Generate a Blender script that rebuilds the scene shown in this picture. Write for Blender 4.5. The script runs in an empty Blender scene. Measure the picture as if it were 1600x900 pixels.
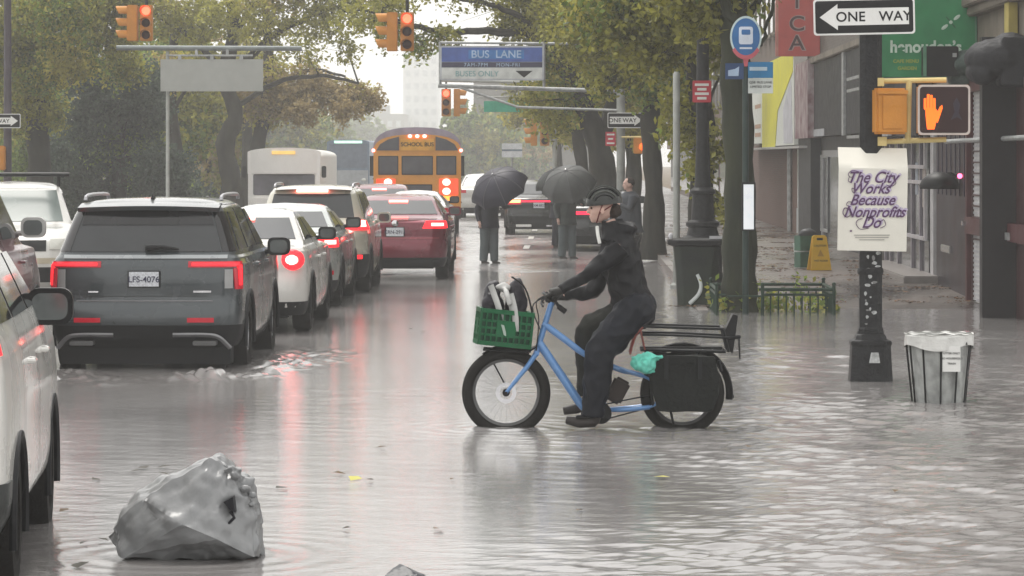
import bpy, bmesh, math, random
import numpy as np
from mathutils import Vector, Matrix, noise
PI = math.pi
R = math.radians
scene = bpy.context.scene
col = scene.collection
random.seed(7)
rng = np.random.default_rng(11)

# ------------------------------------------------------------ camera, light, exposure
CAM_H = 2.15
FPX = 5333.0                      # focal length in photo pixels (120 mm on a 36 mm frame, 1600 px wide)
cam_d = bpy.data.cameras.new('camera'); cam = bpy.data.objects.new('camera', cam_d); col.objects.link(cam)
cam.location = (0, 0, CAM_H); cam.rotation_euler = (R(90), 0, 0)
cam_d.sensor_width = 36; cam_d.lens = 120
cam_d.shift_x = -90/1600; cam_d.shift_y = -205/1600
cam_d.clip_start = 0.5; cam_d.clip_end = 3000
scene.camera = cam

SUN_EL, SUN_AZ = 62, -22           # soft overcast light, brightest down the avenue
world = bpy.data.worlds.new('World'); scene.world = world; world.use_nodes = True
nt = world.node_tree; nt.nodes.clear()
sky = nt.nodes.new('ShaderNodeTexSky'); sky.sky_type = 'NISHITA'; sky.sun_disc = False
sky.sun_elevation = R(SUN_EL); sky.sun_rotation = R(SUN_AZ); sky.air_density = 1.0; sky.dust_density = 4.0
hsv = nt.nodes.new('ShaderNodeHueSaturation'); hsv.inputs['Saturation'].default_value = 0.12
mixc = nt.nodes.new('ShaderNodeMix'); mixc.data_type = 'RGBA'; mixc.inputs[0].default_value = 0.72
mixc.inputs[7].default_value = (12.5, 12.35, 12.0, 1)      # an even, slightly warm cloud cover over the clear sky
bg = nt.nodes.new('ShaderNodeBackground'); bg.inputs[1].default_value = 0.10
wo = nt.nodes.new('ShaderNodeOutputWorld')
nt.links.new(sky.outputs[0], hsv.inputs['Color']); nt.links.new(hsv.outputs[0], mixc.inputs[6])
nt.links.new(mixc.outputs[2], bg.inputs[0]); nt.links.new(bg.outputs[0], wo.inputs[0])
sun_d = bpy.data.lights.new('sun', 'SUN'); sun_d.energy = 1.5; sun_d.angle = R(25); sun_d.color = (1, .96, .9)
sun = bpy.data.objects.new('sun', sun_d); col.objects.link(sun)
sun.rotation_euler = (R(90-SUN_EL), 0, R(180-SUN_AZ))
scene.view_settings.view_transform = 'Standard'; scene.view_settings.look = 'None'
scene.view_settings.exposure = 0.54; scene.view_settings.gamma = 1
scene.view_settings.use_curve_mapping = False
scene.cycles.max_bounces = 6; scene.cycles.diffuse_bounces = 3; scene.cycles.glossy_bounces = 3
scene.cycles.transmission_bounces = 4; scene.cycles.transparent_max_bounces = 8; scene.cycles.volume_bounces = 1
scene.cycles.use_denoising = True
scene.cycles.sample_clamp_indirect = 6

# distance helpers: S = photo pixels per metre at distance Y straight ahead
def S(Y): return FPX/Y
def wx(px, Y): return (px-890)*Y/FPX
def wz(py, Y): return CAM_H-(py-245)*Y/FPX
def W(px, py, Y, dy=0): return (wx(px, Y), Y+dy, wz(py, Y))

# ------------------------------------------------------------ materials
MATS = {}
def mat(name, c, rough=.5, metal=0., var=.18, scale=4., bump=0., bscale=40., coat=0., emit=None, es=0., c2=None, stretch=None, alpha=1., spec=.2, trans=0.):
    if name in MATS: return MATS[name]
    m = bpy.data.materials.new(name); m.use_nodes = True; t = m.node_tree; b = t.nodes['Principled BSDF']
    tc = t.nodes.new('ShaderNodeTexCoord'); src = tc.outputs['Object']
    if stretch:
        mp = t.nodes.new('ShaderNodeMapping'); mp.inputs['Scale'].default_value = stretch
        t.links.new(src, mp.inputs[0]); src = mp.outputs[0]
    n = t.nodes.new('ShaderNodeTexNoise'); n.inputs['Scale'].default_value = scale; n.inputs['Detail'].default_value = 6
    t.links.new(src, n.inputs['Vector'])
    r = t.nodes.new('ShaderNodeValToRGB'); t.links.new(n.outputs[0], r.inputs[0])
    r.color_ramp.elements[0].position = .3; r.color_ramp.elements[1].position = .7
    lo = [x*(1-var) for x in c]; hi = list(c2) if c2 else [min(1, x*(1+var)) for x in c]
    r.color_ramp.elements[0].color = (*lo, 1); r.color_ramp.elements[1].color = (*hi, 1)
    t.links.new(r.outputs[0], b.inputs['Base Color'])
    b.inputs['Roughness'].default_value = rough; b.inputs['Metallic'].default_value = metal
    b.inputs['Coat Weight'].default_value = coat; b.inputs['Coat Roughness'].default_value = .05
    b.inputs['Specular IOR Level'].default_value = spec
    if rough > .12 and not emit:
        mr = t.nodes.new('ShaderNodeMapRange'); mr.inputs[3].default_value = max(.03, rough-.1); mr.inputs[4].default_value = min(1, rough+.1)
        t.links.new(n.outputs[0], mr.inputs[0]); t.links.new(mr.outputs[0], b.inputs['Roughness'])
    if bump:
        n2 = t.nodes.new('ShaderNodeTexNoise'); n2.inputs['Scale'].default_value = bscale; n2.inputs['Detail'].default_value = 4
        t.links.new(src, n2.inputs['Vector'])
        bm_ = t.nodes.new('ShaderNodeBump'); bm_.inputs['Strength'].default_value = bump; bm_.inputs['Distance'].default_value = .02
        t.links.new(n2.outputs[0], bm_.inputs['Height']); t.links.new(bm_.outputs[0], b.inputs['Normal'])
    if emit:
        b.inputs['Emission Color'].default_value = (*emit, 1); b.inputs['Emission Strength'].default_value = es
    if alpha < 1: b.inputs['Alpha'].default_value = alpha
    if trans: b.inputs['Transmission Weight'].default_value = trans
    MATS[name] = m
    return m

# ------------------------------------------------------------ objects
def tag(o, label=None, cat=None, group=None, kind=None):
    if label: o['label'] = label
    if cat: o['category'] = cat
    if group: o['group'] = group
    if kind: o['kind'] = kind
    return o
def empty(name, loc, rz=0., label=None, cat=None, group=None):
    o = bpy.data.objects.new(name, None); col.objects.link(o); o.location = loc; o.rotation_euler = (0, 0, rz)
    o.empty_display_size = .2
    return tag(o, label, cat, group)
def copy_tree(o, parent=None):
    c = o.copy(); col.objects.link(c); c.parent = parent
    for ch in list(o.children): copy_tree(ch, c)
    return c

class MB:
    def __init__(s): s.v = []; s.f = []; s.m = []; s.cur = 0
    def add(s, vs, fs):
        k = len(s.v); s.v += [tuple(p) for p in vs]
        s.f += [tuple(i+k for i in f) for f in fs]; s.m += [s.cur]*len(fs); return s
    def box(s, c, d, rot=None):
        x, y, z = d[0]/2, d[1]/2, d[2]/2
        vs = [Vector((a*x, b*y, e*z)) for a in (-1, 1) for b in (-1, 1) for e in (-1, 1)]
        if rot is not None:
            M = rot if isinstance(rot, Matrix) else Matrix.Rotation(rot, 3, 'Z')
            vs = [M @ v for v in vs]
        vs = [v+Vector(c) for v in vs]
        return s.add(vs, [(0, 1, 3, 2), (4, 6, 7, 5), (0, 4, 5, 1), (2, 3, 7, 6), (0, 2, 6, 4), (1, 5, 7, 3)])
    def bx(s, x0, x1, y0, y1, z0, z1): return s.box(((x0+x1)/2, (y0+y1)/2, (z0+z1)/2), (abs(x1-x0), abs(y1-y0), abs(z1-z0)))
    def tube(s, pts, rad, n=10, cap=True, flat=1.):
        pts = [Vector(p) for p in pts]
        if not hasattr(rad, '__len__'): rad = [rad]*len(pts)
        prev = None; rings = []
        for i, p in enumerate(pts):
            d = (pts[min(i+1, len(pts)-1)]-pts[max(i-1, 0)])
            if d.length < 1e-9: d = Vector((0, 0, 1))
            d.normalize()
            if prev is None:
                u = d.orthogonal().normalized()
            else:
                u = prev-d*prev.dot(d)
                u = u.normalized() if u.length > 1e-6 else d.orthogonal().normalized()
            prev = u; w = d.cross(u)
            rings.append([p+(u*math.cos(2*PI*k/n)+w*math.sin(2*PI*k/n)*flat)*rad[i] for k in range(n)])
        vs = [v for r in rings for v in r]; fs = []
        for i in range(len(pts)-1):
            for k in range(n):
                a = i*n+k; b = i*n+(k+1) % n; fs.append((a, b, b+n, a+n))
        if cap: fs.append(tuple(range(n-1, -1, -1))); fs.append(tuple((len(pts)-1)*n+k for k in range(n)))
        return s.add(vs, fs)
    def lathe(s, prof, n=24, c=(0, 0, 0), axis='Z', cap=True):
        vs = []; fs = []
        for (r, h) in prof:
            for k in range(n):
                a = 2*PI*k/n; x, y = r*math.cos(a), r*math.sin(a)
                p = {'Z': (x, y, h), 'Y': (x, h, y), 'X': (h, x, y)}[axis]
                vs.append((p[0]+c[0], p[1]+c[1], p[2]+c[2]))
        for i in range(len(prof)-1):
            for k in range(n):
                a = i*n+k; b = i*n+(k+1) % n; fs.append((a, b, b+n, a+n))
        if cap: fs.append(tuple(range(n-1, -1, -1))); fs.append(tuple((len(prof)-1)*n+k for k in range(n)))
        return s.add(vs, fs)
    def prism(s, poly, a0, a1, axis='Y'):
        n = len(poly)
        def P(u, v, a): return {'Y': (u, a, v), 'X': (a, u, v), 'Z': (u, v, a)}[axis]
        vs = [P(u, v, a0) for u, v in poly]+[P(u, v, a1) for u, v in poly]
        fs = [tuple(range(n)), tuple(range(2*n-1, n-1, -1))]+[(i, (i+1) % n, (i+1) % n+n, i+n) for i in range(n)]
        return s.add(vs, fs)
    def ell(s, c, r, n=16, rot=None):
        vs = []; fs = []; m = n//2
        for i in range(m+1):
            t = PI*i/m
            for k in range(n):
                a = 2*PI*k/n; v = Vector((r[0]*math.sin(t)*math.cos(a), r[1]*math.sin(t)*math.sin(a), r[2]*math.cos(t)))
                if rot is not None: v = rot @ v
                vs.append(v+Vector(c))
        for i in range(m):
            for k in range(n):
                a = i*n+k; b = i*n+(k+1) % n; fs.append((a, b, b+n, a+n))
        return s.add(vs, fs)
    def grid(s, fn, nu, nv):
        vs = [fn(i/nu, j/nv) for j in range(nv+1) for i in range(nu+1)]
        fs = [(j*(nu+1)+i, j*(nu+1)+i+1, (j+1)*(nu+1)+i+1, (j+1)*(nu+1)+i) for j in range(nv) for i in range(nu)]
        return s.add(vs, fs)
    def build(s, name, m, parent=None, smooth=False, bevel=0., loc=None, angle=40):
        me = bpy.data.meshes.new(name); me.from_pydata(s.v, [], s.f)
        ms = m if isinstance(m, (list, tuple)) else [m]
        for x in ms: me.materials.append(x)
        if len(ms) > 1: me.polygons.foreach_set('material_index', s.m)
        bm = bmesh.new(); bm.from_mesh(me); bmesh.ops.remove_doubles(bm, verts=bm.verts, dist=1e-6)
        bmesh.ops.recalc_face_normals(bm, faces=bm.faces)
        if bevel:
            es = [e for e in bm.edges if len(e.link_faces) == 2 and e.calc_face_angle(0) > R(35)]
            bmesh.ops.bevel(bm, geom=es, offset=bevel, segments=2, affect='EDGES', clamp_overlap=True)
        for f in bm.faces: f.smooth = smooth
        if smooth:
            for e in bm.edges:
                if len(e.link_faces) == 2 and e.calc_face_angle(0) > R(angle): e.smooth = False
        bm.to_mesh(me); bm.free()
        o = bpy.data.objects.new(name, me); col.objects.link(o)
        if parent is not None: o.parent = parent
        if loc is not None: o.location = loc
        return o

def smooth_pts(pts, k=6):
    """Catmull-Rom through points"""
    P = [Vector(p) for p in pts]; out = []
    for i in range(len(P)-1):
        p0 = P[max(i-1, 0)]; p1 = P[i]; p2 = P[i+1]; p3 = P[min(i+2, len(P)-1)]
        for j in range(k):
            t = j/k
            out.append(.5*((2*p1)+(p2-p0)*t+(2*p0-5*p1+4*p2-p3)*t*t+(3*p1-p0-3*p2+p3)*t**3))
    out.append(P[-1]); return out
def lerp_list(r, n):
    return list(np.interp(np.linspace(0, 1, n), np.linspace(0, 1, len(r)), r))
def organic(mb, name, m, parent, voxel=.012, smooth=3, disp=0., dscale=6., seed=0, disp2=0., dscale2=20.):
    """fuse overlapping shapes into ONE continuous skin"""
    o = mb.build('tmp', m)
    md = o.modifiers.new('r', 'REMESH'); md.mode = 'VOXEL'; md.voxel_size = voxel; md.use_smooth_shade = True
    sm = o.modifiers.new('s', 'SMOOTH'); sm.iterations = smooth; sm.factor = .6
    dg = bpy.context.evaluated_depsgraph_get()
    me = bpy.data.meshes.new_from_object(o.evaluated_get(dg)); me.name = name
    bpy.data.objects.remove(o, do_unlink=True)
    if disp or disp2:
        n = len(me.vertices); co = np.empty(n*3, 'f'); me.vertices.foreach_get('co', co); co = co.reshape(-1, 3)
        no = np.array([v.normal[:] for v in me.vertices])
        off = np.array([noise.noise(Vector((float(c[0]), float(c[1]), float(c[2])*.7))*dscale+Vector((seed, 3, 7)))*disp
                        - abs(noise.noise(Vector((float(c[0]), float(c[1]), float(c[2])))*dscale2+Vector((seed, 1, 2))))*disp2 for c in co])
        me.vertices.foreach_set('co', (co+no*off[:, None]).ravel().astype('f'))
    me.polygons.foreach_set('use_smooth', [True]*len(me.polygons)); me.update()
    me.materials.clear(); me.materials.append(m)
    ob = bpy.data.objects.new(name, me); col.objects.link(ob); ob.parent = parent
    return ob
def text_mesh(txt, size, name, m, parent, loc, rot=(R(90), 0, 0), shear=0., bold=0., align='CENTER', extrude=.002, space=1., sx=1., sy=1.):
    cu = bpy.data.curves.new('t', 'FONT'); cu.body = txt; cu.size = size; cu.shear = shear; cu.offset = bold
    cu.align_x = align; cu.align_y = 'CENTER'; cu.extrude = extrude; cu.space_character = space
    o = bpy.data.objects.new('t', cu); col.objects.link(o)
    dg = bpy.context.evaluated_depsgraph_get(); me = bpy.data.meshes.new_from_object(o.evaluated_get(dg))
    bpy.data.objects.remove(o, do_unlink=True)
    for v in me.vertices: v.co.x *= sx; v.co.y *= sy
    me.name = name; me.materials.clear(); me.materials.append(m)
    ob = bpy.data.objects.new(name, me); col.objects.link(ob); ob.parent = parent
    ob.location = loc; ob.rotation_euler = rot
    return ob
def raw_mesh(name, verts, faces4, mats, parent=None, midx=None, smooth=False):
    me = bpy.data.meshes.new(name); nv = len(verts); nf = len(faces4)
    me.vertices.add(nv); me.vertices.foreach_set('co', np.asarray(verts, 'f').ravel())
    me.loops.add(nf*4); me.loops.foreach_set('vertex_index', np.asarray(faces4, 'i').ravel())
    me.polygons.add(nf); me.polygons.foreach_set('loop_start', np.arange(0, nf*4, 4, dtype='i'))
    for m in mats: me.materials.append(m)
    if midx is not None: me.polygons.foreach_set('material_index', np.asarray(midx, 'i'))
    if smooth: me.polygons.foreach_set('use_smooth', np.ones(nf, bool))
    me.update(calc_edges=True); me.validate()
    o = bpy.data.objects.new(name, me); col.objects.link(o)
    if parent is not None: o.parent = parent
    return o

# common materials
asphalt_wet = None
M_black = mat('black_plastic', (.007, .007, .008), .45)
M_blackmetal = mat('black_painted_metal', (.008, .009, .010), .4, var=.4, scale=12, bump=.1)
M_rubber = mat('tyre_rubber', (.008, .007, .006), .7, bump=.3, bscale=60)
M_rim = mat('rim_metal', (.32, .32, .33), .25, .8)
M_chrome = mat('chrome', (.6, .6, .62), .15, 1.)
M_glass = mat('car_glass', (.03, .033, .036), .04, var=.1, coat=.6)
M_glassd = mat('dark_tinted_glass', (.012, .012, .014), .05, coat=.5)
M_red_lit = mat('lit_brake_lamp', (.7, .03, .04), .2, emit=(1., .012, .02), es=1.5)
M_red_core = mat('lit_brake_bulb', (1, .3, .3), .2, emit=(1., .22, .18), es=4.5)
M_red = mat('red_lens', (.35, .01, .02), .15, coat=.5, emit=(1., .02, .06), es=.12)
M_plate = mat('number_plate', (.62, .64, .68), .4, var=.25, scale=60)
M_dark = mat('dark_trim', (.010, .0105, .012), .5)
M_galv = mat('galvanised_steel', (.36, .37, .37), .45, .5, var=.25, scale=9)
M_white = mat('white_paint', (.75, .75, .73), .4, var=.08)
# ============================================================ ground, water, kerbs, haze
def ramp(y, y0, y1, a, b):
    t = min(1, max(0, (y-y0)/(y1-y0))); return a+(b-a)*t*t*(3-2*t)
def road_z(y): return ramp(y, 52, 74, -.07, .025)
def walk_z(y): return ramp(y, 44, 60, -.03, .14)
def strip(name, x0, x1, ys, zf, m, nx=8, label=None, thick=None):
    mb = MB(); vs = []; fs = []; n = nx+1
    for y in ys:
        for i in range(n): vs.append((x0+(x1-x0)*i/nx, y, zf(y, x0+(x1-x0)*i/nx)))
    for j in range(len(ys)-1):
        for i in range(nx): a = j*n+i; fs.append((a, a+1, a+1+n, a+n))
    mb.add(vs, fs); o = mb.build(name, m, smooth=True); tag(o, kind='structure'); return o

def wet_mat(name, dry, wetc, bump=.25, sc=(1, .45, 1), rough=(.06, .42)):
    m = bpy.data.materials.new(name); m.use_nodes = True; t = m.node_tree; b = t.nodes['Principled BSDF']
    tc = t.nodes.new('ShaderNodeTexCoord'); mp = t.nodes.new('ShaderNodeMapping'); mp.inputs['Scale'].default_value = sc
    t.links.new(tc.outputs['Object'], mp.inputs[0])
    n = t.nodes.new('ShaderNodeTexNoise'); n.inputs['Scale'].default_value = .55; n.inputs['Detail'].default_value = 9; n.inputs['Roughness'].default_value = .65
    t.links.new(mp.outputs[0], n.inputs['Vector'])
    rr = t.nodes.new('ShaderNodeValToRGB'); rr.color_ramp.elements[0].position = .38; rr.color_ramp.elements[1].position = .62
    rr.color_ramp.elements[0].color = (*wetc, 1); rr.color_ramp.elements[1].color = (*dry, 1)
    t.links.new(n.outputs[0], rr.inputs[0]); t.links.new(rr.outputs[0], b.inputs['Base Color'])
    mr = t.nodes.new('ShaderNodeMapRange'); mr.inputs[1].default_value = .35; mr.inputs[2].default_value = .65
    mr.inputs[3].default_value = rough[0]; mr.inputs[4].default_value = rough[1]
    t.links.new(n.outputs[0], mr.inputs[0]); t.links.new(mr.outputs[0], b.inputs['Roughness'])
    n2 = t.nodes.new('ShaderNodeTexNoise'); n2.inputs['Scale'].default_value = 6; n2.inputs['Detail'].default_value = 5
    t.links.new(mp.outputs[0], n2.inputs['Vector'])
    bu = t.nodes.new('ShaderNodeBump'); bu.inputs['Strength'].default_value = bump; bu.inputs['Distance'].default_value = .03
    t.links.new(n2.outputs[0], bu.inputs['Height']); t.links.new(bu.outputs[0], b.inputs['Normal'])
    return m
M_road = wet_mat('wet_asphalt', (.25, .235, .23), (.15, .14, .14), bump=.5, rough=(.05, .3))
M_walk = wet_mat('wet_concrete', (.075, .055, .044), (.03, .025, .022), rough=(.12, .5))
M_kerb = mat('kerb_stone', (.22, .2, .19), .4, bump=.2)
M_mud = mat('leafy_wet_soil', (.07, .06, .04), .8, c2=(.16, .1, .04), scale=3, bump=.6)
YS = [-20, 0, 15, 30, 44, 48, 52, 56, 60, 64, 68, 72, 76, 90, 110, 150, 220, 330, 500, 828]
strip('ground', -185, 185, [-22, 830], lambda y, x: -.3, M_mud, 2)
strip('road', -10.2, 1.8, YS, lambda y, x: road_z(y)+.03*(1-((x+4.2)/6)**2), M_road, 10)
strip('cross_street', 1.8, 60, [-20, 44], lambda y, x: road_z(y), M_road, 4)
strip('cross_street_west', -60, -10.2, [-20, 40], lambda y, x: road_z(y), M_road, 4).name = 'side_street'
strip('sidewalk', 1.95, 6.3, [y for y in YS if y >= 44], lambda y, x: walk_z(y), M_walk, 4)
strip('left_sidewalk', -14.5, -10.35, [y for y in YS if y >= 44], lambda y, x: walk_z(y), M_walk, 4)
strip('park_lawn', -180, -14.5, [40, 828], lambda y, x: .1, mat('lawn_grass', (.05, .07, .025), .8, c2=(.12, .1, .03), scale=.8, bump=.5), 2)
for nm, xa in (('kerb', 1.8), ('left_kerb', -10.35)):
    mb = MB(); ys = [y for y in YS if y >= 44]
    vs = []; fs = []
    for y in ys: vs += [(xa, y, -.2), (xa, y, walk_z(y)+.005), (xa+.15, y, walk_z(y)+.005), (xa+.15, y, -.2)]
    for j in range(len(ys)-1):
        for i in range(3): a = j*4+i; fs.append((a, a+1, a+5, a+4))
    mb.add(vs, fs); tag(mb.build(nm, M_kerb), kind='structure')
# painted lane lines on the dry part of the avenue
mb = MB()
for xl in (-1.0, -5.4):
    for k in range(20):
        y0 = 78+k*9; z = lambda y: road_z(y)+.03*(1-((xl+4.2)/6)**2)+.005
        mb.add([(xl-.07, y0, z(y0)), (xl+.07, y0, z(y0)), (xl+.07, y0+3, z(y0+3)), (xl-.07, y0+3, z(y0+3))], [(0, 1, 2, 3)])
tag(mb.build('lane_marking', mat('worn_road_paint', (.5, .49, .46), .4, var=.4, scale=8)), kind='structure')

# flood water: one sheet with real ripples
WAKES = []
def wave_h(X, Y):
    h = np.zeros_like(X)
    r = np.random.default_rng(5)
    calm = np.clip((X*20+22-(Y-20)*.5)/30, .14, 1.35)*np.clip((60-Y)/30, .25, 1)   # more wind and traffic ripple on the right, away from the lee of the cars
    for i in range(46):
        lam = 0.10*(1.09**i) if i < 30 else r.uniform(.25, 1.2)
        th = r.normal(PI/2, .85) if i % 3 else r.uniform(0, 2*PI)
        k = 2*PI/lam; ph = r.uniform(0, 2*PI); amp = .0024*lam**.8
        amp *= .4 if lam > .5 else 1.2
        h += amp*np.sin(k*(np.cos(th)*X+np.sin(th)*Y)+ph+1.5*np.sin(X*.9+i)+1.2*np.sin(Y*.35+i*2))
    h *= calm*(.75+.5*np.sin(X*1.1+np.sin(Y*.5)*2)*np.sin(Y*.33+1))
    return h
def make_water():
    ys = [9.0]
    while ys[-1] < 78: ys.append(ys[-1]+max(.022, ys[-1]**2/FPX/CAM_H*.62))
    ys = np.array(ys); n = 620
    # the sheet widens with distance (its far side meets both kerbs)
    L = -1.5-ys*.19; Rr = 1.2+ys*.155
    t = np.linspace(0, 1, n)
    X = L[:, None]+(Rr-L)[:, None]*t[None, :]; Y = np.repeat(ys[:, None], n, 1)
    H = wave_h(X, Y)
    # wash thrown up by the moving grey car's wheels, wake of bike and ripples round the poles
    for (cx, cy, ax, ay, amp) in ((-5.05, 33.6, .4, .6, .10), (-3.5, 33.3, .35, .5, .16), (-3.0, 34.8, .25, 1.0, .09), (-4.3, 33.0, .8, .4, .06), (-4.6, 32.2, .9, .25, .035),
                                 (-2.95, 36.5, .5, 1.6, .045), (-.55, 26.95, .35, .22, .03), (.95, 26.95, .4, .22, .03), (.2, 26.9, .4, .2, .02), (-5.6, 32.6, .6, .5, .05)):
        g = np.exp(-((X-cx)/ax)**2-((Y-cy)/ay)**2)
        H += amp*g*(.30+.28*np.sin(X*8+Y*1.6+cx+np.sin(Y*3)*1.5)*np.sin(Y*2.6+X*3)+.20*np.sin(X*19+Y*5+2*np.sin(Y*2+X))*np.sin(Y*6+X*5)+.09*np.sin(X*33-Y*7+2*np.sin(Y*5+X*2))+.03*np.sin(X*61+Y*15+3*np.sin(X*6)))
    for (cx, cy, r0) in ((2.88, 32.8, .22), (3.24, 30, .3), (-2.07, 18.4, .42), (-.5, 27.07, .2), (.9, 27.07, .2)):
        d = np.hypot(X-cx, (Y-cy))
        H += .0028*np.sin((d-r0)*28)*np.exp(-np.clip(d-r0, 0, 9)*2.2)
    V = np.stack([X, Y, H], -1).reshape(-1, 3)
    m = len(ys); I = np.arange(m*n).reshape(m, n)
    F = np.stack([I[:-1, :-1], I[:-1, 1:], I[1:, 1:], I[1:, :-1]], -1).reshape(-1, 4)
    mt = bpy.data.materials.new('muddy_flood_water'); mt.use_nodes = True; t = mt.node_tree; b = t.nodes['Principled BSDF']
    tc = t.nodes.new('ShaderNodeTexCoord'); mp = t.nodes.new('ShaderNodeMapping'); mp.inputs['Scale'].default_value = (1, .5, 1)
    t.links.new(tc.outputs['Object'], mp.inputs[0])
    nz = t.nodes.new('ShaderNodeTexNoise'); nz.inputs['Scale'].default_value = .5; nz.inputs['Detail'].default_value = 7
    t.links.new(mp.outputs[0], nz.inputs['Vector'])
    cr = t.nodes.new('ShaderNodeValToRGB'); cr.color_ramp.elements[0].position = .35; cr.color_ramp.elements[1].position = .68
    cr.color_ramp.elements[0].color = (.172, .163, .16, 1); cr.color_ramp.elements[1].color = (.275, .265, .262, 1)
    t.links.new(nz.outputs[0], cr.inputs[0]); t.links.new(cr.outputs[0], b.inputs['Base Color'])
    b.inputs['Roughness'].default_value = .10; b.inputs['IOR'].default_value = 1.33
    n2 = t.nodes.new('ShaderNodeTexNoise'); n2.inputs['Scale'].default_value = 20; n2.inputs['Detail'].default_value = 5
    mp2 = t.nodes.new('ShaderNodeMapping'); mp2.inputs['Scale'].default_value = (.55, 1.3, 1)
    t.links.new(tc.outputs['Object'], mp2.inputs[0]); t.links.new(mp2.outputs[0], n2.inputs['Vector'])
    bu = t.nodes.new('ShaderNodeBump'); bu.inputs['Strength'].default_value = .22; bu.inputs['Distance'].default_value = .012
    t.links.new(n2.outputs[0], bu.inputs['Height']); t.links.new(bu.outputs[0], b.inputs['Normal'])
    tag(raw_mesh('water', V, F, [mt], smooth=True), kind='structure')
make_water()

# haze: one closed box of thin rain air
HAZE = .00125
mb = MB(); mb.bx(-190, 190, -25, 835, -1.3, 33)
hz = MB().add(mb.v, mb.f).build('haze', None)
hm = bpy.data.materials.new('rain_haze'); hm.use_nodes = True; t = hm.node_tree; t.nodes.clear()
pv = t.nodes.new('ShaderNodeVolumePrincipled'); pv.inputs['Density'].default_value = HAZE
pv.inputs['Color'].default_value = (.86, .86, .85, 1); pv.inputs['Anisotropy'].default_value = .35
ou = t.nodes.new('ShaderNodeOutputMaterial'); t.links.new(pv.outputs[0], ou.inputs['Volume'])
hz.data.materials.clear(); hz.data.materials.append(hm); tag(hz, kind='stuff')
# ============================================================ shop row on the right (facade plane X = 6), far buildings
FX = 6.0
def fy(px): return FX*FPX/(px-890)      # distance at which the facade is seen at photo column px
def fz(px, py): return CAM_H-(py-245)*fy(px)/FPX
M_st = mat('weathered_stone', (.19, .165, .135), .8, var=.3, scale=1.5, bump=.5)
def brick(name, c, mort, sc=1.):
    m = bpy.data.materials.new(name); m.use_nodes = True; t = m.node_tree; b = t.nodes['Principled BSDF']
    tc = t.nodes.new('ShaderNodeTexCoord'); mp = t.nodes.new('ShaderNodeMapping'); mp.inputs['Rotation'].default_value = (R(90), 0, 0)
    sp = t.nodes.new('ShaderNodeSeparateXYZ'); ad = t.nodes.new('ShaderNodeMath'); cb = t.nodes.new('ShaderNodeCombineXYZ')
    t.links.new(tc.outputs['Object'], sp.inputs[0]); t.links.new(sp.outputs[0], ad.inputs[0]); t.links.new(sp.outputs[1], ad.inputs[1])
    t.links.new(ad.outputs[0], cb.inputs[0]); t.links.new(sp.outputs[2], cb.inputs[1])
    br = t.nodes.new('ShaderNodeTexBrick'); br.inputs['Scale'].default_value = 4*sc; br.inputs['Color1'].default_value = (*c, 1); br.inputs['Color2'].default_value = (*[x*.7 for x in c], 1); br.inputs['Mortar'].default_value = (*mort, 1)
    br.inputs['Mortar Size'].default_value = .02
    t.links.new(cb.outputs[0], br.inputs['Vector']); t.links.new(br.outputs[0], b.inputs['Base Color']); b.inputs['Roughness'].default_value = .8
    return m
M_bk1 = brick('brown_brick', (.12, .08, .062), (.14, .12, .10)); M_bk2 = brick('dark_red_brick', (.13, .055, .04), (.11, .09, .07)); M_bk3 = brick('grey_brown_brick', (.13, .11, .095), (.14, .125, .11))
def windows(parent, y0, y1, z0s, wy=1.1, wh=1.6, gap=2.4, x=FX):
    y = y0+gap*.5
    while y+wy < y1:
        for z in z0s:
            o = MB().bx(x-.06, x-.0, y-.08, y+wy+.08, z-.08, z+wh+.08).build('window', M_st, parent)
            MB().bx(x-.075, x-.062, y, y+wy, z, z+wh).build('pane', M_glass, o)
            MB().bx(x-.09, x-.077, y, y+wy, z+wh/2-.03, z+wh/2+.03).build('sash_bar', M_white, o)
            MB().bx(x-.16, x-.0605, y-.12, y+wy+.12, z-.16, z-.085).build('sill', M_st, o)
        y += gap
# --- 1: the near shop with roller shutter, maroon gate and dark door (Y 40..66)
B1 = empty('near_shop_building', (0, 0, 0), 0, 'near stone shop building at the right edge with a roller shutter and maroon gate', 'building')
ya, yb1 = 38., 66.
MB().bx(FX, FX+12, ya, yb1, -.3, 2.55).build('ground_floor_wall', mat('dark_brown_render', (.028, .021, .02), .6, var=.3), B1)
MB().bx(FX+.02, FX+12, ya, yb1, 2.55, 14).build('upper_wall', M_st, B1)
MB().bx(FX-.22, FX+.1, ya, yb1, 4.35, 4.6).bx(FX-.14, FX+.1, ya, yb1, 4.22, 4.35).build('cornice', M_st, B1, bevel=.02)
windows(B1, 40, 66, (5.6, 9.2))
sh_m = mat('pale_roller_shutter', (.6, .6, .6), .5, .1, var=.15)
yS0, yS1 = fy(1576), fy(1527)      # shutter
o = MB().bx(FX-.05, FX, yS0, yS1, .0, 3.1).build('roller_shutter', sh_m, B1)
mb = MB()
for k in range(44): mb.bx(FX-.062, FX-.0505, yS0, yS1, .05+k*.07, .085+k*.07)
mb.build('shutter_slat', mat('shutter_slat_grey', (.5, .5, .52), .5, .1), o)
mb = MB()
for f in (.0, .33, .66, 1.): y = yS0+(yS1-yS0)*f; mb.bx(FX-.085, FX-.064, y-.02, y+.02, 0, 2.4)
for z in np.arange(.95, 2.4, .16): mb.bx(FX-.08, FX-.066, yS0, yS1, z-.012, z+.012)
mb.build('security_grille', mat('grille_brown', (.10, .06, .06), .5), o)
M_mar = mat('maroon_gate_paint', (.075, .022, .025), .45, var=.2)
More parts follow.
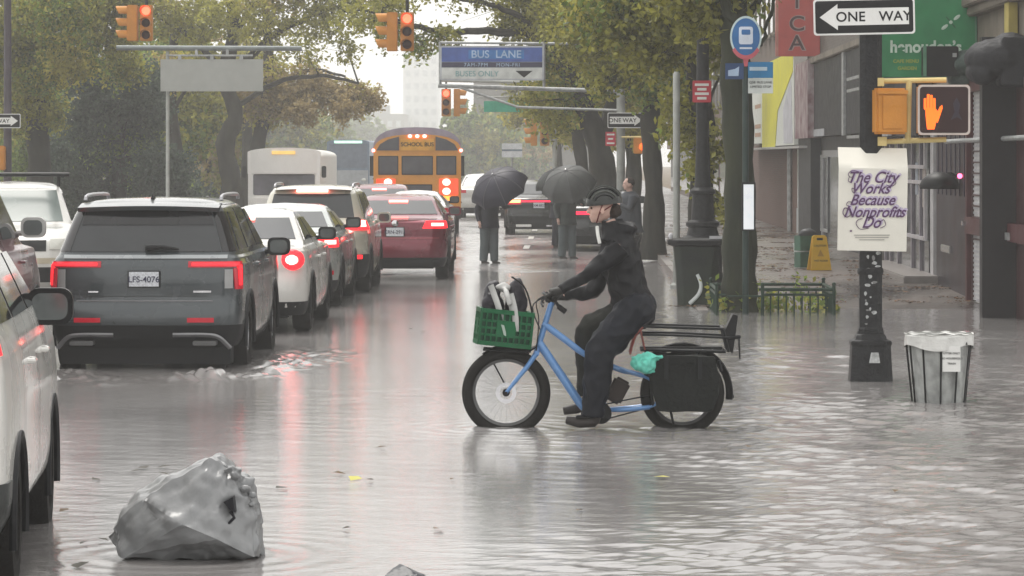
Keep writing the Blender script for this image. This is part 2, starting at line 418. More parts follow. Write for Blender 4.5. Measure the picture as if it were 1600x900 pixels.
MB().bx(FX-.16, FX-.05, yS0-.16, yS0, -.1, 3.3).bx(FX-.16, FX-.05, yS1, yS1+.16, -.1, 3.3).bx(FX-.17, FX-.09, fy(1640), yS1+.16, wz(374, yS0), wz(346, yS0)).bx(FX-.16, FX-.1, yS0-.16, yS1+.16, 3.1, 3.3).build('gate_frame', M_mar, B1)
MB().bx(FX-.20, FX-.172, fy(1598), fy(1556), wz(368, 48), wz(357, 48)).build('mail_plate', M_galv, B1)
MB().bx(FX-.22, FX-.17, yS1+.0, yS1+.16, wz(352, yS1), wz(346, yS1)).build('padlock', M_chrome, B1)
MB().bx(FX-.045, FX, fy(1645), yS0-.17, -.0, 3.2).build('maroon_door', mat('dark_maroon_door', (.05, .02, .022), .5), B1)
MB().tube([(FX-.22, fy(1700), wz(216, 46)), (FX-.22, fy(1500), wz(216, 50)-.04)], .035, 8).build('rail', M_galv, B1, smooth=True)
yD0, yD1 = fy(1515), fy(1467)
o = MB().bx(FX-.04, FX, yD0, yD1, .05, 2.7).build('door', mat('dark_indigo_door', (.012, .011, .022), .4, var=.3, c2=(.035, .018, .024), scale=1.2), B1)
MB().bx(FX-.09, FX-.042, yD0+(yD1-yD0)*.45, yD0+(yD1-yD0)*.75, wz(395, 52.5)-.03, wz(389, 52.5)+.03).build('handle', M_chrome, o, bevel=.01)
for k in range(7): y = yD0+(yD1-yD0)*(k+.5)/7; MB().bx(FX-.055, FX-.042, y-.03, y+.03, 1.55, 2.6).build('door_slat', mat('door_slat', (.05, .045, .07), .4), o)
MB().bx(FX-.06, FX-.0, fy(1464), fy(1459), 0, 3.).build('door_post', mat('pale_door_post', (.42, .41, .42), .5), B1)
MB().ell((FX-.1, fy(1510), wz(275, fy(1510))), (.04, .04, .04), 8).build('red_lamp', mat('small_red_lamp', (1, .1, .2), .3, emit=(1, .08, .2), es=5), B1, smooth=True)
M_sil = mat('silver_door_frame', (.50, .48, .50), .35, .2)
mb = MB()   # tall silver framed door leaves
yf0, yf1 = fy(1452), fy(1420)
for (z0, z1) in ((.75, 1.75), (1.95, 3.3)):
    mb = MB()
    for y in (yf0, yf1): mb.bx(FX-.09, FX-.04, y-.08, y+.08, z0, z1)
    mb.bx(FX-.09, FX-.04, yf0, yf1, z0, z0+.06); mb.bx(FX-.09, FX-.04, yf0, yf1, z1-.06, z1)
    mb.build('silver_frame', M_sil, B1)
MB().bx(FX-.03, FX-.0, yf0-.2, fy(1385), .1, 3.3).build('shop_window', mat('dim_shop_glass', (.02, .02, .024), .1, c2=(.10, .095, .10), scale=1.6), B1)
for px in (1443, 1430, 1408, 1396, 1388): y = fy(px); MB().bx(FX-.07, FX-.031, y-.07, y+.07, 0, 3.2).build('mullion', mat('lilac_grey_mullion', (.24, .22, .25), .4), B1)
MB().bx(FX-.6, FX-.0, fy(1470), fy(1392), -.1, walk_z(60)+.08).build('doorstep', M_kerb, B1, bevel=.02)
# fascia with rails
MB().bx(FX-.30, FX-.01, fy(1460)+.1, 65.9, 2.5, 4.3).build('black_fascia', mat('black_fascia_board', (.010, .010, .014), .5, var=.2), B1, bevel=.01)
for z in (wz(119, 66), wz(138, 66), wz(213, 66)): MB().bx(FX-.40, FX-.34, 60, 69, z-.03, z+.03).build('fascia_rail', M_galv, B1)
# awning dome and drooping cover, security light
mb = MB()
yA = 45.2; cA = (wx(1560, yA), wz(88, yA))
mb.ell((cA[0]-.03, yA, cA[1]-.03), (.42, .5, .26), 18); mb.ell((cA[0]+.15, yA, cA[1]+.16), (.22, .4, .16), 14); mb.ell((cA[0]-.22, yA, cA[1]-.22), (.22, .4, .16), 14); mb.bx(cA[0]-.0, cA[0]+.40, yA-.4, yA+.4, wz(135, yA), cA[1]+.25)
organic(mb, 'black_awning', mat('black_awning_cloth', (.022, .022, .026), .6, bump=.4), B1, .025, 3, .05, 3.2, 3, .02, 8)
mb = MB(); mb.ell((wx(1512, 50), 50, wz(100, 50)), (.33, .3, .20), 14); mb.tube([(wx(1485, 50), 50, wz(122, 50)), (wx(1545, 50), 50, wz(112, 50))], [.12, .16], 10)
organic(mb, 'drooping_cover', mat('grey_green_cover', (.06, .085, .075), .5, var=.4, scale=5, bump=.4), B1, .025, 2, .05, 5, 8)
MB().bx(wx(1590, 48), wx(1577, 48)+.0, 47.6, 47.8, wz(60, 48), wz(24+30, 48)+.3).build('bracket', M_dark, B1)
MB().bx(FX-.5, FX-.04, 45.5, 45.8, -.05, wz(58, 45.6)).build('black_column', mat('black_column_paint', (.02, .018, .02), .5), B1)
MB().bx(FX-.12, FX-.0, fy(1590), fy(1583), 2.6, 5.2).build('pipe_cover', mat('ochre_strip', (.40, .33, .10), .6), B1)
# projecting green sign (faces the traffic)
yG = 50.4
sg = empty('green_shop_sign', (wx(1447, yG), yG, wz(20, yG)), 0, 'big green projecting shop sign with pale lettering and a winged emblem, above the glowing hand', 'shop sign')
gl, gr, gt, gb_ = wx(1370, yG)-wx(1447, yG), wx(1526, yG)-wx(1447, yG), 1.2, wz(121, yG)-wz(20, yG)
MB().bx(gl, gr, -.05, .15, gb_, gt).build('sign_board', mat('sign_green', (.045, .26, .11), .5, var=.1), sg, bevel=.01)
MB().bx(gl, gl+.05, -.055, -.0505, gb_, gt).bx(gr-.03, gr, -.055, -.0505, gb_, gt).build('board_edge', mat('sign_green_edge', (.12, .28, .18), .5), sg)
M_mint = mat('pale_mint_print', (.60, .74, .64), .5)
text_mesh('henoudon\u2019s', .245, 'lettering', M_mint, sg, (wx(1392, yG)-wx(1447, yG)-.02, -.056, wz(74, yG)-wz(20, yG)), align='LEFT', bold=.008, sx=.92)
yl_ = mat('olive_yellow_print', (.32, .42, .08), .5)
text_mesh('CAFE MENU', .07, 'small_lettering', yl_, sg, (wx(1395, yG)-wx(1447, yG), -.056, wz(96, yG)-wz(20, yG)), align='LEFT', bold=.003)
text_mesh('GARDEN', .07, 'small_lettering', yl_, sg, (wx(1402, yG)-wx(1447, yG), -.056, wz(107, yG)-wz(20, yG)), align='LEFT', bold=.003)
ex, ez = wx(1485, yG)-wx(1447, yG), wz(35, yG)-wz(20, yG)
mb = MB()
for s_ in (1, -1):
    rot = Matrix.Rotation(R(-38), 3, 'Y'); c = Vector((ex, -.056, ez))+rot @ Vector((s_*.115, 0, 0)); mb.ell(tuple(c), (.06, .004, .026), 12, rot)
mb.ell((ex, -.058, ez), (.028, .005, .028), 10); mb.build('winged_emblem', M_mint, sg)
mb = MB()
for s_ in (1, -1):
    rot = Matrix.Rotation(R(50), 3, 'Y'); c = Vector((ex, -.055, ez))+rot @ Vector((s_*.06, 0, 0)); mb.ell(tuple(c), (.055, .003, .008), 8, rot)
mb.build('emblem_body', mat('emblem_dark_green', (.03, .10, .05), .5), sg)
bxo = empty('security_light', (wx(1470, yG-.5), yG-.5, wz(96, yG-.5)), 0, 'black box light fixed in front of the lower corner of the green shop sign', 'wall light')
MB().bx(-.27, .25, -.1, .15, -.22, .22).build('housing', M_black, bxo, bevel=.015)
MB().bx(-.27, -.22, -.104, -.1005, -.22, .22).build('edge_strip', mat('sign_green_edge', (.12, .28, .18), .5), bxo)
MB().bx(.16, .22, -.106, -.1005, .06, .12).build('sensor', M_galv, bxo); MB().tube([(.2, .1, 0), (1.2, .4, .05)], .03, 6).build('bracket', M_dark, bxo)
# --- 2: black fronted shop (Y 66..86)
B2 = empty('black_front_shop', (0, 0, 0), 0, 'shop with a tall plain black fascia and silver door frame, left of the near post', 'building')
y0, y1 = 66.05, 82.5
MB().bx(FX, FX+12, y0, y1, -.3, 2.6).build('ground_floor_wall', mat('dark_grey_front', (.022, .022, .025), .5, var=.3), B2)
MB().bx(FX+.02, FX+12, y0, y1, 2.6, 13).build('upper_wall', M_bk3, B2); windows(B2, 67, 82, (5.6, 9.0))
MB().bx(FX-.20, FX-.0, 66.3, y1, 2.62, 4.35).build('fascia', mat('black_violet_fascia', (.012, .012, .017), .5, var=.12), B2, bevel=.01)
MB().bx(FX-.215, FX-.2005, fy(1302), fy(1274), wz(213, 80), wz(202, 80)).build('name_plate', mat('pale_grey_plate', (.35, .36, .38), .5), B2)
MB().bx(FX-.30, FX, 66.3, y1, 4.352, 4.5).build('cornice', M_st, B2, bevel=.02)
mb = MB(); mb.bx(FX-.26, FX-.1, fy(1337), fy(1334), 2.6, 4.36); mb.build('fascia_edge', M_galv, B2)
yd0, yd1 = fy(1330), fy(1288)
mb = MB(); mb.bx(FX-.07, FX-.0, yd0-.15, yd0+.15, 0, 2.3); mb.bx(FX-.07, FX-.0, yd1-.35, yd1, 0, 2.3); mb.bx(FX-.07, FX-.0, yd0, yd1, 2.15, 2.3); mb.build('door_frame', mat('brushed_door_frame', (.30, .30, .31), .4, .3), B2)
o = MB().bx(FX-.03, FX-.0, yd0+.15, yd1-.35, .1, 2.15).build('glass_door', mat('dim_door_glass', (.03, .03, .033), .1), B2)
MB().ell((FX-.06, (yd0+yd1)/2-2.0, 1.75), (.02, .9, .16), 12).build('oval_decal', mat('decal_grey', (.35, .36, .36), .4), o)
MB().bx(FX-.25, FX-.0, fy(1283), fy(1263), 0, 2.6).build('dark_pier', mat('black_pier', (.025, .025, .028), .5), B2)
# --- 3: yellow banner shop (Y 86..112) with red blade sign
B3 = empty('banner_shop_building', (0, 0, 0), 0, 'brown brick building with a yellow and white shop banner and brick red ground floor', 'building')
y0, y1 = 82.55, 114.
def fy(px): return 5.65*FPX/(px-890)
MB().bx(FX, FX+12, y0, y1, -.3, 2.5).build('ground_floor_wall', M_bk2, B3)
MB().bx(FX+.02, FX+12, y0, y1, 2.5, 13).build('upper_wall', M_bk1, B3); windows(B3, 84, 114, (5.8, 9.2))
MB().bx(FX-.02, FX, y0+.2, fy(1226), .8, 2.4).build('shop_window', mat('grey_shop_window', (.14, .15, .15), .15), B3)
MB().bx(FX-.04, FX-.0, y0+.2, fy(1226), .1, .8).build('stall_riser', mat('pale_grey_riser', (.36, .38, .38), .5), B3)
MB().tube([(FX-.08, fy(1218), 0), (FX-.08, fy(1218), 2.5)], .07, 6).build('drain_pipe', M_galv, B3)
M_bY = mat('banner_yellow', (.68, .64, .08), .45, var=.12, scale=1.2); M_bW = mat('banner_white', (.62, .64, .60), .45, var=.06); M_bR = mat('banner_dark_red', (.16, .04, .06), .5, c2=(.45, .40, .40), scale=2.5)
def ban(p0, p1, za, zb_, m, nm='banner', dx=0.):
    return MB().bx(FX-.35-dx, FX-.02, fy(p1), fy(p0), za, zb_).build(nm, m, B3)
ban(1168, 1191, 2.55, 4.85, M_bW); 
ban(1242, 1262, 2.6, 4.45, M_bR, 'banner_end')
# banner box with the diagonal yellow field
ban(1192, 1241, 2.45, 4.8, M_bW, 'banner', .01)
q0, q1 = fy(1241), fy(1192)
MB().prism([(q1, 2.40), (q1-6.2, 2.40), (q1-7.4, 3.4), (q0+.3, 4.3), (q0+.2, 4.82), (q1, 4.82)], FX-.375, FX-.362, 'X').build('yellow_field', M_bY, B3)
MB().prism([(q0+.4, 2.5), (q0+3.8, 2.5), (q0+4.2, 3.4), (q0+1, 4.1)], FX-.376, FX-.362, 'X').build('pale_field', mat('banner_pale_violet', (.50, .50, .54), .45), B3)
mb = MB()
for k, z in enumerate((2.75, 3.0, 3.6)): mb.bx(FX-.358, FX-.351, fy(1190)+.5, fy(1180), z, z+.12)
mb.build('banner_lettering', mat('orange_print', (.40, .24, .16), .5), B3)
MB().bx(FX-.45, FX, y0, fy(1168), 2.36, 2.42).build('fascia_shelf', mat('pale_shelf', (.38, .37, .36), .5), B3)
yR = 82.; rs_ = empty('red_blade_sign', (wx(1246, yR), yR, wz(20, yR)), 0, 'tall red blade sign with dark vertical letters above the yellow banner', 'shop sign')
rl0, rl1 = wx(1212, yR)-wx(1246, yR), wx(1281, yR)-wx(1246, yR)
MB().bx(rl0, rl1, -.08, .12, wz(88, yR)-wz(20, yR), 1.9).build('sign_board', mat('blade_red', (.50, .10, .09), .5, var=.08), rs_, bevel=.01)
MB().bx(rl0, rl0+.06, -.085, -.0805, wz(88, yR)-wz(20, yR), 1.9).build('board_edge', mat('blade_pale_red', (.5, .22, .18), .5), rs_)
mI = mat('blade_letter', (.07, .03, .035), .4); mH = mat('blade_letter_halo', (.42, .33, .31), .5)
for ch_, py in (('I', 3), ('C', 38), ('A', 68)):
    z = wz(py, yR)-wz(20, yR)
    text_mesh(ch_, .50, 'letter_outline', mH, rs_, (-.01, -.083, z), bold=.022, sx=1.1); text_mesh(ch_, .50, 'letter', mI, rs_, (-.02, -.088, z), bold=.004, sx=1.1)
# --- further row, mostly behind trees
ys_ = 114.05
for k, (d, h, m, lb_) in enumerate(((22, 11, M_bk3, 'hazy grey brown brick building behind the right hand trees'), (26, 14, M_bk2, 'hazy dark red brick building further down the right side'), (40, 12, M_bk1, 'hazy brown building far down the right side'))):
    o = empty('row_building', (0, 0, 0), 0, lb_, 'building')
    MB().bx(FX, FX+12, ys_, ys_+d, -.3, h).build('wall', m, o); MB().bx(FX-.3, FX+.05, ys_+.1, ys_+d-.1, h-.5, h-.1).build('cornice', M_st, o)
    windows(o, ys_, ys_+d, (4.2, 7.4), 1.2, 1.7, 3.2); MB().bx(FX-.25, FX, ys_+.5, ys_+d-.5, 2.6, 3.4).build('shop_fascia', mat('dull_shop_fascia', (.18, .12, .10), .5), o)
    MB().bx(FX-.03, FX, ys_+.8, ys_+d-.8, .4, 2.5).build('shop_window', M_glass, o)
    ys_ += d+.05
# --- far buildings closing the view
yF = 340.; o = empty('corner_building', (wx(800, yF), yF, 0), 0, 'long dark hazy building closing the avenue, behind the green street sign', 'building')
w_ = (862-742)/S(yF)/2; h_ = wz(118, yF)
MB().bx(-w_, w_+6, 0, 12, -.3, h_).build('wall', mat('far_dark_brick', (.12, .115, .105), .8), o)
MB().bx(-w_-.2, w_+6.2, -.2, .1, h_-.3, h_+.1).build('cornice', mat('far_dark_brick', (.12, .115, .105), .8), o)
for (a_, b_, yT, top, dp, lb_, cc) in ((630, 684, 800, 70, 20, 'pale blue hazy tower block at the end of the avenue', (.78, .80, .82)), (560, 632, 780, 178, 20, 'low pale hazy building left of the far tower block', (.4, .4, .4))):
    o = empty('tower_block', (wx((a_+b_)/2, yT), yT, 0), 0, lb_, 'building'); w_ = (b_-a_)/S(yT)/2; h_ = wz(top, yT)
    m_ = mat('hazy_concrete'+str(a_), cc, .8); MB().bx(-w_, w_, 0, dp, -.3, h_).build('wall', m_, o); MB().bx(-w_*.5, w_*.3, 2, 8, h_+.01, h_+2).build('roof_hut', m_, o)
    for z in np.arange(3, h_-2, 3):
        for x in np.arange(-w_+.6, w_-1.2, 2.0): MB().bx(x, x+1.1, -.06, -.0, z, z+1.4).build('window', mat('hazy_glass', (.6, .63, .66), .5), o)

# things standing outside the shops
for k, (px, Y, h_, c, lb_) in enumerate(((1252, 63, .42, (.50, .52, .50), 'white plastic bucket beside the yellow wet floor board'), (1262, 61.5, .62, (.05, .12, .08), 'dark green plastic crate stack beside the yellow wet floor board'))):
    o = empty('bucket' if k == 0 else 'crate_stack', (wx(px, Y), Y, walk_z(Y)), .3, lb_, 'bucket' if k == 0 else 'crates')
    if k == 0:
        MB().lathe([(.12, 0), (.15, h_), (.16, h_), (.16, h_-.03), (.145, h_-.03)], 20).build('tub', mat('white_bucket', c, .4), o, smooth=True, angle=30)
        MB().tube(smooth_pts([(-.155, 0, h_-.02), (0, -.05, h_+.12), (.155, 0, h_-.02)], 5), .006, 5).build('handle', M_galv, o)
    else:
        for j in range(2):
            mb = MB(); z = .02+j*.3
            mb.bx(-.2, .2, -.15, -.135, z, z+.27).bx(-.2, .2, .135, .15, z, z+.27).bx(-.2, -.185, -.135, .135, z, z+.27).bx(.185, .2, -.135, .135, z, z+.27).bx(-.185, .185, -.135, .135, z, z+.02)
            mb.build('crate', mat('green_crate_b', c, .5, var=.3), o)
        MB().ell((0, 0, .62), (.17, .12, .10), 12).build('contents', mat('dark_plastic_wrap', (.05, .05, .055), .4, bump=.4), o, smooth=True)
rq = random.Random(9)
for k, (y, z, w_, h_, c) in enumerate(((57.2, 1.3, .5, .7, (.35, .30, .28)), (58.5, 1.5, .4, .55, (.30, .33, .38)), (60.3, 1.2, .6, .8, (.40, .38, .33)), (61.8, 1.6, .4, .4, (.34, .12, .10)))):
    MB().bx(FX-.036, FX-.0305, y, y+w_, z, z+h_).build('window_notice', mat('notice_paper'+str(k), c, .5, var=.3, scale=14), B1)
for k, (y, w_, z0, h_, c) in enumerate(((70.5, 1.2, .9, 1.1, (.12, .10, .09)), (73.5, 1.4, .5, 1.6, (.20, .20, .21)), (78.6, 2.2, .4, 1.8, (.09, .09, .10)))):
    o = MB().bx(FX-.05, FX-.0, y, y+w_, z0, z0+h_).build('shop_window', mat('front_glass'+str(k), c, .12, var=.4, scale=2), B2)
    MB().bx(FX-.07, FX-.051, y, y+w_, z0+h_-.07, z0+h_).bx(FX-.07, FX-.051, y, y+w_, z0, z0+.07).bx(FX-.07, FX-.051, y, y+.07, z0+.07, z0+h_-.07).bx(FX-.07, FX-.051, y+w_-.07, y+w_, z0+.07, z0+h_-.07).build('window_frame', M_galv, o)
MB().tube([(FX-.06, 68.2, .1), (FX-.06, 68.2, 2.6)], .05, 8).build('drain_pipe', M_galv, B2, smooth=True)
MB().tube(smooth_pts([(FX-.05, 50.8, 4.1), (FX-.08, 54, 3.6), (FX-.05, 58, 3.9), (FX-.06, 63, 3.5)], 6), .015, 5).build('hanging_cable', M_black, B1, smooth=True)
# ============================================================ trees
def leaf_mat(name, c, c2):
    m = bpy.data.materials.new(name); m.use_nodes = True; t = m.node_tree; b = t.nodes['Principled BSDF']
    g = t.nodes.new('ShaderNodeNewGeometry'); tc = t.nodes.new('ShaderNodeTexCoord'); n = t.nodes.new('ShaderNodeTexNoise'); n.inputs['Scale'].default_value = 1.1; n.inputs['Detail'].default_value = 4
    t.links.new(tc.outputs['Object'], n.inputs['Vector'])
    ad = t.nodes.new('ShaderNodeMath'); ad.operation = 'MULTIPLY_ADD'; t.links.new(g.outputs['Random Per Island'], ad.inputs[0]); ad.inputs[1].default_value = .45
    t.links.new(n.outputs[0], ad.inputs[2])
    r = t.nodes.new('ShaderNodeValToRGB'); r.color_ramp.elements[0].position = .45; r.color_ramp.elements[1].position = .95
    r.color_ramp.elements[0].color = (*c, 1); r.color_ramp.elements[1].color = (*c2, 1)
    t.links.new(ad.outputs[0], r.inputs[0]); t.links.new(r.outputs[0], b.inputs['Base Color'])
    b.inputs['Roughness'].default_value = .45; b.inputs['Specular IOR Level'].default_value = .4
    tr = t.nodes.new('ShaderNodeBsdfTranslucent'); t.links.new(r.outputs[0], tr.inputs[0])
    mx = t.nodes.new('ShaderNodeMixShader'); mx.inputs[0].default_value = .45; t.links.new(b.outputs[0], mx.inputs[1]); t.links.new(tr.outputs[0], mx.inputs[2])
    t.links.new(mx.outputs[0], t.nodes['Material Output'].inputs[0]); return m
L_olive = leaf_mat('olive_leaves', (.11, .12, .024), (.44, .42, .07))
L_green = leaf_mat('green_leaves', (.07, .11, .03), (.28, .37, .07))
L_dark = leaf_mat('dark_blue_green_leaves', (.03, .05, .04), (.09, .125, .085))
L_rust = leaf_mat('rusty_leaves', (.24, .18, .07), (.50, .38, .17))
L_yel = leaf_mat('yellow_olive_leaves', (.26, .24, .04), (.58, .52, .10))
M_bark = mat('wet_bark', (.026, .024, .02), .75, var=.4, scale=5, bump=.9, bscale=14, c2=(.05, .047, .036), stretch=(1, 1, .3))
M_bark2 = mat('mossy_green_bark', (.02, .025, .016), .75, scale=3, bump=.9, bscale=14, c2=(.045, .05, .026), stretch=(1, 1, .3))
def leaf_cloud(clumps, size, r):
    """clumps: (x, y, z, rx, ry, rz, n, flat) -> quads"""
    P = []; Sz = []
    for (x, y, z, rx, ry, rz, n) in clumps:
        # twigs: leaves gather along many short twigs inside the clump, so the outline is ragged
        nt_ = max(3, int(n/16)); d = r.normal(size=(nt_, 3)); d /= np.linalg.norm(d, axis=1)[:, None]
        rad = r.uniform(.25, 1.08, nt_)**.7; tc = d*rad[:, None]
        td = r.normal(size=(nt_, 3)); td[:, 2] -= .35; td /= np.linalg.norm(td, axis=1)[:, None]
        k = r.integers(0, nt_, n); s = r.uniform(-1, 1, n)
        p = tc[k]*np.array([rx, ry, rz])+td[k]*s[:, None]*.32+r.normal(size=(n, 3))*.07
        P.append(p+np.array([x, y, z]))
    P = np.concatenate(P); n = len(P)
    a = r.normal(size=(n, 3)); a /= np.linalg.norm(a, axis=1)[:, None]
    b = r.normal(size=(n, 3)); b -= (a*b).sum(1)[:, None]*a; b /= np.linalg.norm(b, axis=1)[:, None]
    s = size*r.uniform(.6, 1.35, n)[:, None]
    V = np.stack([P-a*s, P-b*s*.55, P+a*s, P+b*s*.55], 1).reshape(-1, 3)
    return V, np.arange(n*4).reshape(n, 4)
def tree(label, base, trunk, tr, limbs, clumps, leafm, size=.09, bark=None, seed=0, group=None, twigs=True, dens=1.):
    """trunk: local points, tr: radii, limbs: list of (points, r0, r1); clumps local"""
    o = empty('tree', base, 0, label, 'tree', group); r = np.random.default_rng(seed); bark = bark or M_bark
    mb = MB(); pts = smooth_pts(trunk, 6); rad = lerp_list(tr, len(pts))
    rad = [q*(1+.08*math.sin(i*1.7)+.05*math.sin(i*.6+seed)) for i, q in enumerate(rad)]
    mb.tube(pts, rad, 14)
    tk = mb.build('trunk', bark, o, smooth=True)
    mb = MB()
    for (lp_, r0, r1) in limbs:
        sp = smooth_pts(lp_, 5); sp = [p+Vector((r.normal()*.02, r.normal()*.02, r.normal()*.02))*min(1, i) for i, p in enumerate(sp)]
        mb.tube(sp, lerp_list([r0, r1], len(sp)), 8)
    if twigs:
        src = [Vector(t) for t in trunk[1:]]+[Vector(p) for l in limbs for p in l[0][1:]]
        for c in clumps:
            cv = Vector(c[:3]); a = min(src, key=lambda q: (q-cv).length+(0 if q.z < cv.z+.5 else 3))
            mid = a.lerp(cv, .5)+Vector((r.normal()*.12, r.normal()*.12, .15)); mb.tube(smooth_pts([a, mid, cv], 4), lerp_list([.035, .012], 9), 5)
            for k in range(5):
                e = cv+Vector((r.normal()*c[3]*.6, r.normal()*c[4]*.6, r.normal()*c[5]*.6)); mb.tube([mid.lerp(cv, r.uniform(.3, 1)), e], [.012, .004], 4)
    if mb.v: mb.build('branches', bark, o, smooth=True)
    V, F = leaf_cloud([c[:6]+(int(c[6]*dens*1.5),) for c in clumps], size*.8, r)
    ms = leafm if isinstance(leafm, (list, tuple)) else [leafm]
    mi = np.zeros(len(F), 'i')
    if len(ms) > 1:
        c = V[F[:, 0]]; v = np.sin(c[:, 0]*1.7+seed)+np.sin(c[:, 2]*2.1+seed*2)+np.sin(c[:, 1]*1.1)+r.normal(size=len(F))*.6
        mi = (v > .4).astype('i')
        if len(ms) > 2: mi = mi+(v > 1.4).astype('i')
    raw_mesh('crown', V, F, ms, o, mi)
    return o
def C(px, py, Y, r, n, base, dy=0., f=1., ry=None):
    """clump centred on photo column/row at distance Y; r in metres"""
    return (wx(px, Y)-base[0], Y+dy-base[1], wz(py, Y)-base[2], r*f, ry or r, r*.8, n)

# ---- right sidewalk
# big mossy tree in the guard
b = (wx(1156, 47.4), 47.4, walk_z(47)); q = lambda px, py, dy=0: (wx(px, 47.4)-b[0], dy, wz(py, 47.4)-b[2])
tree('big mossy tree trunk standing in the iron tree guard beside the bus stop post', b, [(0, 0, -.1), q(1155, 430), q(1156, 300), q(1152, 150, .1), q(1148, 20, .2), q(1150, -140, .3)], [.30, .235, .215, .215, .20, .17],
     [([q(1152, 60), q(1180, 10, .4), q(1235, -80, 1)], .07, .03), ([q(1150, 30), q(1100, -60, -.3), q(1020, -150, .4)], .09, .04), ([q(1190, 70, .2), q(1205, 25, .3), q(1222, -40, .5)], .03, .02)],
     [C(1100, -30, 47.4, .8, 1700, b, .3), C(1040, -90, 47.4, .9, 1800, b), C(1200, -150, 47.4, .9, 1500, b), C(1120, -130, 47.4, 1., 1800, b), C(1090, 20, 47.4, .35, 420, b, .5)], [L_green, L_olive], .075, M_bark2, 3)
# slim tree behind, with sprouts low on its trunk
b = (wx(1098, 56.5), 56.5, walk_z(57)); q = lambda px, py, dy=0: (wx(px, 56.5)-b[0], dy, wz(py, 56.5)-b[2])
tree('leafy tree with sprouting lower branches behind the ornate lamp post', b, [(0, 0, -.1), q(1096, 300), q(1100, 200, .1), q(1088, 90, .2), q(1095, -40), q(1090, -150)], [.24, .2, .19, .17, .15, .12],
     [([q(1100, 150), q(1060, 60, -.3), q(1000, 10, -.5), q(940, -20, -.5)], .07, .03), ([q(1095, 210), q(1110, 150, -.4), q(1130, 110, -.5)], .04, .015), ([q(1098, 100), q(1140, 40, .4), q(1150, -30, .6)], .05, .02)],
     [C(1000, 20, 56.5, .8, 1900, b, -.4), C(1060, 10, 56.5, .85, 2000, b), C(940, 0, 56.5, .8, 1800, b), C(1110, 60, 56.5, .6, 900, b, -.6), C(1120, -20, 56.5, .8, 1500, b), C(1030, 90, 56.5, .42, 520, b, -.3), C(1092, 265, 56.5, .32, 300, b, -.5, .8), C(1108, 230, 56.5, .28, 240, b, -.6),
      C(1070, 205, 56.5, .3, 260, b, -.3), C(1118, 318, 56.5, .22, 150, b, -.5), C(970, 60, 56.5, .5, 700, b, -.3), C(1050, 160, 56.5, .3, 220, b), C(1080, -100, 56.5, 1.1, 2200, b)], [L_olive, L_green, L_yel], .075, M_bark, 5)
# tree at 1020
b = (wx(1020, 70), 70, walk_z(70)); q = lambda px, py, dy=0: (wx(px, 70)-b[0], dy, wz(py, 70)-b[2])
tree('straight dark tree right behind the walker in pale trousers', b, [(0, 0, -.1), q(1022, 300), q(1016, 190), q(1024, 90), q(1018, -60)], [.27, .2, .19, .17, .13],
     [([q(1020, 120), q(980, 60, -.5), q(930, 30, -.6)], .07, .03), ([q(1020, 110), q(1050, 50, .3), q(1075, 0)], .06, .03)],
     [C(980, 60, 70, .9, 1700, b), C(920, 40, 70, .9, 1800, b), C(1030, 60, 70, .9, 1700, b), C(1010, 130, 70, .55, 650, b, -.4), C(1060, 110, 70, .6, 700, b), C(960, -20, 70, 1.1, 1900, b), C(1050, -20, 70, 1.1, 1800, b), C(945, 120, 70, .45, 450, b)], [L_olive, L_green], .075, M_bark, 7, dens=1.4)
# leaning forked tree whose limb crosses the street
b = (wx(946, 84), 84, .14); q = lambda px, py, dy=0: (wx(px, 84)-b[0], dy, wz(py, 84)-b[2])
tree('leaning forked tree with a long bare limb reaching over the bus lane sign', b, [(0, 0, -.1), q(948, 320), q(940, 250), q(915, 170), q(880, 100), q(850, 40), q(835, -60)], [.42, .34, .31, .26, .22, .17, .12],
     [([q(885, 105), q(845, 62, -.3), q(780, 50, -.6), q(700, 52, -.8), q(640, 40, -1), q(600, 26, -1)], .13, .05), ([q(860, 60), q(800, 22, -1), q(740, 4, -1.2), q(660, -6, -1.4)], .09, .04), ([q(935, 235), q(960, 150, .3), q(965, 60, .5), q(970, -40, .5)], .2, .12), ([q(915, 170), q(935, 90, -.4), q(940, 0, -.4)], .12, .08)],
     [C(880, 60, 84, .9, 1500, b), C(840, 30, 84, 1., 1700, b), C(810, -8, 84, .8, 800, b), C(900, 10, 84, 1.1, 1700, b), C(930, 80, 84, .8, 1100, b, -.5), C(745, -20, 84, .8, 420, b, -1), C(680, -20, 84, .7, 330, b, -1), C(860, 110, 84, .6, 650, b), C(900, 150, 84, .55, 520, b),
      C(790, 45, 84, .45, 170, b), C(700, 62, 84, .4, 220, b, -1), C(660, 75, 84, .32, 150, b, -1), C(610, 50, 84, .5, 300, b, -1), C(610, 12, 84, .65, 330, b, -1), C(555, 30, 84, .6, 240, b, -1), C(830, 160, 84, .35, 220, b, -.5), C(865, 185, 84, .5, 450, b)], [L_olive, L_green, L_yel], .075, M_bark, 9, dens=1.5)
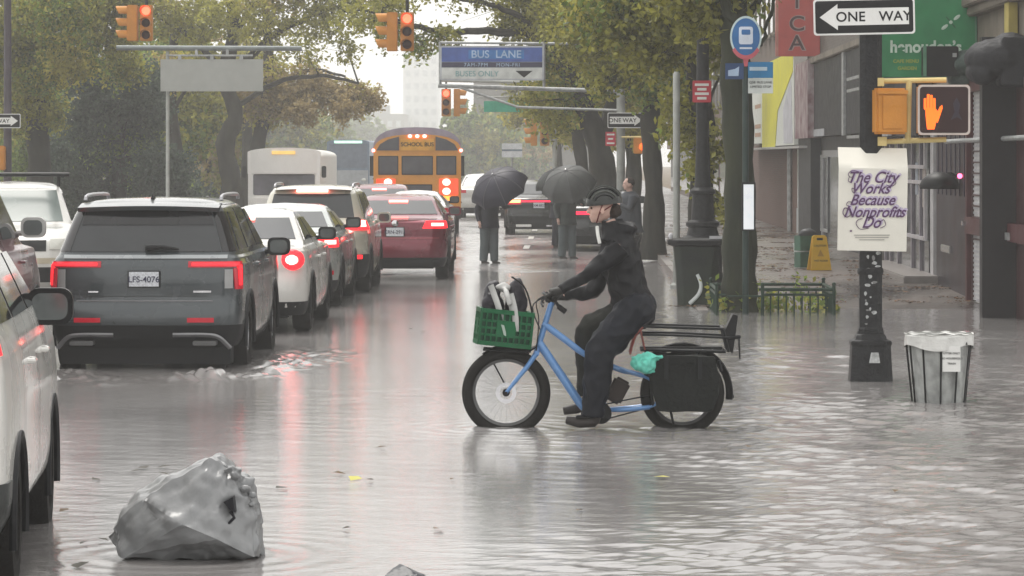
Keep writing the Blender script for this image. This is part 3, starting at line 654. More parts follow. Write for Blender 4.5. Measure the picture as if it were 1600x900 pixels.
# further right trees
for k, (px, Y, hgt, lb_) in enumerate(((905, 110, 6.5, 'hazy olive tree down the right side, left of the leaning trunk'), (925, 135, 8, 'hazy tree further down the right side of the avenue'), (985, 98, 7.5, 'hazy tree between the two sign poles on the right'), (868, 165, 8, 'pale hazy tree at the far right of the avenue'))):
    b = (wx(px, Y), Y, .1); r_ = random.Random(k); cl = []
    for j in range(9): cl.append((r_.uniform(-1.7, 1.7), r_.uniform(-1.6, 1.6), hgt*.55+r_.uniform(-1.2, 2.6), 1.1, 1.1, .9, 900))
    tree(lb_, b, [(0, 0, -.1), (.1, 0, hgt*.25), (-.1, 0, hgt*.5), (.1, 0, hgt*.8)], [.28, .22, .18, .1], [([(0, 0, hgt*.4), (-.8, 0, hgt*.6), (-1.4, .2, hgt*.8)], .1, .04), ([(0, 0, hgt*.45), (.8, 0, hgt*.65), (1.5, -.2, hgt*.8)], .1, .04)], cl, [L_yel, L_olive], .13, M_bark, 20+k, 'hazy trees down the right side')

# ---- left side (park edge)
b = (wx(60, 92), 92, .1); q = lambda px, py, Y=92, dy=0: (wx(px, Y)-b[0], Y+dy-b[1], wz(py, Y)-b[2])
tree('large olive tree with heavy foliage filling the top left corner', b, [(0, 0, -.1), q(62, 260), q(55, 150), q(70, 30), q(60, -90)], [.4, .33, .3, .25, .18],
     [([q(60, 140), q(120, 60), q(190, 20)], .14, .05), ([q(60, 150), q(10, 70), q(-60, 20)], .14, .05)],
     [C(20, 30, 90, 1.2, 2600, b), C(90, 10, 88, 1.2, 2600, b), C(160, 40, 90, 1.1, 2300, b), C(40, 110, 90, 1.1, 2000, b), C(-40, 60, 90, 1.2, 1800, b), C(110, 90, 89, .9, 1500, b), C(190, 100, 92, .7, 900, b), C(200, -20, 90, 1.1, 1600, b), C(140, -30, 90, 1.2, 1800, b), C(10, 170, 91, .9, 900, b), C(75, 170, 92, .7, 700, b)], [L_olive, L_green, L_yel], .075, M_bark, 31, dens=1.6)
b = (wx(185, 100), 100, .1); q = lambda px, py, Y=100: (wx(px, Y)-b[0], Y-b[1], wz(py, Y)-b[2])
cl = []; r_ = random.Random(5)
for j in range(34):
    py = r_.uniform(120, 335); half = 28+ (py-100)*.36; px = 180+r_.uniform(-half, half); cl.append(C(px, py, 100+r_.uniform(-2, 2), .85, 950, b))
tree('dense dark blue green evergreen tree behind the grey SUV, down to the ground', b, [(0, 0, -.1), q(186, 250), q(180, 120)], [.3, .2, .06], [], cl, [L_dark, L_dark, L_green], .08, M_bark, 33, dens=1.4)
b = (wx(90, 112), 112, .1); cl = [C(40+r_.uniform(-50, 70), r_.uniform(150, 330), 112+r_.uniform(-2, 2), 1.1, 900, b) for j in range(18)]
tree('rounded olive green tree behind the dark mast at the left edge', b, [(0, 0, -.1), (0, 0, 3), (0, 0, 5)], [.3, .2, .1], [], cl, [L_green, L_olive], .095, M_bark, 35, dens=1.4)
# trunk at 350 with wide crown
b = (wx(358, 108), 108, .1); q = lambda px, py, Y=108: (wx(px, Y)-b[0], Y-b[1], wz(py, Y)-b[2])
tree('tall tree with bent trunk and wide thinning yellow olive crown, left of shuttle bus', b, [(0, 0, -.1), q(362, 290), q(352, 225), q(368, 180), q(352, 120), q(365, 40), q(350, -80)], [.42, .34, .30, .26, .24, .2, .14],
     [([q(355, 130), q(420, 60), q(500, 20), q(560, 0)], .14, .05), ([q(360, 175), q(430, 130), q(500, 118), q(560, 130)], .10, .04), ([q(355, 120), q(300, 60), q(240, 20)], .12, .05), ([q(362, 60), q(420, -20), q(480, -60)], .1, .05)],
     [C(300, 30, 108, 1.2, 1500, b), C(360, 20, 106, 1.2, 1000, b), C(420, 40, 108, 1.1, 620, b), C(475, 20, 108, 1.1, 620, b), C(520, 30, 108, 1.0, 480, b), C(570, 20, 106, .9, 360, b), C(400, -30, 108, 1.4, 1700, b), C(500, -40, 108, 1.4, 1600, b), C(240, 20, 108, 1.1, 1200, b), C(600, 0, 107, .8, 500, b),
      C(480, 80, 106, .7, 200, b), C(540, 75, 107, .6, 160, b), C(330, 100, 109, .8, 500, b), C(260, 110, 110, .9, 600, b)], [L_olive, L_yel, L_rust], .088, M_bark, 37, dens=1.4)
b = (wx(402, 122), 122, .1); q = lambda px, py, Y=122: (wx(px, Y)-b[0], Y-b[1], wz(py, Y)-b[2])
tree('rusty brown tree whose low bough ends in a rounded edge against the pale sky', b, [(0, 0, -.1), q(398, 260), q(410, 190), q(420, 120), q(415, 0)], [.36, .28, .24, .2, .12],
     [([q(410, 190), q(470, 155), q(530, 150), q(580, 160)], .12, .04), ([q(415, 150), q(480, 110), q(540, 120)], .1, .04)],
     [C(450, 150, 122, .9, 1200, b), C(500, 148, 122, .8, 1100, b), C(545, 152, 122, .7, 900, b), C(580, 158, 122, .5, 500, b), C(425, 115, 122, .9, 700, b), C(480, 118, 122, .6, 360, b), C(390, 150, 122, 1., 1200, b), C(540, 170, 121, .55, 500, b), C(470, 175, 121, .6, 500, b), C(420, 175, 122, .7, 600, b), C(395, 80, 124, .9, 500, b)], [L_rust, L_yel, L_olive], .095, M_bark, 39, dens=1.5)
for k, (px, Y, cz_, ww, m_, lb_) in enumerate(((262, 118, 150, 70, [L_green, L_olive], 'pale green tree behind the blank overhead sign'), (250, 150, 210, 60, [L_dark, L_green], 'dark hazy tree low behind the white SUV and the grey SUV'), (315, 140, 160, 70, [L_olive, L_rust], 'hazy brownish tree left of the bent trunk'),
        (420, 250, 205, 80, [L_green, L_olive], 'hazy tree above the shuttle bus'), (490, 420, 225, 60, [L_green, L_olive], 'very hazy tree left of the far coach'), (565, 600, 232, 45, [L_green, L_green], 'faintest tree above the far coach'), (-10, 130, 150, 90, [L_olive, L_green], 'hazy olive tree beyond the left edge mast'), (752, 290, 232, 26, [L_green, L_olive], 'faint hazy tree right of the school bus'), (800, 320, 250, 40, [L_green, L_rust], 'faint hazy tree above the left walker'), (330, 300, 230, 90, [L_dark, L_green], 'hazy dark tree right behind the bent trunk'))):
    b = (wx(px, Y), Y, .1); cl = []
    for j in range(20): cl.append(C(px+r_.uniform(-ww, ww)*.8, cz_+r_.uniform(-80 if Y < 240 else -38, 110 if Y < 240 else 30), Y+r_.uniform(-3, 3), 1.2*min(Y, 260)/120, 620, b))
    zt = wz(cz_-40, Y)
    tree(lb_, b, [(0, 0, -.1), (.15, 0, zt*.4), (-.1, 0, zt*.7), (0, 0, zt)], [.34, .26, .2, .1], [], cl, m_, .12*Y/110, M_bark, 50+k, 'hazy trees along the left side')
# bare trunks at left
for k, (px, Y) in enumerate(((272, 112), (382, 130), (246, 125))):
    o = empty('tree', (wx(px, Y), Y, .1), 0, ('slim straight trunk right of the overhead sign pole', 'slim leaning trunk right of the bent tree', 'slim dark trunk left of the overhead sign pole')[k], 'tree')
    MB().tube(smooth_pts([(0, 0, -.1), (.1, 0, 2), (-.1+.2*k, 0, 4), (.1, 0, 7)], 5), lerp_list([.24, .14], 16), 10).build('trunk', M_bark, o, smooth=True)
    MB().tube(smooth_pts([(0, 0, 3.6), (.6, 0, 4.6), (1.4, 0, 5.6)], 4), lerp_list([.08, .03], 9), 6).build('branches', M_bark, o, smooth=True)
# low hedge in the bed and along the park
b0 = (0, 0, 0); r = np.random.default_rng(3)
V, F = leaf_cloud([(wx(1156, 47)+.4+r.uniform(-.6, 1.1), 47.3+r.uniform(-.3, .9), 0.10, .2, .2, .09, 60) for k in range(12)], .05, r)
h = raw_mesh('ivy', V, F, [L_green, L_olive], None, (r.uniform(size=len(F)) > .6).astype('i')); tag(h, kind='stuff')
V, F = leaf_cloud([(-14.8-r.uniform(0, 2), 60+k*2.2, .7, .9, 1.4, .6, 420) for k in range(60)], .10, r)
h = raw_mesh('shrubbery', V, F, [L_dark, L_green], None, (r.uniform(size=len(F)) > .6).astype('i')); tag(h, kind='stuff')
# wet fallen leaves on the sidewalk
V, F = leaf_cloud([(r.uniform(2.0, 5.9), y, walk_z(y)+.03, .6, 1.0, .012, 70) for y in np.arange(49, 100, .5)], .04, r)
V[:, 2] = np.array([walk_z(y)+.012 for y in V[:, 1]])+r.uniform(0, .02, len(V))
h = raw_mesh('fallen_leaves', V, F, [mat('leaf_litter_brown', (.15, .075, .03), .6), mat('leaf_litter_dark', (.055, .035, .022), .6)], None, (r.uniform(size=len(F)) > .5).astype('i')); tag(h, kind='stuff')
# park iron fence far left
# ============================================================ cars
def rrect_(x0, x1, z0, z1, r, n=5):
    pts = []
    for cx, cz, a0 in ((x1-r, z0+r, -90), (x1-r, z1-r, 0), (x0+r, z1-r, 90), (x0+r, z0+r, 180)):
        for k in range(n+1): a = R(a0+90*k/n); pts.append((cx+r*math.cos(a), cz+r*math.sin(a)))
    return pts
class CarShell:
    """levels: (z, rear_y, front_y, half_width, rear_corner_radius, front_corner_radius), bottom to top"""
    def __init__(s, levels, bow_r=.07, bow_f=.12):
        L = np.array(levels, float); d = np.diff(L[:, :4], axis=0); d[:, 0] *= 1
        seg = np.maximum(1, np.ceil(np.abs(d).max(1)/.045).astype(int))
        t = np.concatenate([i+np.arange(k)/k for i, k in enumerate(seg)]+[[len(L)-1]])
        A = np.stack([np.interp(t, np.arange(len(L)), L[:, j]) for j in range(6)], 1)
        for _ in range(2):
            B = A.copy(); B[1:-1] = (A[:-2]+2*A[1:-1]+A[2:])/4; A = B
        s.A = A; s.br = bow_r; s.bf = bow_f
        s.L0 = L[:, 1].min(); s.L1 = L[:, 2].max(); s.ym = (s.L0+s.L1)/2
    def lv(s, z): return [np.interp(z, s.A[:, 0], s.A[:, j]) for j in range(1, 6)]
    def pt(s, z, u, end='r', lv=None):
        """u = signed arc length from the centre of the rear (or front) face"""
        yr, yf, hw, rr, rf = lv if lv is not None else s.lv(z)
        a = abs(u); sg = 1 if u >= 0 else -1
        r, y0, di = (rr, yr, 1) if end == 'r' else (rf, yf, -1)
        r = min(r, hw*.95); st = hw-r; arc = PI/2*r
        if a < st: x, y = a, y0
        elif a < st+arc:
            ph = (a-st)/r; x = hw-r+r*math.sin(ph); y = y0+di*(r-r*math.cos(ph))
        else: x = hw; y = y0+di*(r+a-st-arc)
        return s._bow(sg*x, y, z, hw)
    def _bow(s, x, y, z, hw):
        q = (x/hw)**2
        if y < s.ym: y += s.br*q*(s.ym-y)/(s.ym-s.L0)
        else: y -= s.bf*q*(y-s.ym)/(s.L1-s.ym)
        tpr = 1-.05*abs((y-s.ym)/(s.L1-s.ym))**3
        return Vector((x*tpr, y, z))
    def s_of_y(s, z, y, end='r'):
        yr, yf, hw, rr, rf = s.lv(z)
        r, y0 = (rr, yr) if end == 'r' else (rf, yf)
        r = min(r, hw*.95)
        return hw-r+PI/2*r+(abs(y-y0)-r)
    def body(s, wheels, Rw, zc, parent, m, rows_glass=None):
        nr, na, ns, nfx = 7, 7, max(20, int((s.L1-s.L0)/.06)), 7
        rings = []
        for A in s.A:
            z = A[0]; lv = A[1:]; yr, yf, hw, rr, rf = lv
            rr = min(rr, hw*.95); rf = min(rf, hw*.95)
            half = []
            for i in range(nr): half.append(s.pt(z, (hw-rr)*i/nr, 'r', lv))
            for i in range(na): half.append(s.pt(z, hw-rr+PI/2*rr*i/na, 'r', lv))
            ya, yb = yr+rr, yf-rf
            for i in range(ns+1):
                y = ya+(yb-ya)*i/ns; half.append(s._bow(hw, y, z, hw))
            for i in range(na-1, -1, -1): half.append(s.pt(z, hw-rf+PI/2*rf*i/na, 'f', lv))
            for i in range(nfx-1, -1, -1): half.append(s.pt(z, (hw-rf)*i/nfx, 'f', lv))
            ring = half+[Vector((-p.x, p.y, p.z)) for p in half[-2:0:-1]]
            rings.append(ring)
        n = len(rings[0]); V = [p for r in rings for p in r]
        inside = []
        for p in V:
            q = False
            for wy in wheels:
                d = math.hypot(p.y-wy, p.z-zc)
                if d < Rw and p.z < zc+Rw and abs(p.x) > .5: q = wy
            inside.append(q)
        F = []
        for i in range(len(rings)-1):
            for k in range(n):
                f = (i*n+k, i*n+(k+1) % n, (i+1)*n+(k+1) % n, (i+1)*n+k)
                if all(inside[a] is not False for a in f): continue
                F.append(f)
        for f in F:
            for a in f:
                wy = inside[a]
                if wy is not False:
                    dy, dz = V[a].y-wy, V[a].z-zc; d = max(1e-4, math.hypot(dy, dz))
                    V[a].y = wy+dy/d*Rw; V[a].z = zc+dz/d*Rw; inside[a] = False
        top = (len(rings)-1)*n
        c = len(V); V.append(Vector((0, (rings[-1][0].y+rings[-1][nr+na+ns+na].y)/2, rings[-1][0].z+.02)))
        F += [(top+k, top+(k+1) % n, c) for k in range(n)]
        return MB().add(V, F).build('body', m, parent, smooth=True, angle=50)
    def patch(s, z0, z1, s0, s1, off=.006, end='r', nu=10, nv=4, skirt=True, mb=None):
        """surface-hugging panel; s0, s1 = arc lengths, or (bottom, top) pairs"""
        mb = mb or MB()
        s0 = s0 if isinstance(s0, tuple) else (s0, s0); s1 = s1 if isinstance(s1, tuple) else (s1, s1)
        def P(u, v, o):
            z = z0+(z1-z0)*v; a = s0[0]+(s0[1]-s0[0])*v; b = s1[0]+(s1[1]-s1[0])*v; q = a+(b-a)*u
            p = s.pt(z, q, end)
            du = s.pt(z, q+.01, end)-s.pt(z, q-.01, end); dv = s.pt(z+.01, q, end)-s.pt(z-.01, q, end)
            nn = du.cross(dv)
            if end == 'f': nn = -nn
            if nn.length < 1e-9: nn = Vector((0, -1, 0))
            nn.normalize(); return p+nn*o
        vs = [P(i/nu, j/nv, off) for j in range(nv+1) for i in range(nu+1)]
        fs = [(j*(nu+1)+i, j*(nu+1)+i+1, (j+1)*(nu+1)+i+1, (j+1)*(nu+1)+i) for j in range(nv) for i in range(nu)]
        if skirt:
            bd = [(i, 0) for i in range(nu)]+[(nu, j) for j in range(nv)]+[(i, nv) for i in range(nu, 0, -1)]+[(0, j) for j in range(nv, 0, -1)]
            k0 = len(vs); vs += [P(i/nu, j/nv, -.012) for i, j in bd]; m = len(bd)
            for a in range(m):
                b = (a+1) % m; ia = bd[a][1]*(nu+1)+bd[a][0]; ib = bd[b][1]*(nu+1)+bd[b][0]
                fs.append((ia, ib, k0+b, k0+a))
        return mb.add(vs, fs)

def wheel(parent, x, y, z, r, w=.22, side=1, spokes=7):
    t = MB(); pr = [(r*.62, -w/2), (r*.93, -w/2), (r, -w/2+.035), (r*1.0, w/2-.035), (r*.93, w/2), (r*.62, w/2), (r*.6, 0), (r*.62, -w/2)]
    t.lathe(pr, 32, (0, 0, 0), 'X', cap=False)
    o = t.build('wheel', M_rubber, parent, smooth=True, loc=(x, y, z))
    h = MB(); h.lathe([(r*.64, -w*.3), (r*.64, w*.40), (r*.58, w*.40), (r*.56, w*.1), (.01, w*.05), (.01, -w*.3)], 28, (0, 0, 0), 'X')
    for k in range(spokes):
        a = 2*PI*k/spokes; h.box((w*.26, math.cos(a)*r*.31, math.sin(a)*r*.31), (.03, .055, r*.6), Matrix.Rotation(a-PI/2, 3, 'X'))
    h.lathe([(r*.13, w*.2), (r*.13, w*.36), (.005, w*.38)], 12, (0, 0, 0), 'X')
    hh = h.build('rim', M_rim, o, smooth=True, angle=30)
    if side < 0: hh.scale = (-1, 1, 1)
    return o

def paint(name, c, c2=None, metal=.3):
    m = mat(name, c, .28, metal, var=.06, scale=2, coat=.8, bump=.03, bscale=180)
    return m

def build_car(label, loc, rz, lv, pm, W2, wheels, rw, zc=None, group=None, cat='car', arch=.07, name='car', roof_rails=None,
              rear_glass=None, side_glass=None, wind=None, mirrors=None, clad=None, plate=None, tails=None, extra=None, handles=None,
              arch_m=None, plate_txt=None, wind_m=None):
    root = empty(name, loc, rz, label, cat, group)
    sh = CarShell(lv); zc = zc or rw
    sh.body(wheels, rw+arch, zc, root, pm)
    s1 = sh.s_of_y(lv[0][0]+.08, wheels[0]-rw-arch-.02)
    sh.patch(lv[0][0]+.005, lv[0][0]+.17, -s1, s1, .007, nu=24, nv=2).build('dark_tail_band', M_dark, root, smooth=True, angle=30)  # darker band wrapped round the lower tail of each car
    # dark underbody and wheel wells
    mb = MB(); yr = lv[0][1]; yf = lv[0][2]
    mb.bx(-W2+.27, W2-.27, yr+.15, yf-.2, .19, .62)
    mb.build('underbody', M_dark, root)
    for wy in wheels:
        for sx in (-1, 1):
            pts = [(sx*(W2*.985-.005), wy+(rw+arch)*math.cos(a), zc+(rw+arch)*math.sin(a)) for a in np.linspace(-.25, PI+.25, 18)]
            MB().tube(pts, .022, 6).build('wheel_arch', arch_m or M_dark, root, smooth=True)
        for sx in (-1, 1): wheel(root, sx*(W2-.14), wy, zc, rw, side=sx)
    if rear_glass:
        z0, z1, a, b = rear_glass
        sh.patch(z0, z1, (-a, -b), (a, b), .008, nu=14, nv=8).build('rear_window', M_glass, root, smooth=True, angle=30)
    if side_glass:
        for (z0, z1, ya0, ya1, yb0, yb1) in side_glass:
            for sg in (1, -1):
                A0, A1 = sh.s_of_y(z0, ya0), sh.s_of_y(z1, ya1); B0, B1 = sh.s_of_y(z0, yb0), sh.s_of_y(z1, yb1)
                sh.patch(z0, z1, (sg*A0, sg*A1), (sg*B0, sg*B1), .007, nu=8, nv=5).build('side_window', M_glassd, root, smooth=True, angle=30)
    if wind:
        z0, z1, a, b = wind
        sh.patch(z0, z1, (-a, -b), (a, b), .008, 'f', nu=14, nv=8).build('windshield', wind_m or M_glass, root, smooth=True, angle=30)
    if mirrors:
        y, z, mw, mh, mm = mirrors[:5]; mo = mirrors[5] if len(mirrors) > 5 else 0
        for sg in (1, -1):
            p = sh.pt(z, sg*sh.s_of_y(z, y)); mb = MB(); x = p.x+sg*(.06+mw/2+mo)
            mb.v += []; mb.prism(rrect_(x-mw/2-.012, x+mw/2+.012, z+.02-mh/2-.012, z+.02+mh/2+.012, mh*.36), y-.072, y+.02); mb.ell((x, y+.02, z+.02), (mw/2+.008, .1, mh/2+.008), 14)
            mb.tube([(p.x-sg*.03, y+.05, z-.04), (x, y+.04, z-.03)], .03, 8)
            o = mb.build('side_mirror', mm, root, smooth=True)
            MB().prism(rrect_(x-mw*.43, x+mw*.43, z+.02-mh*.41, z+.02+mh*.41, mh*.28), y-.078, y-.0725).build('mirror_glass', mat('mirror_glass', (.10, .11, .11), .08, .4), o)
    if clad:
        z0, z1 = clad
        s1 = sh.s_of_y((z0+z1)/2, wheels[0]-rw-arch-.01)
        sh.patch(z0, z1, -s1, s1, .012, nu=24, nv=3).build('bumper_cladding', M_dark, root, smooth=True, angle=30)
    if plate:
        x, z = plate; p = sh.pt(z, x); y = p.y-.02
        o = MB().bx(x-.165, x+.165, y-.012, y+.02, z-.085, z+.085).build('number_plate', M_dark, root, bevel=.004)
        MB().bx(x-.15, x+.15, y-.017, y-.0125, z-.074, z+.074).build('plate_face', M_plate, o)
        if plate_txt: text_mesh(plate_txt, .085, 'plate_characters', mat('plate_ink', (.05, .05, .09), .5), o, (x, y-.019, z-.005), bold=.001)
    for (nm, z0, z1, s0, s1, off, m, both) in (tails or []):
        for sg in ((1, -1) if both else (1,)):
            a0 = tuple(sg*q for q in s0) if isinstance(s0, tuple) else sg*s0
            a1 = tuple(sg*q for q in s1) if isinstance(s1, tuple) else sg*s1
            sh.patch(z0, z1, a0, a1, off, nu=8, nv=3).build(nm, m, root, smooth=True, angle=35)
    if handles:
        for (y, z) in handles:
            for sg in (1, -1):
                p = sh.pt(z, sg*sh.s_of_y(z, y))
                MB().tube([(p.x-sg*.01, y-.1, z), (p.x+sg*.025, y-.07, z), (p.x+sg*.025, y+.07, z), (p.x-sg*.01, y+.1, z)], .016, 8).build('door_handle', pm, root, smooth=True)
    if roof_rails:
        y0, y1, x, z, m = roof_rails
        for sg in (1, -1):
            MB().tube(smooth_pts([(sg*x, y0, z-.05), (sg*x, y0+.18, z), (sg*x, y1-.18, z), (sg*x, y1, z-.05)], 4), .02, 8).build('roof_rail', m, root, smooth=True)
    # shut lines
    if side_glass:
        ys = sorted({round(g[2], 2) for g in side_glass if g[2] > wheels[0]-.2} | {round(g[4], 2) for g in side_glass})
        zb = side_glass[0][0]
        for y in ys:
            for sg in (1, -1):
                q0, q1 = sh.s_of_y(.38, y), sh.s_of_y(zb, y)
                sh.patch(.38, zb-.01, (sg*(q0-.004), sg*(q1-.004)), (sg*(q0+.004), sg*(q1+.004)), .0025, nu=1, nv=8, skirt=False).build('door_gap', M_dark, root)
    if extra: extra(root, sh)
    return root, sh

# ---- grey SUV ploughing through the water
P_grey = paint('slate_grey_paint', (.052, .062, .068))
suv_lv = [(.27, .14, 4.9, .90, .22, .3), (.36, .05, 5.0, .97, .24, .35), (.55, .0, 5.05, 1.0, .26, .4), (.68, .02, 5.05, 1.0, .24, .4), (.73, .08, 5.03, .995, .2, .4),
          (.95, .07, 5.0, 1.0, .2, .4), (1.10, .09, 4.9, .99, .18, .4), (1.17, .13, 4.5, .965, .17, .4), (1.205, .16, 3.7, .935, .16, .4),
          (1.25, .19, 3.55, .915, .16, .35), (1.62, .40, 2.75, .78, .16, .3), (1.70, .47, 2.5, .73, .16, .3), (1.745, .62, 2.3, .64, .2, .3), (1.765, .8, 2.0, .5, .2, .3)]
def suv_extra(root, sh):
    # spoiler over the rear window
    mb = MB(); pr = []
    def f(u, v):
        x = -.72+1.44*u; yy = .30+.10*(x/.72)**2
        return (x, yy+v*.42, 1.70-.02*(x/.72)**2+(.045*math.sin(v*PI/2)))
    mb.grid(f, 16, 5); mb.grid(lambda u, v: (lambda p: (p[0], p[1]+.03, p[2]-.045*(1-v)))(f(u, v*.8)), 16, 4)
    mb.grid(lambda u, v: (lambda p: (p[0], p[1]+.03*v, p[2]-.045*v))(f(u, 0)), 16, 1)
    mb.build('spoiler', P_grey, root, smooth=True)
    sh.patch(1.50, 1.665, (-.69, -.64), (.69, .64), .0145, nu=12, nv=2).build('painted_spoiler_shadow', M_glassd, root, smooth=True)  # shade under the spoiler, put in as a dark band on the glass
    for sg in (1, -1): sh.patch(1.235, 1.64, (sg*.80, sg*.67), (sg*1.12, sg*.96), .006, nu=5, nv=6).build('quarter_glass', M_glassd, root, smooth=True)
    # bright strip under the window, wiper, emblem, reflectors, lower trim, exhausts
    sh.patch(1.165, 1.20, -.86, .86, .012, nu=18, nv=2).build('tailgate_trim', paint('light_grey_trim', (.30, .32, .33)), root, smooth=True)
    p = sh.pt(1.27, .1); MB().tube([(.0, p.y-.05, 1.27), (.16, p.y-.05, 1.285), (.34, p.y-.035, 1.265)], [.03, .022, .01], 8).build('rear_wiper', M_black, root, smooth=True)
    sh.patch(.79, .795, -.66, .66, .006, nu=16, nv=1).build('tailgate_gap', M_dark, root)
    sh.patch(.735, .75, -.72, .72, .008, nu=16, nv=1).build('bumper_step', mat('bumper_light_edge', (.2, .2, .21), .3), root)
    for sg in (1, -1):
        sh.patch(.53, .575, sg*.46, sg*.74, .012, nu=4, nv=1).build('bumper_reflector', M_red, root)
        pts = [(sg*.30, -.035, .405), (sg*.62, -.02, .405), (sg*.76, -.01, .38), (sg*.87, .05, .27)]
        MB().tube(smooth_pts(pts, 5), .017, 8, flat=1.6).build('lower_trim', mat('dull_trim', (.25, .25, .26), .35, .6), root, smooth=True)
        MB().prism(rrect_(sg*.62-.12, sg*.62+.12, .30, .345, .015), -.035, .1).build('exhaust_pipe', mat('dull_exhaust', (.12, .12, .12), .4, .5), root)
    sh.patch(.285, .50, -1.30, 1.30, .010, nu=30, nv=4).build('lower_bumper', M_dark, root, smooth=True)
    mb = MB(); mb.bx(-.56, -.46, .035, .045, .83, .845); mb.build('model_badge', M_chrome, root)
    mb = MB(); mb.bx(.5, .68, .03, .045, .83, .85); mb.build('model_badge', M_chrome, root)
    MB().bx(-.86, .86, .22, .5, .10, .30).build('under_car_shade_box', M_dark, root)  # dark box added in place of the shade in the gap under the tail
    MB().add([(-.02, .75, 1.765), (.02, .75, 1.765), (.015, .95, 1.765), (-.015, .95, 1.765), (0, .79, 1.83)], [(0, 1, 4), (1, 2, 4), (2, 3, 4), (3, 0, 4)]).build('antenna_fin', M_black, root)
build_car('dark grey SUV seen from behind, throwing up flood water from its wheels', (wx(224, 34.4), 34.4, -.05), 0, suv_lv, P_grey, 1.0, (1.02, 3.9), .375,
          arch=.075, name='suv', cat='SUV', rear_glass=(1.235, 1.655, .79, .66), side_glass=[(1.25, 1.63, .62, .78, 1.35, 1.33), (1.25, 1.66, 1.45, 1.43, 2.35, 2.2), (1.25, 1.64, 2.45, 2.3, 3.2, 2.55)],
          wind=(1.24, 1.66, .78, .62), mirrors=(3.05, 1.2, .22, .17, M_black), clad=None, plate=(0, .965), plate_txt='LFS-4076',
          tails=[('tail_light', 1.08, 1.135, .46, 1.08, .018, M_red, True), ('tail_light', .86, 1.07, (.955, .93), 1.08, .018, M_red, True), ('lit_strip', 1.095, 1.118, .50, 1.0, .024, M_red_lit, True), ('lit_strip', .90, 1.10, (1.0, .985), 1.04, .024, M_red_lit, True),
                 ('reversing_light', .87, 1.06, .84, .925, .012, mat('clear_lens', (.3, .3, .3), .2), True)],
          extra=suv_extra, handles=[(1.65, 1.08), (2.7, 1.08)], roof_rails=(.85, 2.6, .70, 1.80, mat('satin_rail', (.4, .4, .42), .35, .7)))

# ---- sedans, hatchbacks
def sedan_levels(H=1.46, L=4.85, w=.925, deck=1.06, hood=.98, belt=1.0):
    return [(.22, .16, L-.15, w-.08, .25, .35), (.32, .05, L-.03, w-.02, .28, .4), (.5, .0, L, w, .3, .45), (.66, .02, L-.01, w, .28, .45), (.72, .06, L-.03, w-.005, .25, .45), (.86, .05, L-.1, w-.01, .25, .45),
            (deck-.06, .06, L-.35, w-.03, .22, .45), (deck-.015, .12, L-1.1, w-.07, .2, .4), (deck+.005, .5, L-1.45, w-.10, .2, .35), (deck+.05, .72, L-1.55, w-.12, .2, .3),
            (H-.1, 1.35, L-2.2, w-.28, .18, .25), (H-.04, 1.6, L-2.4, w-.33, .18, .25), (H-.01, 1.9, L-2.7, w-.43, .18, .2)]
def hatch_levels(H=1.68, L=4.6, w=.92, belt=1.08):
    return [(.25, .16, L-.15, w-.08, .25, .35), (.36, .05, L-.03, w-.02, .28, .4), (.52, .0, L, w, .3, .45), (.68, .02, L-.01, w, .28, .45), (.75, .08, L-.03, w-.005, .24, .45),
            (.92, .07, L-.1, w-.005, .22, .45), (belt-.03, .12, L-.5, w-.02, .22, .42), (belt+.02, .17, L-1.15, w-.06, .22, .38), (belt+.08, .24, L-1.3, w-.085, .22, .3),
            (H-.12, .50, L-2.0, w-.22, .2, .25), (H-.06, .6, L-2.2, w-.27, .2, .25), (H-.015, .8, L-2.5, w-.37, .2, .25), (H, 1.0, L-2.7, w-.5, .2, .2)]
def stop_lamp(z, w, y=None):
    def f(root, sh):
        p = sh.pt(z, 0); MB().bx(-w/2, w/2, p.y-.07, p.y+.02, z-.022, z+.022).build('high_brake_light', M_red_core, root, bevel=.005)
    return f
def sed(label, px, Y, pm, H, L=4.85, w=.925, tails=None, group=None, rz=0, extra=None, plate=True, lvl=None, mm=None, txt=None, z=0., high=True):
    lv = lvl or sedan_levels(H, L, w)
    dk = 1.06
    def ex(root, sh):
        if high: stop_lamp(H-.12 if lvl is None else H-.1, .34)(root, sh)
        if extra: extra(root, sh)
    return build_car(label, (wx(px, Y), Y, z), rz, lv, pm, w, (.98, L-.95), .335, group=group, rear_glass=(dk+.075, H-.115, w-.20, w-.33),
        side_glass=[(dk+.06, H-.12, 1.12, 1.6, 2.05, 2.0), (dk+.06, H-.12, 2.15, 2.1, 3.15, 2.62)], wind=(dk+.06, H-.11, w-.2, w-.35),
        mirrors=(3.0, dk+.08, .2, .14, mm or M_black), plate=(0, .84) if plate else None, plate_txt=txt, tails=tails, extra=ex, handles=[(1.9, .9), (2.85, .9)])
Q = 'cars queueing in the flooded left lane'
P_white = paint('white_car_paint', (.62, .61, .58), metal=0)
P_silver = paint('silver_car_paint', (.42, .45, .43), metal=.5)
P_beige = paint('pearl_beige_paint', (.52, .50, .42), metal=.2)
P_maroon = paint('dark_red_paint', (.17, .012, .03), metal=.3)
P_maroon2 = paint('maroon_brown_paint', (.11, .018, .028), metal=.2)
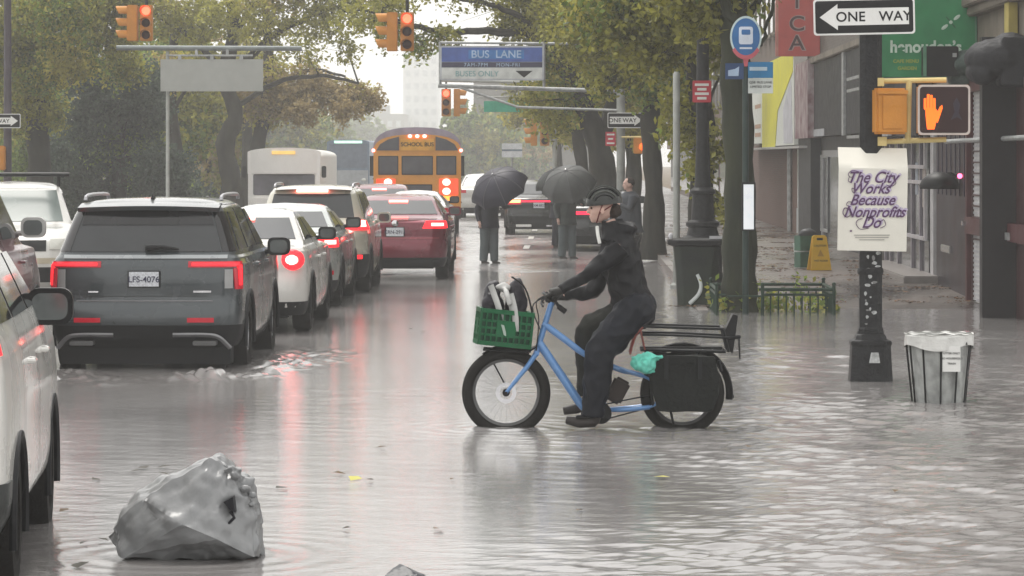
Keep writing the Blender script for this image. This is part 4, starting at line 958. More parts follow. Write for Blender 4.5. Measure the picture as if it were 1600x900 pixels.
# white hatchback directly ahead of the SUV
def rnd_light(root, sh):
    for sg in (1, -1):
        p = sh.pt(.90, sg*.76)
        MB().ell((p.x, p.y+.01, p.z), (.15, .09, .13), 16).build('tail_light', M_red_lit, root, smooth=True)
        MB().ell((p.x+sg*.0, p.y-.05, p.z), (.085, .05, .065), 14).build('brake_bulb', M_red_core, root, smooth=True)
sed('white sedan with a round glowing brake light, tucked right ahead of the grey SUV', 481-.925*129, 41.3, P_white, 1.50, w=.925, group=Q, extra=rnd_light)
sed('silver grey sedan with brake lights on, third in the flooded left lane', 529-.92*110, 48.5, P_silver, 1.46, group=Q,
    tails=[('tail_light', .86, .99, (.62, .60), 1.05, .02, M_red_lit, True), ('brake_bulb', .90, .96, .74, .92, .035, M_red_core, True), ('bumper_reflector', .47, .53, .62, .9, .015, M_red, True)])
# beige crossover
def rogue_x(root, sh):
    stop_lamp(1.615, .5)(root, sh)
    sh.patch(.30, .62, -1.2, 1.2, .015, nu=26, nv=3).build('bumper_cladding', M_dark, root, smooth=True, angle=30)
    mb = MB(); mb.grid(lambda u, v: (-.62+1.24*u, .40+.10*(2*u-1)**2+.3*v, 1.645+.03*v-.02*(2*u-1)**2), 12, 3); mb.build('spoiler', P_beige, root, smooth=True)
build_car('pearl beige crossover SUV with glowing brake lights, between silver and red sedans', (wx(484, 53.4), 53.4, 0), 0, hatch_levels(1.69, 4.65, .92), P_beige, .92, (.95, 3.68), .35, group=Q,
    rear_glass=(1.19, 1.56, .70, .62), side_glass=[(1.16, 1.55, .75, 1.0, 2.0, 1.95), (1.16, 1.57, 2.1, 2.05, 3.1, 2.55)], wind=(1.16, 1.56, .7, .6), name='crossover', cat='SUV',
    mirrors=(2.95, 1.13, .2, .15, P_beige), tails=[('tail_light', 1.0, 1.13, (.55, .62), 1.08, .03, M_red_lit, True), ('brake_bulb', 1.04, 1.12, .72, .9, .05, M_red_core, True), ('bumper_reflector', .55, .61, .60, .85, .03, M_red_lit, True)],
    extra=rogue_x, roof_rails=(.9, 2.4, .62, 1.715, mat('satin_rail', (.4, .4, .42), .35, .7)))
# dark red sedan
def red_x(root, sh):
    mb = MB(); mb.grid(lambda u, v: (-.70+1.4*u, .10+.13*(2*u-1)**2+.12*v, 1.085-.02*(2*u-1)**2+.0*v), 14, 2)
    mb.build('spoiler', P_maroon, root, smooth=True)
    sh.patch(.72, .74, -.8, .8, .012, nu=14, nv=1).build('bumper_crease', paint('pale_red_highlight', (.35, .05, .07)), root)
    sh.patch(.24, .36, -.8, .8, .012, nu=14, nv=2).build('lower_bumper', M_dark, root)
    p = sh.pt(.97, 0); MB().lathe([(.06, -.01), (.05, -.02), (.01, -.025)], 16, (0, p.y, .985), 'Y').build('maker_badge', M_chrome, root, smooth=True)
sed('shiny dark red sedan with brake lights on, nearest car in the middle of the avenue', 617, 59.5, P_maroon, 1.48, group=None, mm=P_maroon, extra=red_x, txt='KRN-2915',
    tails=[('tail_light', .90, 1.02, (.50, .56), 1.12, .02, M_red_lit, True), ('brake_bulb', .94, .99, .66, .88, .035, M_red_core, True)])
sed('far red car with a pink roof glow, partly hidden behind the dark red sedan', 588, 80, P_maroon, 1.50, group=None, mm=P_maroon,
    tails=[('tail_light', .90, 1.02, (.50, .56), 1.12, .02, M_red_lit, True)], plate=False)
sed('small white car glimpsed between the school bus and the dark red sedan', 646, 76, P_white, 1.38, w=.4*2, group=None, tails=[('tail_light', .9, 1.0, .5, 1.0, .02, M_red, True)], plate=False, high=False)
# black car with a full-width light bar
P_black = paint('black_car_paint', (.014, .016, .017), metal=.2)
def bar_x(root, sh):
    sh.patch(.93, .97, -.62, .62, .02, nu=14, nv=1).build('light_bar', mat('lit_light_bar', (.8, .02, .06), .2, emit=(1, .015, .05), es=1.6), root)
    for sg in (1, -1): sh.patch(.915, .985, sg*.52, sg*.88, .035, nu=5, nv=1).build('brake_bulb', mat('warm_brake_lamp', (1, .3, .1), .2, emit=(1, .28, .10), es=4), root)
    sh.patch(.24, .55, -.85, .85, .012, nu=16, nv=2).build('lower_bumper', M_dark, root, smooth=True)
    MB().bx(-.62, -.2, -.03, .0, .26, .33).build('exhaust_tip', mat('polished_tip', (.8, .8, .78), .2), root, bevel=.01)
    MB().bx(.2, .62, -.03, .0, .27, .31).build('exhaust_tip', M_chrome, root, bevel=.01)
sed('black sedan with full-width red light bar, between the two umbrella walkers', 842, 92, P_black, 1.50, w=.95, group=None, extra=bar_x, txt='JXM-8823',
    tails=[('tail_light', .86, 1.0, .5, 1.05, .01, M_red, True)], high=False)
def bar2_x(root, sh):
    sh.patch(.86, .93, -.8, .8, .02, nu=14, nv=1).build('light_bar', mat('lit_light_bar', (.8, .02, .06), .2, emit=(1, .015, .05), es=1.6), root)
sed('dark parked car with a thin red light strip, behind the cyclist\'s helmet', 942, 76, P_black, 1.40, w=.88, group=None, extra=bar2_x, txt=None, high=False)
# white oncoming SUV with roof rack, at the left
def front_x(pm, rack=False):
    def f(root, sh):
        for sg in (1, -1):
            sh.patch(.80, .94, sg*.55, sg*1.0, .02, 'f', nu=6, nv=2).build('headlight', mat('headlight_glass', (.6, .6, .55), .12, coat=.6), root, smooth=True)
        sh.patch(.78, .93, -.5, .5, .015, 'f', nu=8, nv=2).build('grille', M_dark, root, smooth=True)
        sh.patch(.34, .55, -.8, .8, .015, 'f', nu=10, nv=2).build('lower_grille', M_dark, root, smooth=True)
        sh.patch(.60, .68, -.85, .85, .018, 'f', nu=10, nv=2).build('bumper_strip', mat('pale_beige_strip', (.5, .44, .33), .4), root, smooth=True)
        if rack:
            mb = MB()
            for x in (-.72, .72): mb.tube([(x, 1.0, 1.86), (x, 2.8, 1.86)], .03, 8)
            for y in (1.1, 1.7, 2.3, 2.75): mb.tube([(-.82, y, 1.88), (.82, y, 1.88)], .03, 8)
            for x in (-.66, .66):
                for y in (1.2, 2.5): mb.tube([(x, y, 1.70), (x, y, 1.88)], .025, 8)
            mb.build('roof_rack', M_black, root, smooth=True)
    return f
build_car('white SUV facing the camera with a black roof rack, left of the grey SUV', (-8.75, 54.0, 0), PI+R(8.5), hatch_levels(1.76, 4.7, .93, 1.12), P_white, .93, (.95, 3.75), .36, name='suv', cat='SUV',
    rear_glass=(1.2, 1.6, .7, .6), side_glass=[(1.2, 1.6, .8, 1.0, 2.0, 1.95), (1.2, 1.6, 2.1, 2.05, 3.1, 2.6)], wind=(1.19, 1.64, .74, .64), mirrors=(3.05, 1.2, .2, .16, P_white), extra=front_x(P_white, True), wind_m=mat('pale_green_windshield', (.14, .17, .16), .25, var=.15, scale=1.5))
# maroon SUV at the left edge
build_car('tall maroon brown SUV at the left edge, between two white vehicles', (-6.42, 31.2, 0), 0, hatch_levels(1.95, 4.7, .97, 1.25), P_maroon2, .97, (.98, 3.75), .38, name='suv', cat='SUV',
    rear_glass=(1.35, 1.8, .7, .6), side_glass=[(1.34, 1.78, .8, 1.0, 2.0, 1.95), (1.34, 1.78, 2.1, 2.05, 3.15, 2.65)], wind=(1.34, 1.78, .74, .62), mirrors=(3.15, 1.42, .22, .18, mat('silver_mirror_cap', (.4, .4, .39), .35)),
    tails=[('tail_light', .95, 1.2, .7, 1.0, .02, M_red, True)], handles=[(1.9, 1.1), (2.9, 1.1)])
# near white SUV, bottom-left corner
van_lv = [(.34, .12, 4.7, .88, .2, .3), (.42, .03, 4.8, .95, .24, .35), (.58, .0, 4.83, .97, .26, .4), (.66, .04, 4.83, .965, .22, .4), (.95, .05, 4.8, .97, .2, .4), (1.14, .08, 4.6, .955, .18, .4),
          (1.22, .11, 4.1, .94, .17, .4), (1.29, .13, 3.75, .92, .16, .4), (1.36, .16, 3.55, .895, .16, .35), (1.68, .36, 2.85, .76, .16, .3), (1.76, .43, 2.65, .71, .16, .3), (1.80, .6, 2.4, .62, .2, .3), (1.82, .8, 2.1, .5, .2, .3)]
def van_x(root, sh):
    sh.patch(.36, .62, -1.25, 1.25, .014, nu=26, nv=3).build('bumper_cladding', mat('black_cladding', (.03, .034, .033), .3, bump=.1), root, smooth=True, angle=30)
build_car('white SUV cut off by the left edge, nearest vehicle, with a big black mirror', (-3.665, 16.35, -.07), R(5.2), van_lv, P_white, .97, (.98, 3.78), .37, name='suv', cat='SUV',
    rear_glass=(1.38, 1.7, .75, .64), side_glass=[(1.38, 1.68, .62, .8, 1.3, 1.28), (1.38, 1.7, 1.4, 1.38, 2.4, 2.25), (1.38, 1.69, 2.5, 2.35, 3.3, 2.7)], wind=(1.38, 1.7, .78, .62),
    mirrors=(3.02, 1.35, .235, .185, M_black, -.09), tails=[('tail_light', 1.24, 1.46, .62, (.99, .93), .02, M_red_lit, True), ('bumper_reflector', .64, .80, .72, .93, .015, M_red, True)],
    extra=van_x, handles=[(1.7, 1.14), (2.8, 1.14)], plate=(0, .95))
# ---- far car ahead of the school bus
sed('hazy white car far down the avenue, right of the school bus', 752, 118, P_white, 1.55, w=.9, group=None, tails=[('tail_light', .9, 1.0, .55, 1.0, .02, M_red, True)], plate=False, high=False)

# ============================================================ buses
def roof_section(w, z0, z1, rise, n=14):
    """half-cylinder-ish bus section"""
    pts = [(-w, z0), (-w, z1)]
    for i in range(1, n): a = PI-PI*i/n; pts.append((w*abs(math.cos(a))**.75*(1 if math.cos(a) > 0 else -1), z1+rise*math.sin(a)**.8))
    return pts+[(w, z1), (w, z0)]
M_busy = mat('school_bus_yellow', (.62, .27, .03), .35, coat=.4, var=.06)
M_busroof = mat('bus_roof_grey', (.28, .27, .36), .4)
by = 93.6; b = empty('school_bus', (wx(652, by), by, road_z(by)), R(2.6), 'yellow school bus seen from behind with flashing red lamps, ahead in traffic', 'school bus')
MB().prism(roof_section(1.2, .55, 2.28, .46), 0, 10.2).build('body', M_busy, b, smooth=True, angle=50)
MB().prism(roof_section(1.215, 2.30, 2.32, .62), .16, 10.0).build('roof', M_busroof, b, smooth=True, angle=50)
for (x0, x1, z0, z1) in ((-.40, .40, 1.66, 2.12), (-1.04, -.55, 1.66, 2.12), (.55, 1.04, 1.66, 2.12), (-.38, .38, 1.02, 1.34)):
    o = MB().bx(x0-.03, x1+.03, -.02, .0, z0-.03, z1+.03).build('rear_window', M_black, b, bevel=.008); MB().bx(x0, x1, -.026, -.021, z0, z1).build('pane', mat('bus_glass', (.07, .07, .08), .08), o)
for sg in (1, -1):
    pts = [(sg*.5, 2.30), (sg*1.12, 2.30), (sg*1.02, 2.47), (sg*.8, 2.60), (sg*.5, 2.68)]
    MB().prism(pts, -.03, 0).build('upper_window', mat('bus_glass', (.07, .07, .08), .08), b)
MB().bx(-.46, .46, -.03, 0, 2.30, 2.62).build('name_board', mat('school_bus_board', (.7, .36, .05), .4), b)
text_mesh('SCHOOL BUS', .15, 'board_lettering', M_black, b, (0, -.034, 2.46), bold=.003)
for x in (-.2, 0, .2): MB().ell((x, -.03, 2.69), (.06, .04, .05), 10).build('top_lamp', M_red_core, b, smooth=True)
for sg in (1, -1):
    MB().bx(sg*.60, sg*1.12, -.03, 0, 1.08, 1.52).build('lamp_panel', mat('red_orange_panel', (.5, .06, .02), .3, emit=(1, .07, .02), es=.8), b)
    for z in (1.43, 1.18):
        o = MB().ell((sg*.80, -.05, z), (.115, .05, .10), 14).build('brake_lamp', M_red_core, b, smooth=True)
    MB().bx(sg*.62, sg*1.1, -.035, 0, .92, 1.05).build('turn_signal', mat('amber_lamp', (.9, .35, .05), .3, emit=(1, .3, .04), es=1.6), b)
    MB().ell((sg*1.2, .0, 2.3), (.05, .05, .05), 8).build('marker_lamp', M_red_core, b, smooth=True)
    mb = MB(); mb.bx(sg*1.26, sg*1.42, 9.0, 9.1, 1.55, 2.15); mb.tube([(sg*1.2, 9.3, 2.2), (sg*1.34, 9.05, 2.1)], .02, 6); mb.build('side_mirror', M_black, b)
    for y in (2.6, 8.0): wheel(b, sg*1.02, y, .48, .48, .3, sg, 8)
    mb = MB()
    for k in range(9): mb.bx(sg*1.203, sg*1.212, .8+k*.95, 1.55+k*.95, 1.62, 2.12)
    mb.build('side_window', mat('bus_glass', (.07, .07, .08), .08), b)
    mb = MB()
    for z in (.85, 1.2, 1.5): mb.bx(sg*1.203, sg*1.22, .1, 10, z, z+.04)
    mb.build('rub_rail', M_black, b)
MB().bx(-1.22, 1.22, -.14, .02, .42, .72).build('rear_bumper', M_black, b, bevel=.03)
MB().bx(-.15, .15, -.035, 0, .78, .90).build('number_plate', M_plate, b)
MB().bx(-1.0, 1.0, .4, 9.8, .3, .6).build('underbody', M_black, b)

# white shuttle bus, oncoming, hidden below the windshield by cars
sy = 102.; b = empty('shuttle_bus', (wx(443, sy), sy, road_z(sy)), 0, 'white shuttle bus facing the camera, left of the school bus', 'bus')
pm = mat('shuttle_white', (.88, .87, .84), .45, var=.03)
MB().prism(roof_section(1.08, .4, 2.12, .24), 0.2, 7.5).build('body', pm, b, smooth=True, angle=50)
def capf(u, v):
    a = PI*u; x = -1.1*math.cos(a); return (x, -.0+.25*(x/1.1)**2+.0*v, 1.60+.80*v*(.82+.18*math.sin(a)) if v > 0 else 1.62)
MB().grid(capf, 20, 6).grid(lambda u, v: (-1.1*math.cos(PI*u), .25*math.cos(PI*u)**2+v*.4, 1.60+.80*(.82+.18*math.sin(PI*u))), 20, 2).build('front_cap', pm, b, smooth=True)
MB().bx(-.92, .92, .15, .2, .98, 1.60).build('windshield', mat('shuttle_glass', (.13, .13, .15), .1), b, bevel=.02)
MB().bx(-.98, .98, .0, .3, .35, .97).build('bonnet', pm, b, bevel=.08)
MB().bx(-.35, .35, -.02, .01, 2.2, 2.3).build('destination_sign', mat('amber_sign', (.7, .45, .1), .4, emit=(1, .6, .2), es=.5), b)
for sg in (1, -1):
    MB().bx(sg*1.12, sg*1.26, .2, .28, 1.5, 1.85).build('side_mirror', M_black, b, bevel=.02)
    MB().ell((sg*.8, .0, .62), (.12, .05, .1), 12).build('headlight', mat('headlight_glass', (.6, .6, .55), .12), b, smooth=True)
    for y in (1.2, 5.6): wheel(b, sg*.95, y, .38, .38, .24, sg)
# blue-grey coach behind it
cy = 196.; b = empty('coach', (wx(544, cy), cy, road_z(cy)), 0, 'hazy blue grey coach far down the avenue between shuttle and school bus', 'bus')
pm = mat('coach_blue', (.10, .15, .22), .4)
MB().prism(roof_section(1.22, .35, 2.95, .16), 0, 12).build('body', pm, b, smooth=True, angle=50)
MB().bx(-1.08, 1.08, -.03, 0, 1.5, 2.85).build('windshield', mat('coach_glass', (.10, .13, .18), .1), b, bevel=.015)
MB().bx(-1.15, 1.15, -.05, 0, .5, 1.35).build('front_panel', mat('coach_grey', (.3, .32, .34), .4), b, bevel=.02)
MB().bx(-.8, .8, -.06, -.03, 2.9, 3.05).build('destination_sign', mat('sign_glow', (.4, .6, .5), .4, emit=(.6, 1, .8), es=.8), b)
for sg in (1, -1):
    MB().ell((sg*.9, -.05, .8), (.14, .05, .1), 10).build('headlight', mat('headlight_glass', (.6, .6, .55), .12), b, smooth=True)
    for y in (2.5, 9): wheel(b, sg*1.05, y, .48, .48, .28, sg)
# ============================================================ street furniture and signs
def rrect(x0, x1, z0, z1, r, n=5):
    pts = []
    for cx, cz, a0 in ((x1-r, z0+r, -90), (x1-r, z1-r, 0), (x0+r, z1-r, 90), (x0+r, z0+r, 180)):
        for k in range(n+1): a = R(a0+90*k/n); pts.append((cx+r*math.cos(a), cz+r*math.sin(a)))
    return pts
def one_way(label, loc, w, h, right=True, txt=True, name='one_way_sign', tilt=0., rz=0., cat='sign'):
    o = empty(name, loc, rz, label, cat); o.rotation_euler = (0, tilt, rz)
    MB().prism(rrect(-w/2, w/2, -h/2, h/2, h*.09), -.004, .004).build('sign_plate', M_white, o)
    MB().prism(rrect(-w/2+h*.05, w/2-h*.05, -h/2+h*.05, h/2-h*.05, h*.07), -.0065, -.0042).build('black_field', M_black, o)
    s = 1 if right else -1; a = w*.44; ah = h*.36; sh = h*.235; nk = w*.44-h*.5
    pts = [(s*a, 0), (s*nk, ah), (s*nk, sh), (-s*a, sh), (-s*a, -sh), (s*nk, -sh), (s*nk, -ah)]
    MB().prism(pts, -.009, -.0068).build('arrow', M_white, o)
    if txt:
        text_mesh('ONE', h*.38, 'lettering', M_black, o, (-w*.135 if s < 0 else -w*.30, -.0095, -.004), bold=.002, space=1.05)
        text_mesh('WAY', h*.38, 'lettering', M_black, o, (w*.305 if s < 0 else w*.10, -.0095, -.004), bold=.002, space=1.05)
    return o
# ---- near sign pole (old cast-iron post)
PY = 32.8; PX = wx(1360, PY)
M_iron = mat('old_black_iron', (.013, .0135, .015), .45, var=.5, scale=18, bump=.5, bscale=40)
pole = empty('signal_post', (PX, PY, 0), 0, 'black cast iron signal post plastered with torn stickers, standing in the water on the right', 'post')
base = [(-.20, -.15), (-.20, 0), (-.185, .16), (-.165, .32), (-.155, .36)]
def sq(w, z, ch=.28): # octagonal ring
    c = w*ch; return [(w, -w+c, z), (w, w-c, z), (w-c, w, z), (-w+c, w, z), (-w, w-c, z), (-w, -w+c, z), (-w+c, -w, z), (w-c, -w, z)]
def octloft(prof, ch=.28):
    mb = MB(); vs = []; fs = []
    for w, z in prof: vs += sq(w, z, ch)
    for i in range(len(prof)-1):
        for k in range(8): a = i*8+k; b = i*8+(k+1) % 8; fs.append((a, b, b+8, a+8))
    fs.append(tuple(range(8))); fs.append(tuple(range((len(prof)-1)*8, len(prof)*8)))
    return mb.add(vs, fs)
octloft([(.205, -.2), (.205, .0), (.200, .06), (.185, .34), (.195, .355), (.195, .385), (.15, .40), (.14, .44), (.125, .45)], .34).build('cast_base', M_iron, pole, bevel=.006)
octloft([(.118, .45), (.118, .50), (.108, .52), (.105, 5.6)], .5).build('shaft', M_iron, pole, bevel=.003)
MB().lathe([(.13, .445), (.13, .475), (.112, .49)], 20).build('collar', M_iron, pole, smooth=True)
MB().lathe([(.122, 1.02), (.127, 1.05), (.122, 1.08)], 20).build('collar', M_iron, pole, smooth=True)
sm = mat('torn_paper_sticker', (.42, .43, .43), .6, var=.35, scale=30)
rs = random.Random(4)
for k in range(26):
    z = .55+k*.033+rs.uniform(-.02, .02); x = rs.uniform(-.085, .05); w_ = rs.uniform(.02, .075); h_ = rs.uniform(.015, .06)
    pts = [(x+w_*(.5+.5*rs.uniform(.6, 1)*math.cos(a)), z+h_*(.5+.5*rs.uniform(.5, 1)*math.sin(a))) for a in np.linspace(0, 2*PI, 8)[:-1]]
    if max(p[0] for p in pts) < .10 and min(p[0] for p in pts) > -.10:
        y = -.1075-.0008*k*.3
        MB().prism(pts, y-.0015, y+.0).build('sticker', sm if k % 3 else mat('grey_sticker', (.2, .2, .2), .6), pole)
MB().prism([(-.03, .18), (.075, .18), (.06, .28), (-.01, .28)], -.205, -.19).build('sticker', sm, pole)
one_way('large black and white ONE WAY sign pointing left, on top of the near signal post', (wx(1348, PY), PY-.16, wz(27, PY)), .97, .345, False, tilt=R(-1.2))
# ---- pedestrian signals
M_yel = mat('signal_yellow_paint', (.52, .22, .04), .5, var=.12, bump=.1)
M_yelp = mat('pale_yellow_bracket', (.62, .50, .22), .5, var=.15)
MB().tube([(wx(1366, PY)-PX, -.02, wz(127, PY)), (wx(1478, PY)-PX, -.02, wz(125, PY))], .026, 10).tube([(wx(1366, PY)-PX, -.02, wz(222, PY)), (wx(1478, PY)-PX, -.02, wz(218, PY))], .026, 10)\
    .tube([(wx(1418, PY)-PX, -.02, wz(222, PY)), (wx(1420, PY)-PX, -.02, wz(125, PY))], .03, 10).bx(wx(1366, PY)-PX, wx(1380, PY)-PX, -.1, .1, wz(135, PY), wz(122, PY)).bx(wx(1366, PY)-PX, wx(1384, PY)-PX, -.1, .1, wz(228, PY), wz(214, PY)).build('signal_bracket', M_yelp, pole, smooth=True, angle=30)
def ped_box(parent_loc, label, w, h, d, rz, face=True):
    o = empty('pedestrian_signal', parent_loc, rz, label, 'signal')
    MB().bx(-w/2, w/2, 0, d, -h/2, h/2).build('housing', M_yel, o, bevel=.018)
    if face:
        MB().prism(rrect(-w/2, w/2, -h/2, h/2, .04), -.012, .004).build('rim', mat('pale_rim', (.55, .48, .44), .4), o)
        MB().prism(rrect(-w/2+.02, w/2-.02, -h/2+.02, h/2-.02, .03), -.016, -.0125).build('black_face', mat('signal_face', (.03, .012, .012), .25), o)
        lit = mat('lit_orange_hand', (.5, .10, .01), .4, emit=(1, .115, .01), es=1.35)
        hb_ = MB(); cx, cz = -w*.27, -.005
        k = h*.9
        hb_.prism([(cx-.20*k*.5, cz-.02*k), (cx-.16*k*.5, cz-.28*k), (cx-.12*k*.5, cz-.42*k), (cx+.20*k*.5, cz-.42*k), (cx+.28*k*.5, cz-.25*k), (cx+.36*k*.5, cz-.03*k), (cx+.28*k*.5, cz+.02*k), (cx+.2*k*.5, cz+.06*k), (cx-.2*k*.5, cz+.06*k)], -.022, -.0165)
        for fx, f0, f1 in ((-.155, .02, .27), (-.055, .04, .36), (.045, .04, .34), (.14, .02, .27)):
            hb_.prism(rrect(cx+(fx-.042)*k*.62*1.1, cx+(fx+.042)*k*.62*1.1, cz+f0*k, cz+f1*k, .008), -.0225, -.0165)
        hb_.prism([(cx+.20*k*.5, cz-.18*k), (cx+.44*k*.5, cz+.08*k), (cx+.54*k*.5, cz+.12*k), (cx+.56*k*.5, cz+.05*k), (cx+.34*k*.5, cz-.28*k)], -.0225, -.0165)
        hb_.build('lit_hand', lit, o)
        MB().prism([(w*.12, -.1), (w*.2, -.02), (w*.17, .06), (w*.24, .12), (w*.31, .05), (w*.28, -.03), (w*.35, -.1), (w*.25, -.07)], -.018, -.0165).build('unlit_figure', mat('unlit_led', (.03, .022, .035), .4), o)
    return o
ped_box((wx(1472, PY), PY-.16, wz(172, PY)), 'pedestrian signal with a glowing orange hand, right of the near post', .50, .48, .2, R(-2))
sd = ped_box((wx(1391, PY)-.0, PY-.20, wz(174, PY)), 'orange pedestrian signal seen from its blank side, left of the glowing hand', .31, .44, .30, R(14), False)
MB().bx(-.155, .155, -.02, .0, .16, .20).bx(-.10, .10, -.012, .002, -.17, .15).build('hood', M_yel, sd, bevel=.005)
# ---- paper poster, fixed to the post by its top, lower part hanging
pw0, pw1 = wx(1303, PY), wx(1418, PY)
ps = empty('poster', ((pw0+pw1)/2, PY-.22, wz(310, PY)), 0, 'cream poster with ornate lettering The City Works Because Nonprofits Do on the near post', 'poster')
M_cream = mat('cream_card', (.72, .70, .63), .6, var=.04)
ph = .985; pw = .66; ysh = .26
def pf(u, v):
    x = -pw/2+pw*u; z = -ph/2+ph*v
    k = max(0, (v-.80)/.20); y = .16*k-.012*math.sin(u*PI)*(1-k)
    return (x*(1-.05*0)+.018*(v-.5), y, z-.012*u)
mb = MB(); mb.grid(pf, 14, 20); mb.grid(lambda u, v: tuple(Vector(pf(u, v))+Vector((0, .004, 0))), 14, 20)
mb.build('card', M_cream, ps, smooth=True)
M_ink = mat('violet_brown_ink', (.10, .05, .12), .6, var=.25, scale=30); M_lil = mat('lilac_print', (.50, .44, .58), .6)
lines = [('The City', .150, .205, -.01), ('Works', .145, .10, -.03), ('Because', .145, -.01, -.01), ('Nonprofits', .145, -.125, .01), ('Do', .15, -.225, -.02)]
# lilac shadow shapes behind the words
for txt, sz, z, x in lines:
    for dx, dz in ((.006, .004), (.012, .008), (.018, .012), (.012, .020), (.004, .016)):
        text_mesh(txt, sz, 'lilac_shadow_lettering', M_lil, ps, (x+dx, -.0150-dz*.02, z-.006+dz), shear=.42, bold=.001, sx=.90, extrude=.0006)
for txt, sz, z, x in lines:
    text_mesh(txt, sz, 'ornate_lettering', M_ink, ps, (x, -.0175, z-.006), shear=.42, bold=.0022, sx=.90, extrude=.0008)
sw = MB()
def swash(pts, r=.0045): sw.tube(smooth_pts([Vector((p[0], -.018, p[1])) for p in pts], 6), r, 5, flat=.5)
swash([(-.10, .245), (-.19, .27), (-.235, .235), (-.21, .205), (-.18, .225)]); swash([(-.20, .15), (-.235, .17), (-.225, .21)])
swash([(-.16, .085), (-.20, .10), (-.19, .06), (-.15, .055)]); swash([(-.19, -.035), (-.235, -.03), (-.25, -.06), (-.21, -.075)])
swash([(-.22, -.10), (-.27, -.09), (-.285, -.14), (-.25, -.175), (-.21, -.15), (-.21, -.11)], .006); swash([(.20, .20), (.22, .15), (.18, .12), (.13, .13)])
swash([(.22, -.13), (.255, -.10), (.265, -.16), (.22, -.175)]); swash([(-.10, -.19), (-.14, -.20), (-.16, -.24), (-.12, -.29), (-.04, -.28)]); swash([(.06, -.24), (.10, -.20), (.12, -.25), (.07, -.28)])
sw.build('lettering_swashes', M_ink, ps, smooth=True)
M_fine = mat('fine_print_grey', (.35, .34, .31), .6)
for k, w_ in enumerate((.34, .32, .24)): MB().bx(-w_/2-.01, w_/2-.01, -.0158, -.0145, -.352-k*.022, -.343-k*.022).build('fine_print', M_fine, ps)
for k, w_ in enumerate((.19, .23)): MB().bx(-w_/2, w_/2, .0+.105-.02, .105-.012, .385-k*.028, .393-k*.028).build('fine_print', mat('fine_print_brown', (.30, .24, .20), .6), ps)
MB().bx(-.22, -.20, -.0165, -.014, -.315, -.30).bx(-.02, 0, .115, .125, .435, .443).build('small_mark', M_ink, ps)

# ---- wire litter basket with clear bag
by_, bx_ = 30.0, wx(1467, 30.0)
bk = empty('litter_basket', (bx_, by_, 0), 0, 'black slatted litter basket with a clear plastic bag, half drowned beside the near post', 'litter basket')
prof = lambda z: .225+.07*(z+.1)/.7
mb = MB(); top = .57
for k in range(11):
    a = 2*PI*k/11+.1; c_, s_ = math.cos(a), math.sin(a)
    mb.tube([(prof(-.12)*c_, prof(-.12)*s_, -.12), (prof(top)*c_, prof(top)*s_, top)], .013, 5, flat=.4)
for z in (-.05, .52): mb.lathe([(prof(z)+.006, z-.012), (prof(z)+.006, z+.012), (prof(z)-.004, z+.012), (prof(z)-.004, z-.012), (prof(z)+.006, z-.012)], 36, cap=False)
mb.build('metal_frame', M_blackmetal, bk, smooth=True, angle=30)
mb = MB()
def bagf(u, v):
    a = 2*PI*u; z = -.12+(top+.12)*v; r = prof(z)-.022+.012*math.sin(a*9+v*5)*math.sin(v*3)+.006*math.sin(a*23+v*20)
    return (r*math.cos(a), r*math.sin(a), z)
mb.grid(bagf, 90, 18); mb.build('plastic_liner', mat('clear_grey_plastic', (.36, .37, .36), .22, var=.25, scale=9, bump=.6, bscale=14), bk, smooth=True)
def cuff(u, v):
    a = 2*PI*u; r = prof(top)+.012+.008*math.sin(a*11)*v+.006*math.sin(a*5+2)-.02*(v < .01); z = top+.03-.12*v-.025*v*math.sin(a*3+.5)
    return (r*math.cos(a), r*math.sin(a), z)
mb = MB(); mb.grid(cuff, 90, 6); mb.grid(lambda u, v: ((prof(top)+.012-.03*v)*math.cos(2*PI*u), (prof(top)+.012-.03*v)*math.sin(2*PI*u), top+.03-.02*v+.006*math.sin(u*70)), 60, 2)
mb.build('bag_cuff', mat('white_plastic_film', (.62, .62, .60), .25, var=.15, bump=.5, bscale=20), bk, smooth=True)
lab = empty('x', (0, 0, 0)); bpy.data.objects.remove(lab)
o = MB().bx(-.0, .155, -.302, -.290, .28, .50).build('notice_plate', M_white, bk)
for k, t_ in enumerate(('LITTER ONLY', 'NO HOUSEHOLD', 'TRASH')): text_mesh(t_, .024, 'notice_lettering', M_dark, o, (.078, -.304, .44-k*.045))

# ---- bus stop post
Yb = 46.5; bs = empty('bus_stop_post', (wx(1165, Yb), Yb, walk_z(Yb)-.05), 0, 'bus stop post with round blue bus sign, blue route plates and white timetable case', 'bus stop')
zb = walk_z(Yb)-.05
MB().tube([(0, 0, -.1), (0, 0, wz(60, Yb)-zb)], .045, 12).build('pole', mat('dark_green_post', (.03, .05, .045), .4), bs, smooth=True)
def disc(mb, cx, cz, rx, rz_, y0, y1, n=36): mb.prism([(cx+rx*math.cos(a), cz+rz_*math.sin(a)) for a in np.linspace(0, 2*PI, n+1)[:-1]], y0, y1); return mb
cz = wz(58, Yb)-zb
disc(MB(), 0, cz, .215, .285, -.07, -.05).build('round_sign', mat('pale_sign_rim', (.55, .66, .66), .4), bs)
M_bb = mat('bus_sign_blue', (.03, .14, .36), .35)
disc(MB(), 0, cz, .19, .255, -.074, -.0705).build('blue_disc', M_bb, bs)
mb = MB(); pts = [(.225*math.cos(a), cz-.01+.30*math.sin(a)) for a in np.linspace(R(215), R(325), 12)]+[(.185*math.cos(a), cz+.0+.25*math.sin(a)) for a in np.linspace(R(325), R(215), 12)]
mb.prism(pts, -.078, -.0745); mb.prism([(-.04, cz-.29), (.04, cz-.29), (.02, cz-.40), (-.02, cz-.40)], -.072, -.05); mb.build('red_rim', mat('sign_red', (.55, .12, .15), .4), bs)
